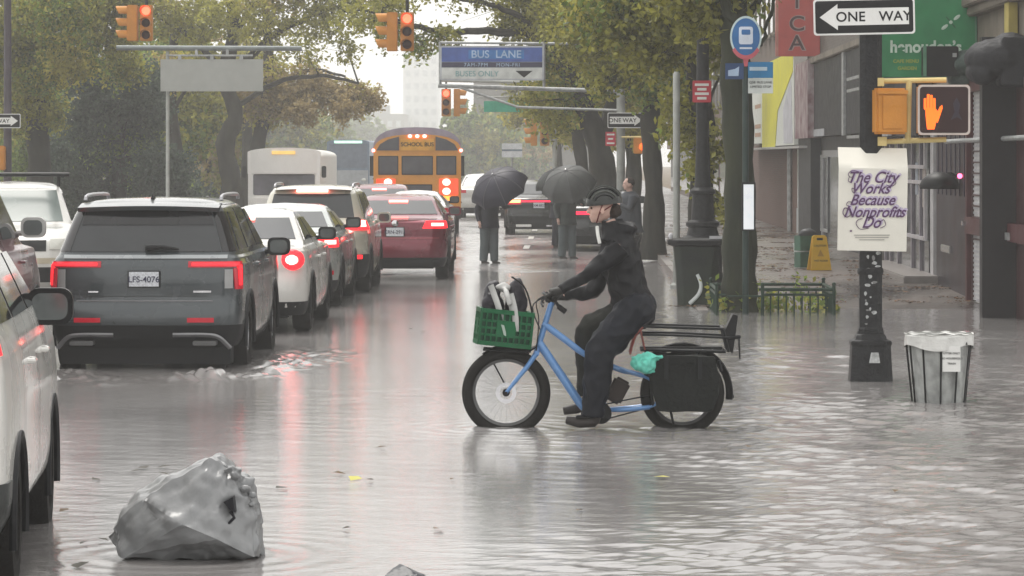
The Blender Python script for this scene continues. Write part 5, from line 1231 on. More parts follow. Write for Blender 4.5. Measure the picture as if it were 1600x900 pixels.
o = MB().prism(rrect(-.095, .095, cz-.10, cz+.14, .03), -.079, -.0745).build('bus_symbol', mat('pale_blue_white', (.62, .68, .78), .4), bs)
MB().prism(rrect(-.06, .06, cz+.03, cz+.10, .015), -.082, -.0795).bx(-.075, .075, -.082, -.0795, cz-.135, cz-.125).build('symbol_window', M_bb, o)
MB().bx(-.085, .085, -.079, -.0745, cz-.165, cz-.14).build('symbol_bar', mat('pale_blue_white', (.62, .68, .78), .4), bs)
M_b2 = mat('plate_blue', (.03, .20, .42), .4)
z0, z1 = wz(122, Yb)-zb, wz(97, Yb)-zb
MB().bx(.03, .37, -.06, -.05, z0, z1).build('route_plate', M_b2, bs)
MB().bx(.05, .29, -.064, -.0605, z0+.10, z0+.15).build('plate_lettering', mat('pale_plate_text', (.5, .62, .7), .4), bs)
o = MB().bx(.03, .37, -.06, -.05, wz(146, Yb)-zb, z0-.003).build('timetable_plate', mat('pale_plate', (.58, .62, .60), .4), bs)
for k, t_ in enumerate(('Q58  BUS LANE', 'LIMITED STOP')): text_mesh(t_, .045, 'plate_lettering', M_dark, o, (.2, -.063, z0-.06-k*.06))
o = MB().bx(-.28, -.03, -.06, -.05, wz(124, Yb)-zb, wz(99, Yb)-zb).build('route_plate', mat('plate_dark_blue', (.025, .06, .16), .4), bs)
MB().prism([(-.24, wz(119, Yb)-zb), (-.10, wz(119, Yb)-zb), (-.09, wz(104, Yb)-zb), (-.15, wz(108, Yb)-zb), (-.24, wz(110, Yb)-zb)], -.064, -.0605).build('plate_symbol', mat('pale_blue_text', (.4, .52, .68), .4), o)
zc_ = (wz(358, Yb)-zb, wz(288, Yb)-zb)
o = MB().bx(-.06, .13, -.12, -.06, zc_[0]-.02, zc_[1]+.03).build('timetable_case', M_dark, bs, bevel=.008)
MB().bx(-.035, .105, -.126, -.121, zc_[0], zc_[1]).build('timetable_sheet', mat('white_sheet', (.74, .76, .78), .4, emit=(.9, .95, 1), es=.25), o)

# ---- tree guard (low iron fence) round the big tree
Yg = 46.3; g0, g1 = wx(1120, Yg), wx(1303, Yg); zg = walk_z(Yg)
tg = empty('tree_guard', ((g0+g1)/2, Yg, zg-.06), 0, 'low dark green iron tree guard round the bed of the big tree, right sidewalk', 'tree guard')
M_grail = mat('dark_green_iron', (.022, .045, .03), .45, var=.3, bump=.2)
L2 = (g1-g0)/2; dd = 1.9
mb = MB(); n = 9
for (xa, ya, xb, yb_) in ((-L2, 0, L2, 0), (-L2, dd, L2, dd), (-L2, 0, -L2, dd), (L2, 0, L2, dd)):
    A, B = Vector((xa, ya, 0)), Vector((xb, yb_, 0)); up = Vector((0, 0, 1))
    if ya == yb_ == 0:    # the street side panel is open where the photo shows posts only at the left
        A2 = Vector((-L2+.62, 0, 0))
        mb.tube([A+up*.36, A+up*.36+Vector((.12, 0, 0))], .016, 6); mb.tube([A, A+up*.37], .02, 6)
        mb.tube([A+Vector((.14, 0, .34)), A+Vector((.6, 0, .34))], .014, 6)
        A = A2
    for z in (.05, .36, .43): mb.tube([A+up*z, B+up*z], .024 if z > .4 else .018, 6)
    L_ = (B-A).length
    for k in range(int(L_/.1)+1): p = A.lerp(B, k/max(1, int(L_/.1))); mb.tube([p+up*.05, p+up*.36], .011, 5)
    for p in (A, B): mb.tube([p, p+up*.48], .024, 8); mb.ell(tuple(p+up*.5), (.03, .03, .03), 8)
mb.build('iron_panel', M_grail, tg, smooth=True, angle=35)
bed = MB().bx(-L2+.05, L2-.05, .05, dd-.05, -.1, .07).build('planting_soil', M_mud, tg)

# ---- lamp post with stepped base behind, black litter bin in front, pale bent umbrella stick
Yl = 52.5; zl = walk_z(Yl)
lp = empty('street_lamp_post', (wx(1098, Yl), Yl, zl), 0, 'ornate black lamp post with a stepped fluted base, behind the black bin', 'lamp post')
MB().lathe([(.34, -.1), (.34, .25), (.30, .3), (.30, .75), (.34, .78), (.34, .84), (.25, .88), (.22, 1.0), (.26, 1.03), (.26, 1.08), (.18, 1.12), (.16, 1.5), (.20, 1.53), (.20, 1.57), (.13, 1.62), (.12, 1.75)], 24).build('cast_base', M_iron, lp, smooth=True, angle=25)
MB().lathe([(.12, 1.75), (.10, 2.4), (.085, 6.2)], 16).build('shaft', M_iron, lp, smooth=True)
MB().tube(smooth_pts([(0, 0, 6.2), (-.2, 0, 6.9), (-.9, 0, 7.2), (-1.6, 0, 7.1)], 4), .04, 8).build('arm', M_iron, lp, smooth=True)
MB().ell((-1.8, 0, 7.08), (.32, .14, .10), 14).build('lamp_head', M_galv, lp, smooth=True)
Yc = 49.5; zc2 = walk_z(Yc)
lb = empty('litter_bin', (wx(1088, Yc), Yc, zc2), 0, 'big black litter bin with a wide flat rim, in front of the ornate lamp post', 'litter bin')
octloft([(.27, -.05), (.30, .5), (.335, .84)], .3).build('bin_body', mat('black_green_bin', (.022, .026, .027), .45, c2=(.045, .06, .04), scale=2, bump=.2), lb, bevel=.01)
octloft([(.34, .84), (.42, .87), (.42, .93), (.36, .95)], .3).build('bin_rim', M_black, lb, bevel=.008)
MB().bx(.18, .38, -.36, -.28, .95, .99).ell((-.38, -.3, .99), (.035, .035, .045), 10).build('rim_clip', mat('pale_clip', (.55, .55, .58), .4), lb)
o = MB().tube(smooth_pts([(-.11, -.36, .02), (0.02, -.40, .16), (.05, -.39, .30), (.0, -.36, .44)], 5), [.035]*8+[.03]*8, 8, flat=.6).build('discarded_umbrella', mat('pale_grey_cloth', (.55, .58, .58), .5), None, smooth=True)
o.location = lb.location; tag(o, 'pale folded umbrella leaning against the black litter bin', 'umbrella')

# ---- plain poles and small signs, right side
def pole_thing(label, px, Y, pytop, r, m, name='pole', zg_=None, cat='pole'):
    z0 = walk_z(Y) if zg_ is None else zg_
    o = empty(name, (wx(px, Y), Y, z0), 0, label, cat)
    MB().lathe([(r*1.8, 0), (r*1.8, .06), (r, .1), (r, wz(pytop, Y)-z0), (r*.6, wz(pytop, Y)-z0+.04)], 14).build('shaft', m, o, smooth=True)
    return o
M_gp = mat('pale_galvanised_pole', (.34, .35, .33), .5, .2, var=.2)
pole_thing('pale galvanised pole with a bare top, left of the ornate lamp post', 1057, 53.5, 116, .055, M_gp)
p2 = pole_thing('pale galvanised pole carrying the ONE WAY arrow and the far bus lane gantry arm', 970, 80, 60, .10, M_gp, zg_=.14)
one_way('small ONE WAY sign with a white arrow pointing right, above the cyclist', (wx(978, 79.8), 79.8, wz(188, 79.8)), .86, .36, True)
ped_far = ped_box((wx(1001, 78), 78, wz(228, 78)), 'distant orange pedestrian signal glowing among the trunks, right of the cyclist\'s helmet', .34, .36, .25, R(-8), False)
MB().ell((.07, -.03, -.02), (.10, .05, .09), 12).build('lit_hand', mat('lit_orange_hand', (1, .35, .05), .4), ped_far, smooth=True)
MB().tube([(-.45, .1, .2), (.1, .1, .2)], .025, 6).build('bracket', M_yelp, ped_far)
def plate(label, px0, px1, py0, py1, Y, m, name='sign', th=.02, cat='sign', back=None):
    o = empty(name, (wx((px0+px1)/2, Y), Y, wz((py0+py1)/2, Y)), 0, label, cat); w_, h_ = (px1-px0)/S(Y)/2, (py1-py0)/S(Y)/2
    MB().prism(rrect(-w_, w_, -h_, h_, min(w_, h_)*.12), -th, 0).build('sign_plate', m, o)
    return o, w_, h_
M_rs = mat('red_sign_face', (.50, .05, .07), .4); 
def striped(o, w_, h_, n=3, m=M_white, y=-.024):
    for k in range(n):
        z = h_*(.62-1.24*k/max(1, n-1)); ww = w_*(.75 if k % 2 == 0 else .5); MB().bx(-ww, ww, y, y+.003, z-h_*.12, z+h_*.12).build('sign_lettering', m, o)
o, w_, h_ = plate('red and white parking regulation sign on the tree trunk, left of the bus stop', 1082, 1111, 126, 160, 50, M_rs); striped(o, w_, h_, 4)
o, w_, h_ = plate('small faded red parking sign below the small ONE WAY sign', 946, 962, 206, 228, 79.9, M_rs); striped(o, w_, h_, 3)
# white notice box above the far crossing
o, w_, h_ = plate('small blue and white street sign far away above the umbrellas', 784, 816, 224, 246, 118, mat('far_sign_white', (.7, .72, .75), .5)); MB().bx(-w_, w_, -.03, -.021, -h_*.1, h_*.15).build('sign_stripe', mat('far_sign_dark', (.2, .25, .3), .5), o)
MB().tube([(0, .02, -h_), (0, .02, -wz(235, 118)+.1)], .04, 6).build('post', M_gp, o)

# ---- traffic signals
def traffic_signal(label, px, py, Y, h=.95, two=True, lit=True, rz=0., hang=0.):
    """py = centre of the top (red) lamp"""
    o = empty('traffic_signal', (wx(px, Y), Y, wz(py, Y)), rz, label, 'traffic light')
    w_ = h*.34; s3 = h/3
    MB().bx(-w_/2, w_/2, 0, .22, -h+s3/2, s3/2).build('housing', M_yel, o, bevel=.015)
    for k in range(3):
        z = -k*s3; m = mat('lit_red_signal', (1, .1, .05), .3, emit=(1, .06, .03), es=5.) if (k == 0 and lit) else mat('dark_lens', (.05, .015, .01), .2)
        MB().ell((0, -.01, z), (s3*.36, .03, s3*.36), 14).build('lens', m, o, smooth=True)
        v = MB(); vs = []; fs = []; n = 14
        for i in range(n+1):
            a = R(-30)+R(240)*i/n; r_ = s3*.43
            vs += [(r_*math.cos(a), -.005, z+r_*math.sin(a)), (r_*math.cos(a)*1.02, -.2-.06*math.sin(a), z+r_*math.sin(a)*.97)]
        for i in range(n): fs.append((2*i, 2*i+2, 2*i+3, 2*i+1))
        v.add(vs, fs).build('visor', M_yel, o, smooth=True)
    if two:
        d = -1 if two is True else two
        hb2 = MB().bx(d*(w_*1.15)-.11, d*(w_*1.15)+.11, .02, .02+w_, -h+s3/2, s3/2).build('housing', M_yel, o, bevel=.015)
        for k in range(3):
            z = -k*s3; v = MB(); vs = []; fs = []; n = 12; x0 = d*(w_*1.15)+d*.11; cy_ = .02+w_/2
            for i in range(n+1):
                a = R(-30)+R(240)*i/n; r_ = s3*.43
                vs += [(x0, cy_+r_*math.cos(a), z+r_*math.sin(a)), (x0+d*(.2+.05*math.sin(a)), cy_+r_*math.cos(a), z+r_*math.sin(a))]
            for i in range(n): fs.append((2*i, 2*i+2, 2*i+3, 2*i+1))
            v.add(vs, fs).build('visor', M_yel, o, smooth=True)
    if hang: MB().tube([(0, .1, s3/2), (0, .1, s3/2+hang)], .035, 8).build('hanger', M_dark, o)
    return o
traffic_signal('red traffic light at top left among the leaves', 228, 17, 72, .76, True, hang=.9)
traffic_signal('red traffic light hanging at top centre in front of the branches', 636, 29, 72, .82, True, hang=.9)
traffic_signal('faded red traffic light on the far gantry, left of the green street sign', 697, 146, 118, .95, 1, hang=.3)
traffic_signal('unlit far traffic light beside the far pole, above the umbrellas', 851, 192, 118, .95, True, lit=False)
# mast arm that carries the two near signals (above the picture) with its dark pole at the left
Ym = 72.1; lpz = .1
o = empty('signal_mast', (wx(12, Ym), Ym, lpz), 0, 'dark signal mast at the left edge with a ONE WAY sign on it', 'signal mast')
za = wz(19, 72)+.86/6+.9
MB().lathe([(.16, 0), (.16, .5), (.09, .6), (.075, za+.3)], 14).build('shaft', mat('dark_violet_mast', (.06, .05, .06), .5), o, smooth=True)
MB().tube([(0, 0, za-lpz-.1), (wx(660, Ym)-wx(12, Ym), 0, za-lpz+.02)], [.07, .035], 10).tube([(0, 0, za+.9), (wx(400, Ym)-wx(12, Ym), 0, za-lpz)], .012, 6).build('mast_arm', M_dark, o, smooth=True)
MB().bx(-.35, -.02, -.3, -.05, wz(266, Ym)-lpz, wz(228, Ym)-lpz).build('signal_box', M_yel, o, bevel=.02)
one_way('ONE WAY sign pointing right at the left edge, on the dark mast', (wx(-2, 71.8), 71.8, wz(189, 71.8)), .92, .30, True)
# blank sign seen from the back, hung from a horizontal pipe
Yq = 82.; o = empty('overhead_sign', (wx(262, Yq), Yq, .1), 0, 'blank grey back of an overhead sign hung from a horizontal pipe, left side', 'overhead sign')
q = lambda px, py: (wx(px, Yq)-wx(262, Yq), wz(py, Yq)-.1)
M_gp2 = mat('grey_pipe', (.20, .22, .22), .5, .3)
MB().lathe([(.08, 0), (.08, .3), (.045, .35), (.042, q(262, 80)[1])], 12).build('pole', M_gp, o, smooth=True)
a_, b_ = q(183, 75), q(472, 76); MB().tube([(a_[0], -.1, a_[1]), (b_[0], -.1, b_[1])], .062, 10).build('cross_pipe', M_gp2, o, smooth=True)
a_, b_ = q(262, 87), q(396, 87); mb = MB(); mb.tube([(a_[0], -.15, a_[1]), (b_[0], -.15, b_[1])], .022, 8)
for px in (282, 332, 378): c = q(px, 90); mb.bx(c[0]-.04, c[0]+.04, -.19, -.12, c[1]-.06, c[1]+.05)
for px in (308, 356): c = q(px, 83); mb.bx(c[0]-.03, c[0]+.03, -.17, -.08, c[1]-.05, c[1]+.08)
mb.build('hanger', M_galv, o)
a_, b_ = q(252, 143), q(412, 93); MB().bx(a_[0], b_[0], -.16, -.13, a_[1], b_[1]).build('sign_back', mat('dull_aluminium', (.36, .37, .35), .55, .1, var=.06), o, bevel=.004)
# bus lane gantry sign
Yw = 80.; o = empty('bus_lane_sign', (wx(769, Yw), Yw-.2, wz(99, Yw)), 0, 'overhead BUS LANE sign in blue and white on a steel arm, centre', 'overhead sign')
w_, h_ = 81/S(Yw), 27/S(Yw)
MB().prism(rrect(-w_, w_, -h_, h_, .05), -.02, .02).build('sign_plate', mat('pale_frame', (.45, .47, .50), .45), o)
MB().bx(-w_+.04, w_-.04, -.026, -.021, .03, h_-.04).build('blue_panel', mat('lane_sign_blue', (.07, .12, .36), .4), o)
MB().bx(-.55, .75, -.028, -.0262, .10, h_-.1).build('blue_highlight', mat('lane_sign_blue2', (.05, .18, .45), .4), o)
MB().bx(-w_+.04, w_-.04, -.026, -.021, -.10, .02).build('dark_panel', mat('lane_sign_dark', (.05, .05, .09), .4), o)
MB().bx(-w_+.04, w_-.04, -.026, -.021, -h_+.04, -.11).build('white_panel', mat('lane_sign_white', (.6, .62, .6), .4), o)
pt_ = mat('pale_blue_text', (.4, .52, .68), .4)
text_mesh('BUS  LANE', .25, 'lettering', pt_, o, (.10, -.03, .20), bold=.003); text_mesh('7AM-7PM    MON-FRI', .12, 'lettering', pt_, o, (0, -.03, -.045), space=1.2)
text_mesh('BUSES ONLY', .18, 'lettering', mat('teal_text', (.15, .33, .35), .4), o, (-.35, -.03, -.255)); MB().prism([(.55, -.18), (.95, -.18), (.75, -.34)], -.03, -.0262).build('arrow', M_dark, o)
arm = MB(); x1 = wx(970, Yw)-wx(769, Yw)
arm.tube([(-w_-.05, .12, -h_-.12), (x1, .12+.2, -h_-.25)], .05, 8); arm.tube([(-w_, .12, -h_-.15), (-w_, .12, h_+.1)], .035, 8); arm.tube([(w_, .12, -h_-.15), (w_, .12, h_+.1)], .035, 8)
arm.tube([(-w_, .12, h_+.08), (x1, .32, h_+.05)], .03, 8); arm.tube([(-w_+.4, .12, -h_-.14), (.6, .2, -h_-.62), (x1, .25, -h_-.7)], .03, 8)
arm.build('gantry_arm', M_galv, o, smooth=True)
# far pole with arm and green street sign
Yf = 118.; o = empty('far_signal_pole', (wx(867, Yf), Yf, .05), 0, 'far galvanised signal pole with arm, above the umbrellas', 'signal pole')
MB().lathe([(.13, 0), (.13, .3), (.09, .4), (.075, wz(100, Yf))], 12).tube([(0, 0, wz(132, Yf)), (wx(690, Yf)-wx(867, Yf), 0, wz(128, Yf))], .05, 8).tube([(0, 0, wz(118, Yf)), (wx(800, Yf)-wx(867, Yf), 0, wz(153, Yf)), (wx(745, Yf)-wx(867, Yf), 0, wz(155, Yf))], .03, 6).build('shaft', M_gp, o, smooth=True)
o, w_, h_ = plate('green street name sign hung on the far arm, below the bus lane sign', 756, 828, 158, 175, 118, mat('street_sign_green', (.05, .34, .22), .4)); MB().bx(-w_*.9, w_*.9, -.03, -.0, h_*1.15, h_*1.5).build('hanging_bar', M_gp, o)

# ---- wet floor board
Yz = 60.5; zf_ = walk_z(Yz)
wf = empty('wet_floor_board', (wx(1280, Yz), Yz, zf_), R(12), 'yellow folding wet floor board standing outside the shop', 'floor sign')
M_wf = mat('board_yellow', (.70, .42, .03), .4, var=.08)
for s_ in (-1, 1):
    mb = MB(); pts = [(-.19, 0), (.19, 0), (.13, .60), (.10, .63), (-.10, .63), (-.13, .60)]
    mb.prism(pts, -.012, .012); o = mb.build('panel', M_wf, wf, bevel=.004, loc=(0, s_*.13, 0)); o.rotation_euler = (s_*R(11), 0, 0)
    if s_ < 0:
        MB().bx(-.055, .055, -.016, -.0125, .54, .58).build('handle_slot', M_dark, o)
        text_mesh('CAUTION', .05, 'lettering', M_dark, o, (0, -.014, .44)); MB().prism([(-.06, .25), (.06, .25), (0, .37)], -.0145, -.0125).build('warning_triangle', mat('faded_ochre', (.45, .25, .03), .4), o)
        text_mesh('WET FLOOR', .045, 'lettering', M_dark, o, (0, -.014, .17))

# ---- rubbish bags
def facet_bag(name, label, loc, pts, m, seed, hs=.0, disp=.006, knots=()):
    o = empty(name, loc, 0, label, 'rubbish bag')
    bm = bmesh.new(); rs = random.Random(seed)
    for p in pts: bm.verts.new(p)
    r = bmesh.ops.convex_hull(bm, input=bm.verts)
    bmesh.ops.delete(bm, geom=[v for v in bm.verts if not v.link_faces], context='VERTS')
    bmesh.ops.triangulate(bm, faces=bm.faces)
    bmesh.ops.subdivide_edges(bm, edges=bm.edges, cuts=4, use_grid_fill=True)
    bmesh.ops.subdivide_edges(bm, edges=bm.edges, cuts=2, use_grid_fill=True)
    bm.normal_update()
    for v in bm.verts:
        n1 = noise.noise(v.co*6+Vector((seed, 0, 0))); n2 = 1-abs(noise.noise(v.co*11+Vector((0, seed, 0))))*2; n3 = noise.noise(v.co*30)
        k = 1.0
        for (kc, kr, ks) in knots:
            k += ks*math.exp(-((v.co-Vector(kc)).length/kr)**2)
        q = v.co+Vector((n1, n2, n3))*.02
        c1 = noise.voronoi(q*7+Vector((seed, 0, 0)))[0][0]; c2 = noise.voronoi(Vector((q.x*17, q.y*12, q.z*13+seed)))[0][0]; c3 = noise.voronoi(q*34)[0][0]
        v.co += v.normal*(n1*disp*.7-(c1-.4)*disp*3.6*(.6+.4*k)-(c2-.4)*disp*1.5*k-(c3-.4)*disp*.5*k)
    for f in bm.faces: f.smooth = True
    for e in bm.edges:
        if len(e.link_faces) == 2 and e.calc_face_angle(0) > R(32): e.smooth = False
    me = bpy.data.meshes.new('bag_film'); bm.to_mesh(me); bm.free(); me.materials.append(m)
    b = bpy.data.objects.new('bag_film', me); col.objects.link(b); b.parent = o
    return o
Yr = 18.4; bc = (wx(292, Yr), Yr, 0)
def gp(px, py, dy=0): return (wx(px, Yr)-bc[0], dy, wz(py, Yr))
G = [gp(167, 840, .0), gp(178, 822, -.10), gp(185, 850, -.15), gp(200, 865, -.22), gp(200, 868, .1), gp(215, 765, .05), gp(225, 772, -.15), gp(245, 800, -.24), gp(240, 868, -.17), gp(300, 870, -.20), gp(360, 870, -.19), gp(405, 866, -.2), gp(412, 830, -.12), gp(414, 815, .05),
     gp(408, 866, .15), gp(400, 775, -.12), gp(385, 742, -.08), gp(392, 745, .1), gp(365, 722, -.1), gp(345, 710, -.02), gp(330, 714, -.10), gp(335, 712, .15), gp(282, 765, -.20), gp(296, 808, -.36), gp(350, 830, -.38), gp(330, 762, -.22), gp(270, 745, .02), gp(255, 760, .2), gp(300, 730, .2), gp(350, 870, .35), gp(250, 868, .35), gp(385, 800, .25), gp(300, 800, .33), gp(352, 775, -.26)]
M_gb = mat('grey_bin_bag_film', (.22, .225, .23), .32, var=.12, scale=3, bump=.25, bscale=12, coat=.35)
o = facet_bag('rubbish_bag', 'bulging grey plastic rubbish bag afloat in the near left water, knotted at its upper right', bc, G, M_gb, 3, disp=.010, knots=[(gp(375, 750, -.1), .14, 3.2), (gp(395, 800, -.1), .10, 2.)])
mb = MB()
for (px, py, r_) in ((372, 738, .035), (388, 760, .03), (380, 775, .028), (396, 785, .022), (365, 752, .03), (398, 770, .02)): mb.ell(gp(px, py, -.13), (r_, r_, r_*.8), 12)
mb.tube([gp(355, 735, -.12), gp(366, 726, -.13), gp(380, 733, -.14)], .018, 6)
organic(mb, 'knot', M_gb, o, .006, 1, .012, 20, 4, .012, 32)
hole = mat('bag_hole_shadow', (.01, .01, .014), .5)
mb = MB(); mb.prism([(gp(358, 772)[0], gp(358, 776)[2]), (gp(372, 768)[0], gp(372, 768)[2]), (gp(376, 792)[0], gp(376, 792)[2]), (gp(366, 786)[0], gp(366, 786)[2])], -.30, -.05)
mb.tube([gp(368, 790, -.285), gp(374, 800, -.285), gp(360, 815, -.30), gp(354, 826, -.31)], [.012, .01, .007, .004], 5)
mb.build('torn_opening', hole, o, smooth=True, angle=30)
Y2 = 15.6; bc2 = (wx(640, Y2), Y2, 0)
gp2 = lambda px, py, dy=0: (wx(px, Y2)-bc2[0], dy, wz(py, Y2))
G2 = [gp2(600, 899, -.1), gp2(624, 880, .0), gp2(655, 890, -.12), gp2(682, 902, -.1), gp2(700, 930, -.2), gp2(705, 960, .1), gp2(585, 925, -.2), gp2(570, 960, 0), gp2(590, 965, -.3), gp2(690, 965, -.3), gp2(640, 965, .3), gp2(640, 920, .25)]
facet_bag('rubbish_bag', 'top of a black rubbish bag at the bottom edge of the picture', bc2, G2, mat('black_bag_film', (.02, .023, .03), .4, bump=.3, bscale=16, coat=.1), 8, disp=.005)

# ---- floating leaves
lf = MB(); lf.add([(-.05, 0, .004), (0, -.025, .010), (.055, .0, .006), (0, .03, .012)], [(0, 1, 2, 3)])
lc = [mat('yellow_leaf', (.45, .42, .10), .6), mat('brown_leaf', (.12, .08, .045), .6), mat('dark_leaf', (.05, .045, .035), .6)]
leaf0 = []
for m_ in lc:
    o = lf.build('leaf', m_); o.location = (0, 5, -2); leaf0.append(o)
spots = [(530, 742, 1, .9), (554, 750, 0, 1.4), (578, 752, 1, .6), (440, 765, 2, 1.2), (684, 829, 1, 1.), (542, 828, 1, .5), (596, 701, 1, .9), (225, 733, 2, 1.3), (213, 738, 2, 1.), (256, 732, 2, 1.), (257, 743, 2, .9), (150, 752, 2, .9), (131, 851, 2, .8), (124, 886, 2, 1.5), (160, 846, 2, .8), (706, 751, 1, .5),
         (1035, 748, 0, 1.1), (820, 560, 1, 1.), (640, 515, 2, 1.), (660, 520, 1, .9), (1170, 700, 1, .9), (1225, 770, 1, .8), (62, 735, 1, 1.2), (100, 800, 1, .9), (905, 800, 1, .6), (1400, 770, 1, .7)]
where = ['leftmost of the small group in the middle of the open water', 'beside the brown leaf in the middle of the open water', 'just right of the pale yellow leaf in mid water', 'between the grey rubbish bag and the middle leaves',
 'alone on open water above the black rubbish bag', 'alone left of the black rubbish bag', 'below the splash, left of the bicycle front wheel', 'behind the grey rubbish bag, leftmost of four', 'behind the grey rubbish bag, second of four', 'behind the grey rubbish bag, topmost of four', 'behind the grey rubbish bag, lowest of four',
 'between the grey bag and the near white SUV wheel', 'in front of the left tip of the grey bag', 'at the bottom edge below the near white SUV', 'just left of the tip of the grey bag', 'alone below the bicycle front wheel', 'near the pavement corner below the bicycle pedals', 'right in front of the green crate',
 'on the reflections behind the red sedan, left one', 'on the reflections behind the red sedan, right one', 'just below the bicycle rear wheel', 'below and right of the bicycle rear wheel', 'beside the near white SUV front wheel', 'right of the near white SUV front wheel', 'alone on open water low in the picture right of centre', 'on the rippled water below the litter basket']
used = set(); rl_ = random.Random(2)
for px, py, k, s_ in spots:
    Y = CAM_H*FPX/(py-245); o = leaf0[k]
    if k in used: o = leaf0[k].copy(); col.objects.link(o)
    used.add(k); o.location = (wx(px, Y), Y, .008); o.scale = (s_, s_*1.3, 1); o.rotation_euler = (rl_.uniform(-.2, .2), rl_.uniform(-.2, .2), rl_.uniform(0, 6))
    tag(o, ('pale yellow', 'brown', 'dark')[k]+' leaf floating '+where[spots.index((px, py, k, s_))], 'leaf', 'leaves floating on the flood water')
# ============================================================ cargo bike, rider and their load   (bike plane Y = 27.07, 197 px per metre)
BY = 27.07; BX0 = wx(930, BY)
def bp(px, py, dy=0.): return Vector((wx(px, BY)-BX0, dy, wz(py, BY)))
def rp(px, py, dy=0.): return bp(px, py, dy)
bike = empty('cargo_bicycle', (BX0, BY, 0), 0, 'blue longtail cargo bicycle standing in the flood water with a rider on it', 'bicycle')
P_blue = paint('sky_blue_frame_paint', (.12, .27, .55), metal=.1)
def bwheel(px, py, r, tw):
    c = bp(px, py)
    t = MB(); n = 14
    prof = [(r-tw+tw*math.cos(a)*1.0, tw*math.sin(a)) for a in np.linspace(0, 2*PI, n+1)]
    t.lathe(prof, 56, (0, 0, 0), 'Y', cap=False)
    o = t.build('wheel', M_rubber, bike, smooth=True, loc=c)
    h = MB(); h.lathe([(r-tw*2+.004, -.028), (r-tw*2-.018, -.02), (r-tw*2-.018, .02), (r-tw*2+.004, .028), (r-tw*2+.004, -.028)], 48, (0, 0, 0), 'Y', cap=False)
    h.build('rim', mat('bike_rim_alloy', (.10, .10, .10), .4, .3), o, smooth=True)
    h = MB(); h.lathe([(.03, -.05), (.03, .05)], 12, (0, 0, 0), 'Y'); h.lathe([(.012, -.075), (.012, .075)], 8, (0, 0, 0), 'Y')
    h.build('hub', M_black, o, smooth=True)
    h = MB()
    for k in range(28):
        a = 2*PI*k/28; b = a+(.25 if k % 2 else -.25); yy = .03 if k % 4 < 2 else -.03
        h.tube([(.028*math.cos(b), yy, .028*math.sin(b)), ((r-tw*2-.01)*math.cos(a), 0, (r-tw*2-.01)*math.sin(a))], .0011, 4, cap=False)
    h.build('spoke', mat('spoke_steel', (.16, .16, .16), .4, .5), o)
    h = MB(); h.lathe([(.082, -.058), (.082, -.056), (.05, -.056), (.05, -.058)], 24, (0, 0, 0), 'Y', cap=False); h.build('brake_disc', M_chrome, o)
    return o
bwheel(791, 613, .352, .045); bwheel(1066, 614, .335, .043)
fr = MB()
fr.tube([bp(862, 472), bp(838, 552)], .024, 12)                                   # head tube
fr.tube(smooth_pts([bp(848, 505), bp(882, 530), bp(918, 556), bp(965, 576), bp(1012, 590)], 5), [.027]*9+[.024]*8+[.015]*4, 12)
fr.tube(smooth_pts([bp(842, 535), bp(878, 588), bp(912, 636), bp(937, 645)], 5), .034, 12)
fr.tube([bp(952, 560), bp(941, 645)], .022, 12)                                   # seat tube
for s_ in (-.07, .07):
    fr.tube(smooth_pts([bp(944, 640, 0), bp(975, 639, s_), bp(1015, 635, s_*1.1)], 4), .019, 10)
    fr.tube([bp(1015, 635, s_*1.1), bp(1066, 614, s_)], .011, 8)
    fr.tube([bp(962, 574, 0), bp(1000, 585, s_), bp(1066, 614, s_)], .012, 8)
fr.build('frame', P_blue, bike, smooth=True)
fk = MB()
fk.tube([bp(838, 552, -.055), bp(838, 552, .055)], .024, 10)
for s_ in (-.055, .055): fk.tube([bp(838, 552, s_), bp(824, 572, s_), bp(791, 613, s_)], [.021, .02, .014], 10)
fk.build('fork', P_blue, bike, smooth=True)
MB().tube([bp(864, 466), bp(856, 490)], .019, 10).tube([bp(864, 466), bp(852, 458)], .018, 8).build('stem', M_black, bike, smooth=True)
hb = MB(); hb.tube(smooth_pts([bp(866, 464, -.33), bp(858, 462, -.2), bp(850, 458, -.06), bp(850, 458, .06), bp(858, 462, .2), bp(866, 464, .33)], 4), .013, 8)
hbo = hb.build('handlebar', M_black, bike, smooth=True)
for s_ in (-1, 1):
    MB().tube([bp(861, 463, s_*.21), bp(868, 465, s_*.34)], .018, 10).build('grip', M_rubber, hbo, smooth=True)
    MB().tube(smooth_pts([bp(856, 462, s_*.19), bp(846, 470, s_*.22), bp(849, 476, s_*.32)], 3), .008, 6).build('brake_lever', M_black, hbo, smooth=True)
MB().tube(smooth_pts([bp(850, 462, -.05), bp(838, 472, -.10), bp(842, 500, -.06), bp(838, 548, -.04)], 5), .005, 6).tube(smooth_pts([bp(852, 464, .04), bp(832, 480, .06), bp(846, 520, .04)], 5), .005, 6).build('brake_cable', M_black, bike, smooth=True)
MB().tube([bp(872, 478, -.05), bp(884, 487, -.05)], .022, 10).tube([bp(866, 468, -.03), bp(874, 480, -.05)], .012, 8).build('bell', M_black, bike, smooth=True)
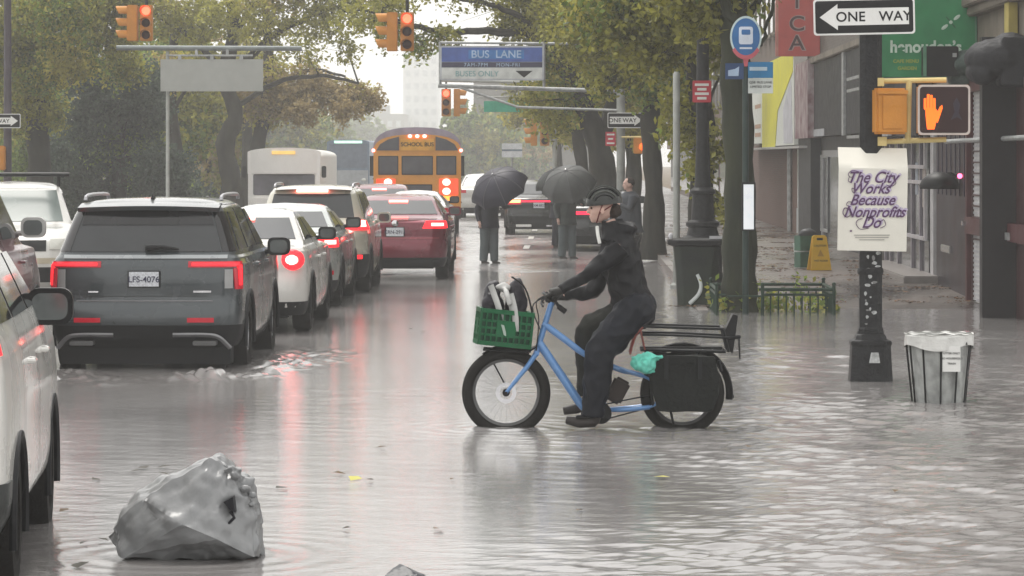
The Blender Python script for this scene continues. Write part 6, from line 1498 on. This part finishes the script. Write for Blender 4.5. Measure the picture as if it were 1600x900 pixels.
# front fender stub, saddle, cranks, chain
MB().tube(smooth_pts([bp(756, 556), bp(775, 545), bp(800, 542), bp(828, 550)], 4), .014, 6, flat=2.4).build('front_fender', M_black, bike, smooth=True)
MB().tube([bp(952, 560), bp(962, 508)], .015, 10).build('seat_post', M_black, bike, smooth=True)
MB().ell(tuple(bp(978, 502)), (.15, .09, .035), 14).build('saddle', M_black, bike, smooth=True)
MB().lathe([(.085, -.05), (.085, -.045), (.02, -.045), (.02, -.05)], 28, tuple(bp(939, 645)), 'Y').build('chainring', M_dark, bike, smooth=False)
for s_, a in ((-1, R(200)), (1, R(20))):
    c0 = bp(939, 645, s_*.085); c1 = c0+Vector((.165*math.cos(a), 0, .06*math.sin(a)))
    o = MB().tube([c0, c1], .012, 8).build('crank', M_black, bike, smooth=True)
    MB().box((c1.x, c1.y+s_*.055, c1.z), (.09, .09, .02)).build('pedal', M_black, o, bevel=.004)
MB().tube([bp(939, 632, -.06), bp(1066, 606, -.06)], .006, 5).tube([bp(939, 656, -.06), bp(1066, 622, -.06)], .006, 5).build('chain', M_dark, bike)
# rear mudguard with stay
pts = [bp(1066, 614)+Vector((.375*math.cos(a), 0, .375*math.sin(a))) for a in np.linspace(R(-8), R(150), 16)]
MB().tube(pts, .012, 6, flat=3.2).build('rear_fender', M_black, bike, smooth=True)
MB().tube([bp(1128, 576, .03), bp(1146, 622, .03)], .01, 6).build('mud_flap', M_black, bike)
# long rack: deck, tall rail cage
rk = MB()
for s_ in (-.13, .13):
    rk.tube([bp(1000, 545, s_), bp(1133, 548, s_)], .013, 8)
    rk.tube([bp(1008, 545, s_), bp(1016, 590, s_*.6), bp(1020, 633, s_*.6)], .010, 8)
    rk.tube([bp(1092, 548, s_), bp(1068, 610, s_*.6)], .010, 8)
for k in range(9): p = bp(1004+k*15.5, 546); rk.tube([(p.x, -.13, p.z), (p.x, .13, p.z)], .008, 6)
p0, p1 = bp(1000, 541), bp(1128, 544); rk.bx(p0.x, p1.x, -.09, .09, p1.z-.012, p0.z)
rk.build('rear_rack', M_blackmetal, bike, smooth=True, angle=30)
rl = MB()
for s_ in (-.19, .19):
    rl.tube(smooth_pts([bp(1003, 508, s_), bp(1060, 510, s_), bp(1128, 512, s_)], 3), .011, 8)
    rl.tube(smooth_pts([bp(1003, 521, s_), bp(1060, 522, s_), bp(1138, 526, s_)], 3), .010, 8)
    rl.tube([bp(1128, 512, s_), bp(1137, 548, s_*.7)], .012, 8)
rl.tube([bp(1128, 512, -.19), bp(1128, 512, .19)], .011, 8); rl.tube([bp(1003, 508, -.19), bp(1003, 508, .19)], .011, 8)
rl.build('hand_rail', M_blackmetal, bike, smooth=True)
ro = mat('red_brown_tube', (.22, .06, .05), .4)
for s_ in (-.19, .19):
    mb = MB(); mb.tube(smooth_pts([bp(1004, 509, s_), bp(992, 524, s_*.9), bp(984, 552, s_*.7)], 4), .009, 6); mb.tube([bp(1000, 512, s_), bp(1007, 545, s_*.8)], .007, 6)
    mb.build('rail_strut', ro, bike, smooth=True)
mb = MB(); mb.prism([(bp(1136, 545).x, bp(1136, 545).z), (bp(1130, 520).x, bp(1130, 520).z), (bp(1144, 490).x, bp(1144, 490).z), (bp(1152, 492).x, bp(1152, 492).z), (bp(1148, 525).x, bp(1148, 525).z), (bp(1144, 552).x, bp(1144, 552).z)], -.11, .11)
mb.tube([bp(1128, 528, -.12), bp(1156, 525, -.12)], .016, 8); mb.tube([bp(1153, 524, -.12), bp(1155, 560, -.10)], .008, 6)
mb.build('passenger_backrest', M_black, bike, bevel=.006)
MB().tube([bp(1122, 562, -.1), bp(1126, 580, -.1)], .014, 8).ell(tuple(bp(1128, 570, 0)), (.02, .03, .02), 8).build('rear_reflector', M_dark, bike, smooth=True)
MB().tube([bp(1046, 636, -.08), bp(1052, 662, -.10)], .010, 6).build('kickstand', M_black, bike, smooth=True)
mb = MB(); mb.box(tuple(bp(965, 610, .0)), (.14, .10, .20), Matrix.Rotation(R(28), 3, 'Y')); mb.build('motor_battery', mat('battery_brown_black', (.035, .025, .022), .5), bike, bevel=.02)

# ---- black pannier hanging on the rack
pan = empty('pannier_bag', tuple(Vector((BX0, BY, 0))+bp(1068, 596, -.16)), 0, 'large black pannier bag hanging on the side of the bicycle\'s rear rack', 'bag')
def pb(px, py): q = bp(px, py)-bp(1068, 596); return (q.x, q.z)
M_pan = mat('black_green_canvas', (.008, .0095, .0085), .8, bump=.5, bscale=30, var=.3)
poly = [pb(1014, 558), pb(1030, 552), pb(1100, 553), pb(1118, 562), pb(1124, 585), pb(1122, 612), pb(1112, 640), pb(1060, 641), pb(1025, 641), pb(1016, 600)]
mb = MB(); mb.prism(poly, -.07, .07)
organic(mb, 'bag_body', M_pan, pan, .014, 4, .018, 5, 3)
MB().prism([pb(1016, 552), pb(1116, 555), pb(1117, 568), pb(1018, 566)], -.09, .02).build('bag_flap', M_pan, pan, bevel=.01)
mb = MB()
for px in (1040, 1092): q = pb(px, 570); mb.bx(q[0]-.015, q[0]+.015, -.095, -.085, q[1]-.1, q[1]+.08)
mb.build('strap', M_dark, pan)
# other-side pannier
copy = copy_tree(pan); copy.location.y += .32; copy['label'] = 'second black pannier on the far side of the rear rack, mostly hidden by the wheel'

# ---- turquoise bundle tied at the front of the rack
tq = empty('turquoise_bundle', tuple(Vector((BX0, BY, 0))+bp(1005, 563, -.26)), 0, 'crumpled turquoise rain cloth tied to the front of the bicycle rack', 'cloth bundle')
mb = MB(); mb.ell((0, 0, 0), (.105, .07, .085), 20); mb.ell((-.06, 0, .01), (.06, .05, .06), 14); mb.ell((.07, 0, .03), (.06, .05, .05), 14); mb.ell((.03, -.02, -.05), (.07, .05, .05), 12); mb.tube([(.06, -.03, .04), (.15, -.02, .05)], [.035, .02], 8)
organic(mb, 'cloth', mat('turquoise_cloth', (.12, .50, .40), .55, var=.3, scale=14), tq, .009, 1, .02, 14, 5, .03, 22)

# ---- green crate with bags, on the front carrier
CR = Matrix.Rotation(R(4), 3, 'Y')
crp = Vector((BX0, BY, 0))+bp(787, 512)
crate = empty('green_crate', tuple(crp), 0, 'green plastic milk crate fixed on the front of the blue bicycle', 'crate')
crate.rotation_euler = (0, R(6), R(8))
M_green = mat('green_crate_plastic', (.006, .095, .035), .35, var=.2)
hw_, hd_, hh_ = .205, .16, .145
mb = MB(); mb.bx(-hw_, hw_, -hd_, hd_, -hh_, -hh_+.015); mb.build('crate_floor', M_green, crate)
def crate_side(name, axis, pos, half):
    mb = MB()
    def slab(u0, u1, z0, z1, t=.006):
        if axis == 'X': mb.bx(u0, u1, pos-t, pos+t, z0, z1)
        else: mb.bx(pos-t, pos+t, u0, u1, z0, z1)
    slab(-half, half, hh_-.035, hh_, .011); slab(-half, half, -hh_, -hh_+.035, .011)
    n = 9; st = 2*half/n
    for k in range(n+1):
        u = -half+k*st; slab(u-.006, u+.006, -hh_+.035, hh_-.035, .007 if k not in (0, n) else .010)
    for z in (-.06, -.005, .05): slab(-half, half, z-.009, z+.009, .0065)
    slab(-half*.38, half*.38, -.07, .06, .0085)
    o = mb.build(name, M_green, crate); mb2 = MB()
    if axis == 'X': mb2.bx(-half+.01, half-.01, pos*.93-.002, pos*.93+.002, -hh_+.02, hh_-.03)
    else: mb2.bx(pos*.93-.002, pos*.93+.002, -half+.02, half-.02, -hh_+.02, hh_-.03)
    mb2.build('crate_lining', mat('dark_green_lining', (.004, .04, .018), .6), o); return o
for a, b_ in (('X', -hd_), ('X', hd_)): crate_side('crate_wall', a, b_, hw_)
for a, b_ in (('Y', -hw_), ('Y', hw_)): crate_side('crate_wall', a, b_, hd_)
mb = MB(); mb.prism([(-.045, .03), (-.02, .025), (.0, -.03), (.005, -.06), (-.015, -.05), (-.03, -.01)], -hd_-.014, -hd_-.009); mb.build('pale_logo', mat('pale_logo_ink', (.35, .42, .37), .5), crate)
# carrier under the crate
MB().tube([bp(755, 545, -.12), bp(830, 548, -.12)], .009, 6).tube([bp(755, 545, .12), bp(830, 548, .12)], .009, 6).tube([bp(826, 548, .12), bp(840, 540, 0), bp(826, 548, -.12)], .010, 6).tube([bp(760, 546, 0), bp(788, 600, .06)], .007, 6).build('front_carrier', M_blackmetal, bike, smooth=True)
def bag(label, cx, cy, cz, rx, ry, rz_, m, seed, handles=None):
    t = empty('tote_bag', tuple(crp+Vector((cx, cy, cz))), 0, label, 'bag')
    mb = MB(); mb.ell((0, 0, 0), (rx, ry, rz_), 18); mb.ell((rx*.2, 0, rz_*.45), (rx*.7, ry*.8, rz_*.6), 14); mb.ell((-rx*.1, 0, -rz_*.5), (rx*.95, ry, rz_*.6), 14)
    organic(mb, 'bag_body', m, t, .011, 2, .03, 9, seed, .02, 16)
    if handles: MB().tube(smooth_pts([Vector(p) for p in handles[0]], 5), handles[1], 8, flat=handles[3]).build('handle', handles[2], t, smooth=True)
    return t
M_bk = mat('black_shiny_bag', (.02, .018, .024), .35, bump=.4, bscale=14)
M_wc = mat('white_cloth_strap', (.42, .42, .41), .6, var=.3)
bag('black fabric bag standing at the front of the green crate', -.08, 0, .17, .085, .10, .20, M_bk, 2, ([(-.02, -.105, .17), (.035, -.13, .02), (.075, -.13, -.12), (.10, -.13, -.2)], .016, M_wc, 2.))
bag('tall black and white striped bag at the back of the green crate', .10, 0, .15, .085, .10, .23, M_bk, 8, ([(-.05, -.115, .12), (-.02, -.13, .0), (-.01, -.13, -.10), (-.01, -.12, -.17)], .022, M_wc, 2.))
t = empty('white_towel', tuple(crp+Vector((-.0, -.02, .29))), 0, 'small crumpled white cloth on top of the bags in the green crate', 'cloth')
mb = MB(); mb.ell((0, 0, .03), (.075, .06, .035), 14); mb.tube([(.0, -.06, .03), (.03, -.12, -.04), (.05, -.13, -.10)], .018, 8)
organic(mb, 'cloth', M_wc, t, .009, 1, .02, 18, 9)
mb = MB(); mb.tube(smooth_pts([bp(800, 432, -.1), bp(818, 445, -.14), bp(828, 470, -.12), bp(833, 505, -.1), bp(826, 520, -.08)], 4), .008, 6)
mb.build('luggage_strap', M_black, bike, smooth=True)

# ---- rider
M_skin = mat('skin', (.56, .37, .31), .5, var=.06, bump=.05, bscale=90)
M_jack = mat('black_rain_jacket', (.005, .005, .007), .5, var=.3, scale=6, bump=.2, bscale=9)
M_trou = mat('dark_navy_rain_trousers', (.005, .0065, .012), .55, var=.3, bump=.35, bscale=8)
M_trou2 = mat('dark_olive_trousers', (.011, .012, .009), .6, var=.3, bump=.35, bscale=8)
M_glove = mat('black_gloves', (.02, .019, .018), .5, bump=.3)
rider = empty('person', tuple(Vector((BX0, BY, 0))), 0, 'cyclist in black rain jacket, dark trousers and striped helmet riding the blue bicycle', 'person')
def finger(mb, base, d1, d2, d3, r, l=(.04, .025, .02)):
    p = Vector(base); pts = [p]
    for d, q in zip((d1, d2, d3), l): p = p+Vector(d).normalized()*q; pts.append(p)
    mb.tube(pts, [r, r*.95, r*.9, r*.75], 8)
    mb.ell(tuple(pts[-1]), (r*.75,)*3, 8)
def grip_hand(mb, wrist, knuck, side):
    """hand closed round the bar; side = outward Y sign"""
    wv, kv = Vector(wrist), Vector(knuck); d = (kv-wv).normalized()
    mb.tube([wv-d*.03, wv+(kv-wv)*.5, kv], [.030, .040, .038], 12, flat=.8)
    for i in range(4):
        b = kv+Vector((0, side*(.036-.024*i), 0)); le = (1, 1.1, 1.05, .85)[i]
        finger(mb, b, (-.8, 0, -.55), (.1, 0, -1), (.9, 0, -.35), .0115, (.036*le, .028*le, .022*le))
    finger(mb, wv+(kv-wv)*.4+Vector((0, -side*.04, -.01)), (-.7, -side*.3, -.5), (-.5, -side*.1, -.8), (.1, 0, -1), .0125, (.03, .026, .02))
body = MB()
hc = bp(941, 326, 0)
def head(mb, c, s=1., facing=-1):
    c = Vector(c)
    f = facing
    mb.ell((c.x+.012*-f*0, c.y, c.z+.015), (.098*s, .075*s, .108*s), 22)
    mb.ell((c.x+f*.035*s, c.y, c.z-.045*s), (.062*s, .055*s, .068*s), 18)      # face / jaw
    mb.ell((c.x+f*.072*s, c.y, c.z-.093*s), (.022*s, .024*s, .02*s), 10)        # chin
    mb.tube([(c.x+f*.088*s, c.y, c.z+.012*s), (c.x+f*.118*s, c.y, c.z-.03*s)], [.010*s, .016*s], 8)   # nose
    mb.ell((c.x+f*.113*s, c.y, c.z-.033*s), (.014*s, .015*s, .011*s), 8)
    mb.tube([(c.x+f*.09*s, c.y-.02*s, c.z-.062*s), (c.x+f*.098*s, c.y, c.z-.062*s), (c.x+f*.09*s, c.y+.02*s, c.z-.062*s)], .0085*s, 6)  # upper lip
    mb.tube([(c.x+f*.088*s, c.y-.016*s, c.z-.075*s), (c.x+f*.094*s, c.y, c.z-.075*s), (c.x+f*.088*s, c.y+.016*s, c.z-.075*s)], .008*s, 6)
    mb.tube([(c.x+f*.085*s, c.y-.045*s, c.z+.028*s), (c.x+f*.099*s, c.y-.015*s, c.z+.03*s), (c.x+f*.099*s, c.y+.015*s, c.z+.03*s), (c.x+f*.085*s, c.y+.045*s, c.z+.028*s)], .011*s, 6)  # brow
    for sy in (-1, 1):
        mb.ell((c.x-f*.0*s, c.y+sy*.077*s, c.z-.015*s), (.022*s, .014*s, .034*s), 10)
        mb.ell((c.x+f*.055*s, c.y+sy*.04*s, c.z-.03*s), (.03*s, .02*s, .025*s), 10)   # cheek
head(body, hc)
body.tube([bp(950, 345), bp(962, 372)], [.058, .065], 14)
body.tube([bp(964, 374), bp(972, 420), bp(988, 478)], [.07, .12, .12], 14)
SHn, SHf = bp(970, 384, -.17), bp(964, 384, .17)
ELn, ELf = bp(912, 431, -.23), bp(926, 456, .20)
WRn, WRf = bp(873, 453, -.27), bp(878, 465, .27)
for a, b_, c_ in ((SHn, ELn, WRn), (SHf, ELf, WRf)): body.tube([a, b_, c_], [.03, .03, .026], 12)
grip_hand(body, WRn, bp(860, 457, -.275), -1); grip_hand(body, WRf, bp(862, 463, .275), 1)
HPn, HPf = bp(990, 486, -.10), bp(988, 486, .10)
KNn, KNf = bp(938, 548, -.14), bp(917, 517, .13)
ANn, ANf = bp(926, 650, -.13), bp(916, 622, .12)
for a, b_, c_ in ((HPn, KNn, ANn), (HPf, KNf, ANf)): body.tube([a, b_, c_], [.075, .05, .035], 12)
body.tube([HPn, HPf], .10, 12)
organic(body, 'body', M_skin, rider, .0075, 2)
M_eye = mat('eye', (.05, .03, .02), .1)
mb = MB()
for sy in (-1, 1): mb.ell((hc.x-.084, sy*.034, hc.z+.004), (.012, .012, .009), 10)
mb.build('eye', M_eye, rider, smooth=True)
# gloves: same hands, grown a little
for a_ in ((WRn, bp(860, 457, -.275), -1), (WRf, bp(862, 463, .275), 1)):
    g = MB(); grip_hand(g, *a_); go = organic(g, 'glove', M_glove, rider, .006, 1)
    for v in go.data.vertices: v.co += v.normal*.004
# jacket
j = MB()
j.tube(smooth_pts([bp(955, 364), bp(966, 385), bp(973, 420), bp(982, 455), bp(992, 492)], 4), lerp_list([.085, .15, .155, .148, .17], 17), 20, flat=1.2)
j.ell(tuple(bp(968, 384)), (.10, .215, .075), 18)
j.ell(tuple(bp(985, 435)), (.12, .17, .2), 16)
for a, b_, c_ in ((SHn, ELn, WRn), (SHf, ELf, WRf)):
    j.tube(smooth_pts([a, a.lerp(b_, .5)+Vector((0, 0, -.01)), b_, b_.lerp(c_, .6), c_+Vector((.01, 0, .002))], 3), lerp_list([.095, .078, .062, .055, .045], 13), 14)
j.ell(tuple(bp(974, 358)), (.12, .125, .07), 14)           # hood lying on the nape
j.tube([bp(956, 343), bp(960, 374)], [.085, .13], 16)
jo = organic(j, 'jacket', M_jack, rider, .010, 2, .016, 6, 4, .034, 9)
MB().tube(smooth_pts([bp(933, 354, -.05), bp(934, 366, -.085), bp(937, 380, -.10)], 3), .014, 8).build('reflective_strip', mat('pale_reflective', (.65, .65, .62), .3), rider, smooth=True)
# trousers
t = MB()
t.tube(smooth_pts([HPn+Vector((.02, .04, .03)), HPn, HPn.lerp(KNn, .55), KNn, KNn.lerp(ANn, .5), ANn], 3), lerp_list([.155, .16, .145, .13, .12, .092], 16), 16)
t.tube([bp(993, 474, -.06), bp(991, 492, .06)], .17, 16); t.ell(tuple(bp(1000, 484)), (.13, .17, .13), 16)
organic(t, 'trousers', M_trou, rider, .011, 2, .014, 5, 2, .034, 8)
t = MB(); t.tube(smooth_pts([HPf, HPf.lerp(KNf, .6), KNf, KNf.lerp(ANf, .5), ANf], 3), lerp_list([.14, .12, .095, .09, .08], 13), 16)
organic(t, 'trouser_leg', M_trou2, rider, .012, 3, .008, 6, 3, .015, 11)
M_shoe = mat('dark_shoe', (.035, .03, .028), .45)
for (a, b_, c_) in ((bp(926, 656, -.13), bp(905, 658, -.135), bp(884, 654, -.14)), (bp(916, 632, .12), bp(900, 640, .12), bp(880, 644, .12))):
    s = MB(); s.tube([a+Vector((.02, 0, -.0)), b_, c_], [.05, .046, .034], 12, flat=.9); s.ell(tuple(a+Vector((.01, 0, .02))), (.055, .05, .055), 12)
    organic(s, 'shoe', M_shoe, rider, .008, 2)
# helmet: shell with long vents, straps
hm_ = empty_h = None
hh = MB(); c = bp(945, 318)
tilt = Matrix.Rotation(R(-6), 3, 'Y')
def hshell(u, v, rr=1.0):
    a = 2*PI*u; e = (PI/2)*(1-v)*1.08-.10
    x = .145*math.cos(a)*math.cos(e)*rr; y = .103*math.sin(a)*math.cos(e)*rr; z = .136*math.sin(e)*rr
    return tuple(c+tilt @ Vector((x-.004, y, z+.005)))
hh.grid(lambda u, v: hshell(u, v), 40, 12); hh.grid(lambda u, v: hshell(u, v, .9), 40, 12)
hh.grid(lambda u, v: tuple(Vector(hshell(u, 0)).lerp(Vector(hshell(u, 0, .9)), v)), 40, 1)
ho = hh.build('helmet', mat('black_helmet_shell', (.022, .024, .022), .3, coat=.4), rider, smooth=True)
for k, off in enumerate((-.092, -.078, -.056, -.03, 0, .03, .056, .078, .092)):
    pts = []
    for q in np.linspace(.12, .88, 14):
        e = PI*q; x = .146*math.cos(e); zz = math.sqrt(max(0, 1-(off/.104)**2))*.138*math.sin(e)
        pts.append(c+tilt @ Vector((x*math.sqrt(max(0, 1-(off/.11)**2))-.004, off, zz+.006)))
    MB().tube(pts, .0055, 6, flat=1.3).build('helmet_rib', mat('grey_helmet_rib', (.085, .09, .08), .35) if k % 2 else M_dark, ho, smooth=True)
mb = MB()
for sy in (-1, 1):
    mb.tube([c+Vector((-.02, sy*.085, -.01)), hc+Vector((-.025, sy*.078, -.04)), hc+Vector((-.045, sy*.03, -.112))], .0055, 6)
    mb.tube([c+Vector((.06, sy*.08, -.01)), hc+Vector((-.02, sy*.08, -.035))], .005, 6)
mb.build('chin_strap', mat('dark_red_strap', (.12, .02, .02), .6), rider, smooth=True)
mb = MB(); mb.ell(tuple(c+Vector((.075, 0, -.055))), (.06, .07, .06), 14)
organic(mb, 'hair', mat('dark_brown_hair', (.03, .02, .015), .7, bump=.5), rider, .01, 1, .01, 30, 2)
# ============================================================ walkers with umbrellas
def umbrella(label, loc, r, m, tilt=(0, 0), hand=None, depth=.34, rise=.0):
    """canopy top at loc; tilt (x, y) radians; shaft to the hand"""
    u = empty('umbrella', loc, 0, label, 'umbrella'); u.rotation_euler = (tilt[0], tilt[1], 0)
    n = 8; seg = 6
    def f(a, q):
        th = 2*PI*a; k = (th/(2*PI/n)) % 1; sag = 1-.10*math.sin(k*PI)*q
        rr = r*math.sin(q*PI/2*.96)*sag; zz = -depth*(1-math.cos(q*PI/2))*1.0-(.0)
        return (rr*math.cos(th), rr*math.sin(th), zz+(.012*math.sin(k*PI)*q))
    mb = MB(); mb.grid(lambda a, q: f(a, max(q, .001)), n*seg, 10); mb.grid(lambda a, q: tuple(Vector(f(a, max(q, .001)))-Vector((0, 0, .006))), n*seg, 10)
    can = mb.build('canopy', m, u, smooth=True)
    mb = MB()
    for k in range(n):
        mb.tube([Vector(f(k/n, q))*1.006+Vector((0, 0, .002)) for q in np.linspace(.02, 1, 8)], .006, 5)
        p = f(k/n, .55); mb.tube([(0, 0, -.30), (p[0], p[1], p[2]-.01)], .003, 4)
    mb.build('rib', mat('umbrella_rib', (.10, .10, .11), .4), u)
    L = .78; MB().tube([(0, 0, .05), (0, 0, -L)], .007, 8).build('shaft', M_chrome, u, smooth=True)
    MB().tube(smooth_pts([(0, 0, -L+.06), (0, 0, -L-.03), (.03, 0, -L-.06), (.06, 0, -L-.03)], 3), .013, 8).build('handle', M_black, u, smooth=True)
    return u
def walker(label, loc, h, jm, tm, rz=0., stride=.12, arm_up=None, lean=.0, cut=None, bag_=False, hat=None):
    """a person standing or walking, facing -X before rotation"""
    p = empty('person', loc, rz, label, 'person'); s = h/1.75
    V = lambda x, y, z: Vector((x*s, y*s, z*s))
    head_c = V(-.02-lean, 0, 1.63); b = MB(); head(b, head_c, s, -1)
    b.tube([V(-.01-lean, 0, 1.54), V(-lean*.8, 0, 1.42)], .055*s, 12); b.tube([V(-lean*.7, 0, 1.4), V(0, 0, .98)], .11*s, 12)
    hips = [V(0, -.09, .93), V(0, .09, .93)]; kn = [V(-stride*.7, -.095, .5), V(stride*.25, .095, .5)]; an = [V(-stride, -.1, .09), V(stride, .1, .09)]
    for i in (0, 1): b.tube([hips[i], kn[i], an[i]], [.07*s, .05*s, .036*s], 12)
    sh = [V(-lean*.8, -.19, 1.41), V(-lean*.8, .19, 1.41)]
    if arm_up: e0 = V(-.10-lean, -.25, 1.16); w0 = V(*arm_up)
    else: e0 = V(.02, -.26, 1.12); w0 = V(-.06, -.26, .88)
    e1 = V(.04, .26, 1.12); w1 = V(-.05, .27, .88)
    for a_, e_, w_ in ((sh[0], e0, w0), (sh[1], e1, w1)):
        b.tube([a_, e_, w_], [.045*s, .036*s, .026*s], 10)
        d = (w_-e_).normalized(); b.tube([w_, w_+d*.08*s], [.032*s, .034*s], 10, flat=.7)
        for k in range(4): finger(b, w_+d*.08*s+Vector((0, (k-1.5)*.018, 0)), tuple(d), tuple(d+Vector((-.5, 0, -.2))), tuple(d+Vector((-.9, 0, 0))), .009*s, (.03, .022, .018))
        finger(b, w_+d*.03*s+Vector((-.03, 0, 0)), tuple(d+Vector((-.7, 0, 0))), tuple(d), tuple(d), .010*s, (.028, .022, .016))
    organic(b, 'body', M_skin, p, .013, 2)
    j = MB(); j.tube(smooth_pts([V(-lean, 0, 1.5), V(-lean*.8, 0, 1.38), V(-lean*.4, 0, 1.15), V(0, 0, .9), V(0, 0, .74)], 3), lerp_list([.08*s, .165*s, .18*s, .19*s, .22*s], 13), 16, flat=1.25)
    j.ell(tuple(V(-lean*.8, 0, 1.40)), (.12*s, .22*s, .08*s), 14)
    for a_, e_, w_ in ((sh[0], e0, w0), (sh[1], e1, w1)): j.tube([a_, e_, w_], [.085*s, .068*s, .05*s], 12)
    organic(j, 'coat', jm, p, .017, 2, .012, 6, 3)
    t = MB()
    for i in (0, 1): t.tube(smooth_pts([hips[i], hips[i].lerp(kn[i], .5), kn[i], kn[i].lerp(an[i], .6), an[i]+V(0, 0, -.02)], 3), lerp_list([.13*s, .115*s, .10*s, .092*s, .085*s], 13), 14)
    t.tube([V(0, -.06, .92), V(0, .06, .92)], .13*s, 12)
    organic(t, 'trousers', tm, p, .016, 2, .01, 6, 4)
    for i in (0, 1):
        q = an[i]; m_ = MB(); m_.tube([q+V(.03, 0, -.03), q+V(-.08, 0, -.055), q+V(-.19, 0, -.06)], [.05*s, .045*s, .032*s], 10, flat=.9)
        organic(m_, 'shoe', M_shoe, p, .012, 1)
    mb = MB(); mb.ell(tuple(head_c+V(.02, 0, .035)), (.10*s, .083*s, .10*s), 14); organic(mb, 'hair', mat('dark_brown_hair', (.03, .02, .015), .7), p, .014, 1, .008, 20, 2)
    return p
M_jean = mat('wet_grey_jeans', (.095, .115, .12), .7, bump=.3)
M_navy = mat('dark_navy_coat', (.024, .024, .034), .6, bump=.3)
M_umb = mat('dark_violet_umbrella', (.026, .024, .038), .45, var=.15)
M_umb2 = mat('grey_green_umbrella', (.075, .078, .076), .5, var=.2)
zz = road_z(66)
walker('person in dark coat and grey jeans under dark violet umbrella, left of black sedan', (wx(764, 68), 68, .0), 1.72, M_navy, M_jean, R(125), .05, (-.20, -.12, 1.30), .12)
umbrella('dark violet umbrella tipped low over the left walker', (wx(771, 67.6), 67.4, wz(274, 67.6)), .60, M_umb, (R(32), R(-24)), depth=.38)
walker('person in grey green coat and jeans under wide umbrella, just left of cyclist', (wx(886, 71), 71, .0), 1.72, mat('grey_green_coat', (.06, .07, .065), .6, bump=.3), M_jean, R(125), .05, (-.12, -.12, 1.32), .10)
umbrella('wide grey green umbrella over the right walker, near the cyclist\'s helmet', (wx(884, 70.4), 70.35, wz(267, 70.4)), .58, M_umb2, (R(34), R(-12)), depth=.44)
umbrella('small black umbrella seen edge-on, above the roof of the black sedan', (wx(862, 79), 79, wz(266, 79)), .52, mat('black_green_umbrella', (.03, .035, .032), .4), (R(14), R(-24)), depth=.3)
walker('person in dark clothes further away under the small black umbrella', (wx(872, 79.4), 79.4, .02), 1.66, M_navy, M_navy, R(160), .05, (-.10, -.12, 1.3), .05)
walker('person in dark jacket and pale patterned trousers on the sidewalk, behind the cyclist\'s back', (wx(984, 63.5), 63.5, .0), 1.76, mat('slate_jacket', (.05, .055, .065), .6, bump=.3), mat('pale_patterned_trousers', (.3, .3, .31), .7, c2=(.06, .06, .07), scale=14), R(20), .14, (-.25, -.15, 1.25), .0)
0 and walker('person in grey rain clothes by the door, half hidden behind the white poster', (wx(1432, 55), 55, walk_z(55)), 1.70, mat('rain_grey_coat', (.10, .105, .11), .6, bump=.3), mat('charcoal_trousers', (.05, .05, .055), .6), R(160), .08, (-.12, -.12, 1.28), .06)
wl = empty('wall_dome', (wx(1468, 52), 52, wz(290, 52)), 0, 'black umbrella-like dome on the shop wall, right of the white poster', 'dome')  # dome stands for an umbrella-like dark shape; its wall mounting is made up
mb = MB(); mb.lathe([(.30, -.05), (.31, 0), (.27, .09), (.19, .16), (.08, .20), (.02, .21)], 24); mb.build('dome_shell', M_black, wl, smooth=True)
MB().tube([(0, 0, .15), (.15, 0, .19), (FX-wx(1468, 52), 0, .12)], .02, 8).build('bracket', M_black, wl, smooth=True)
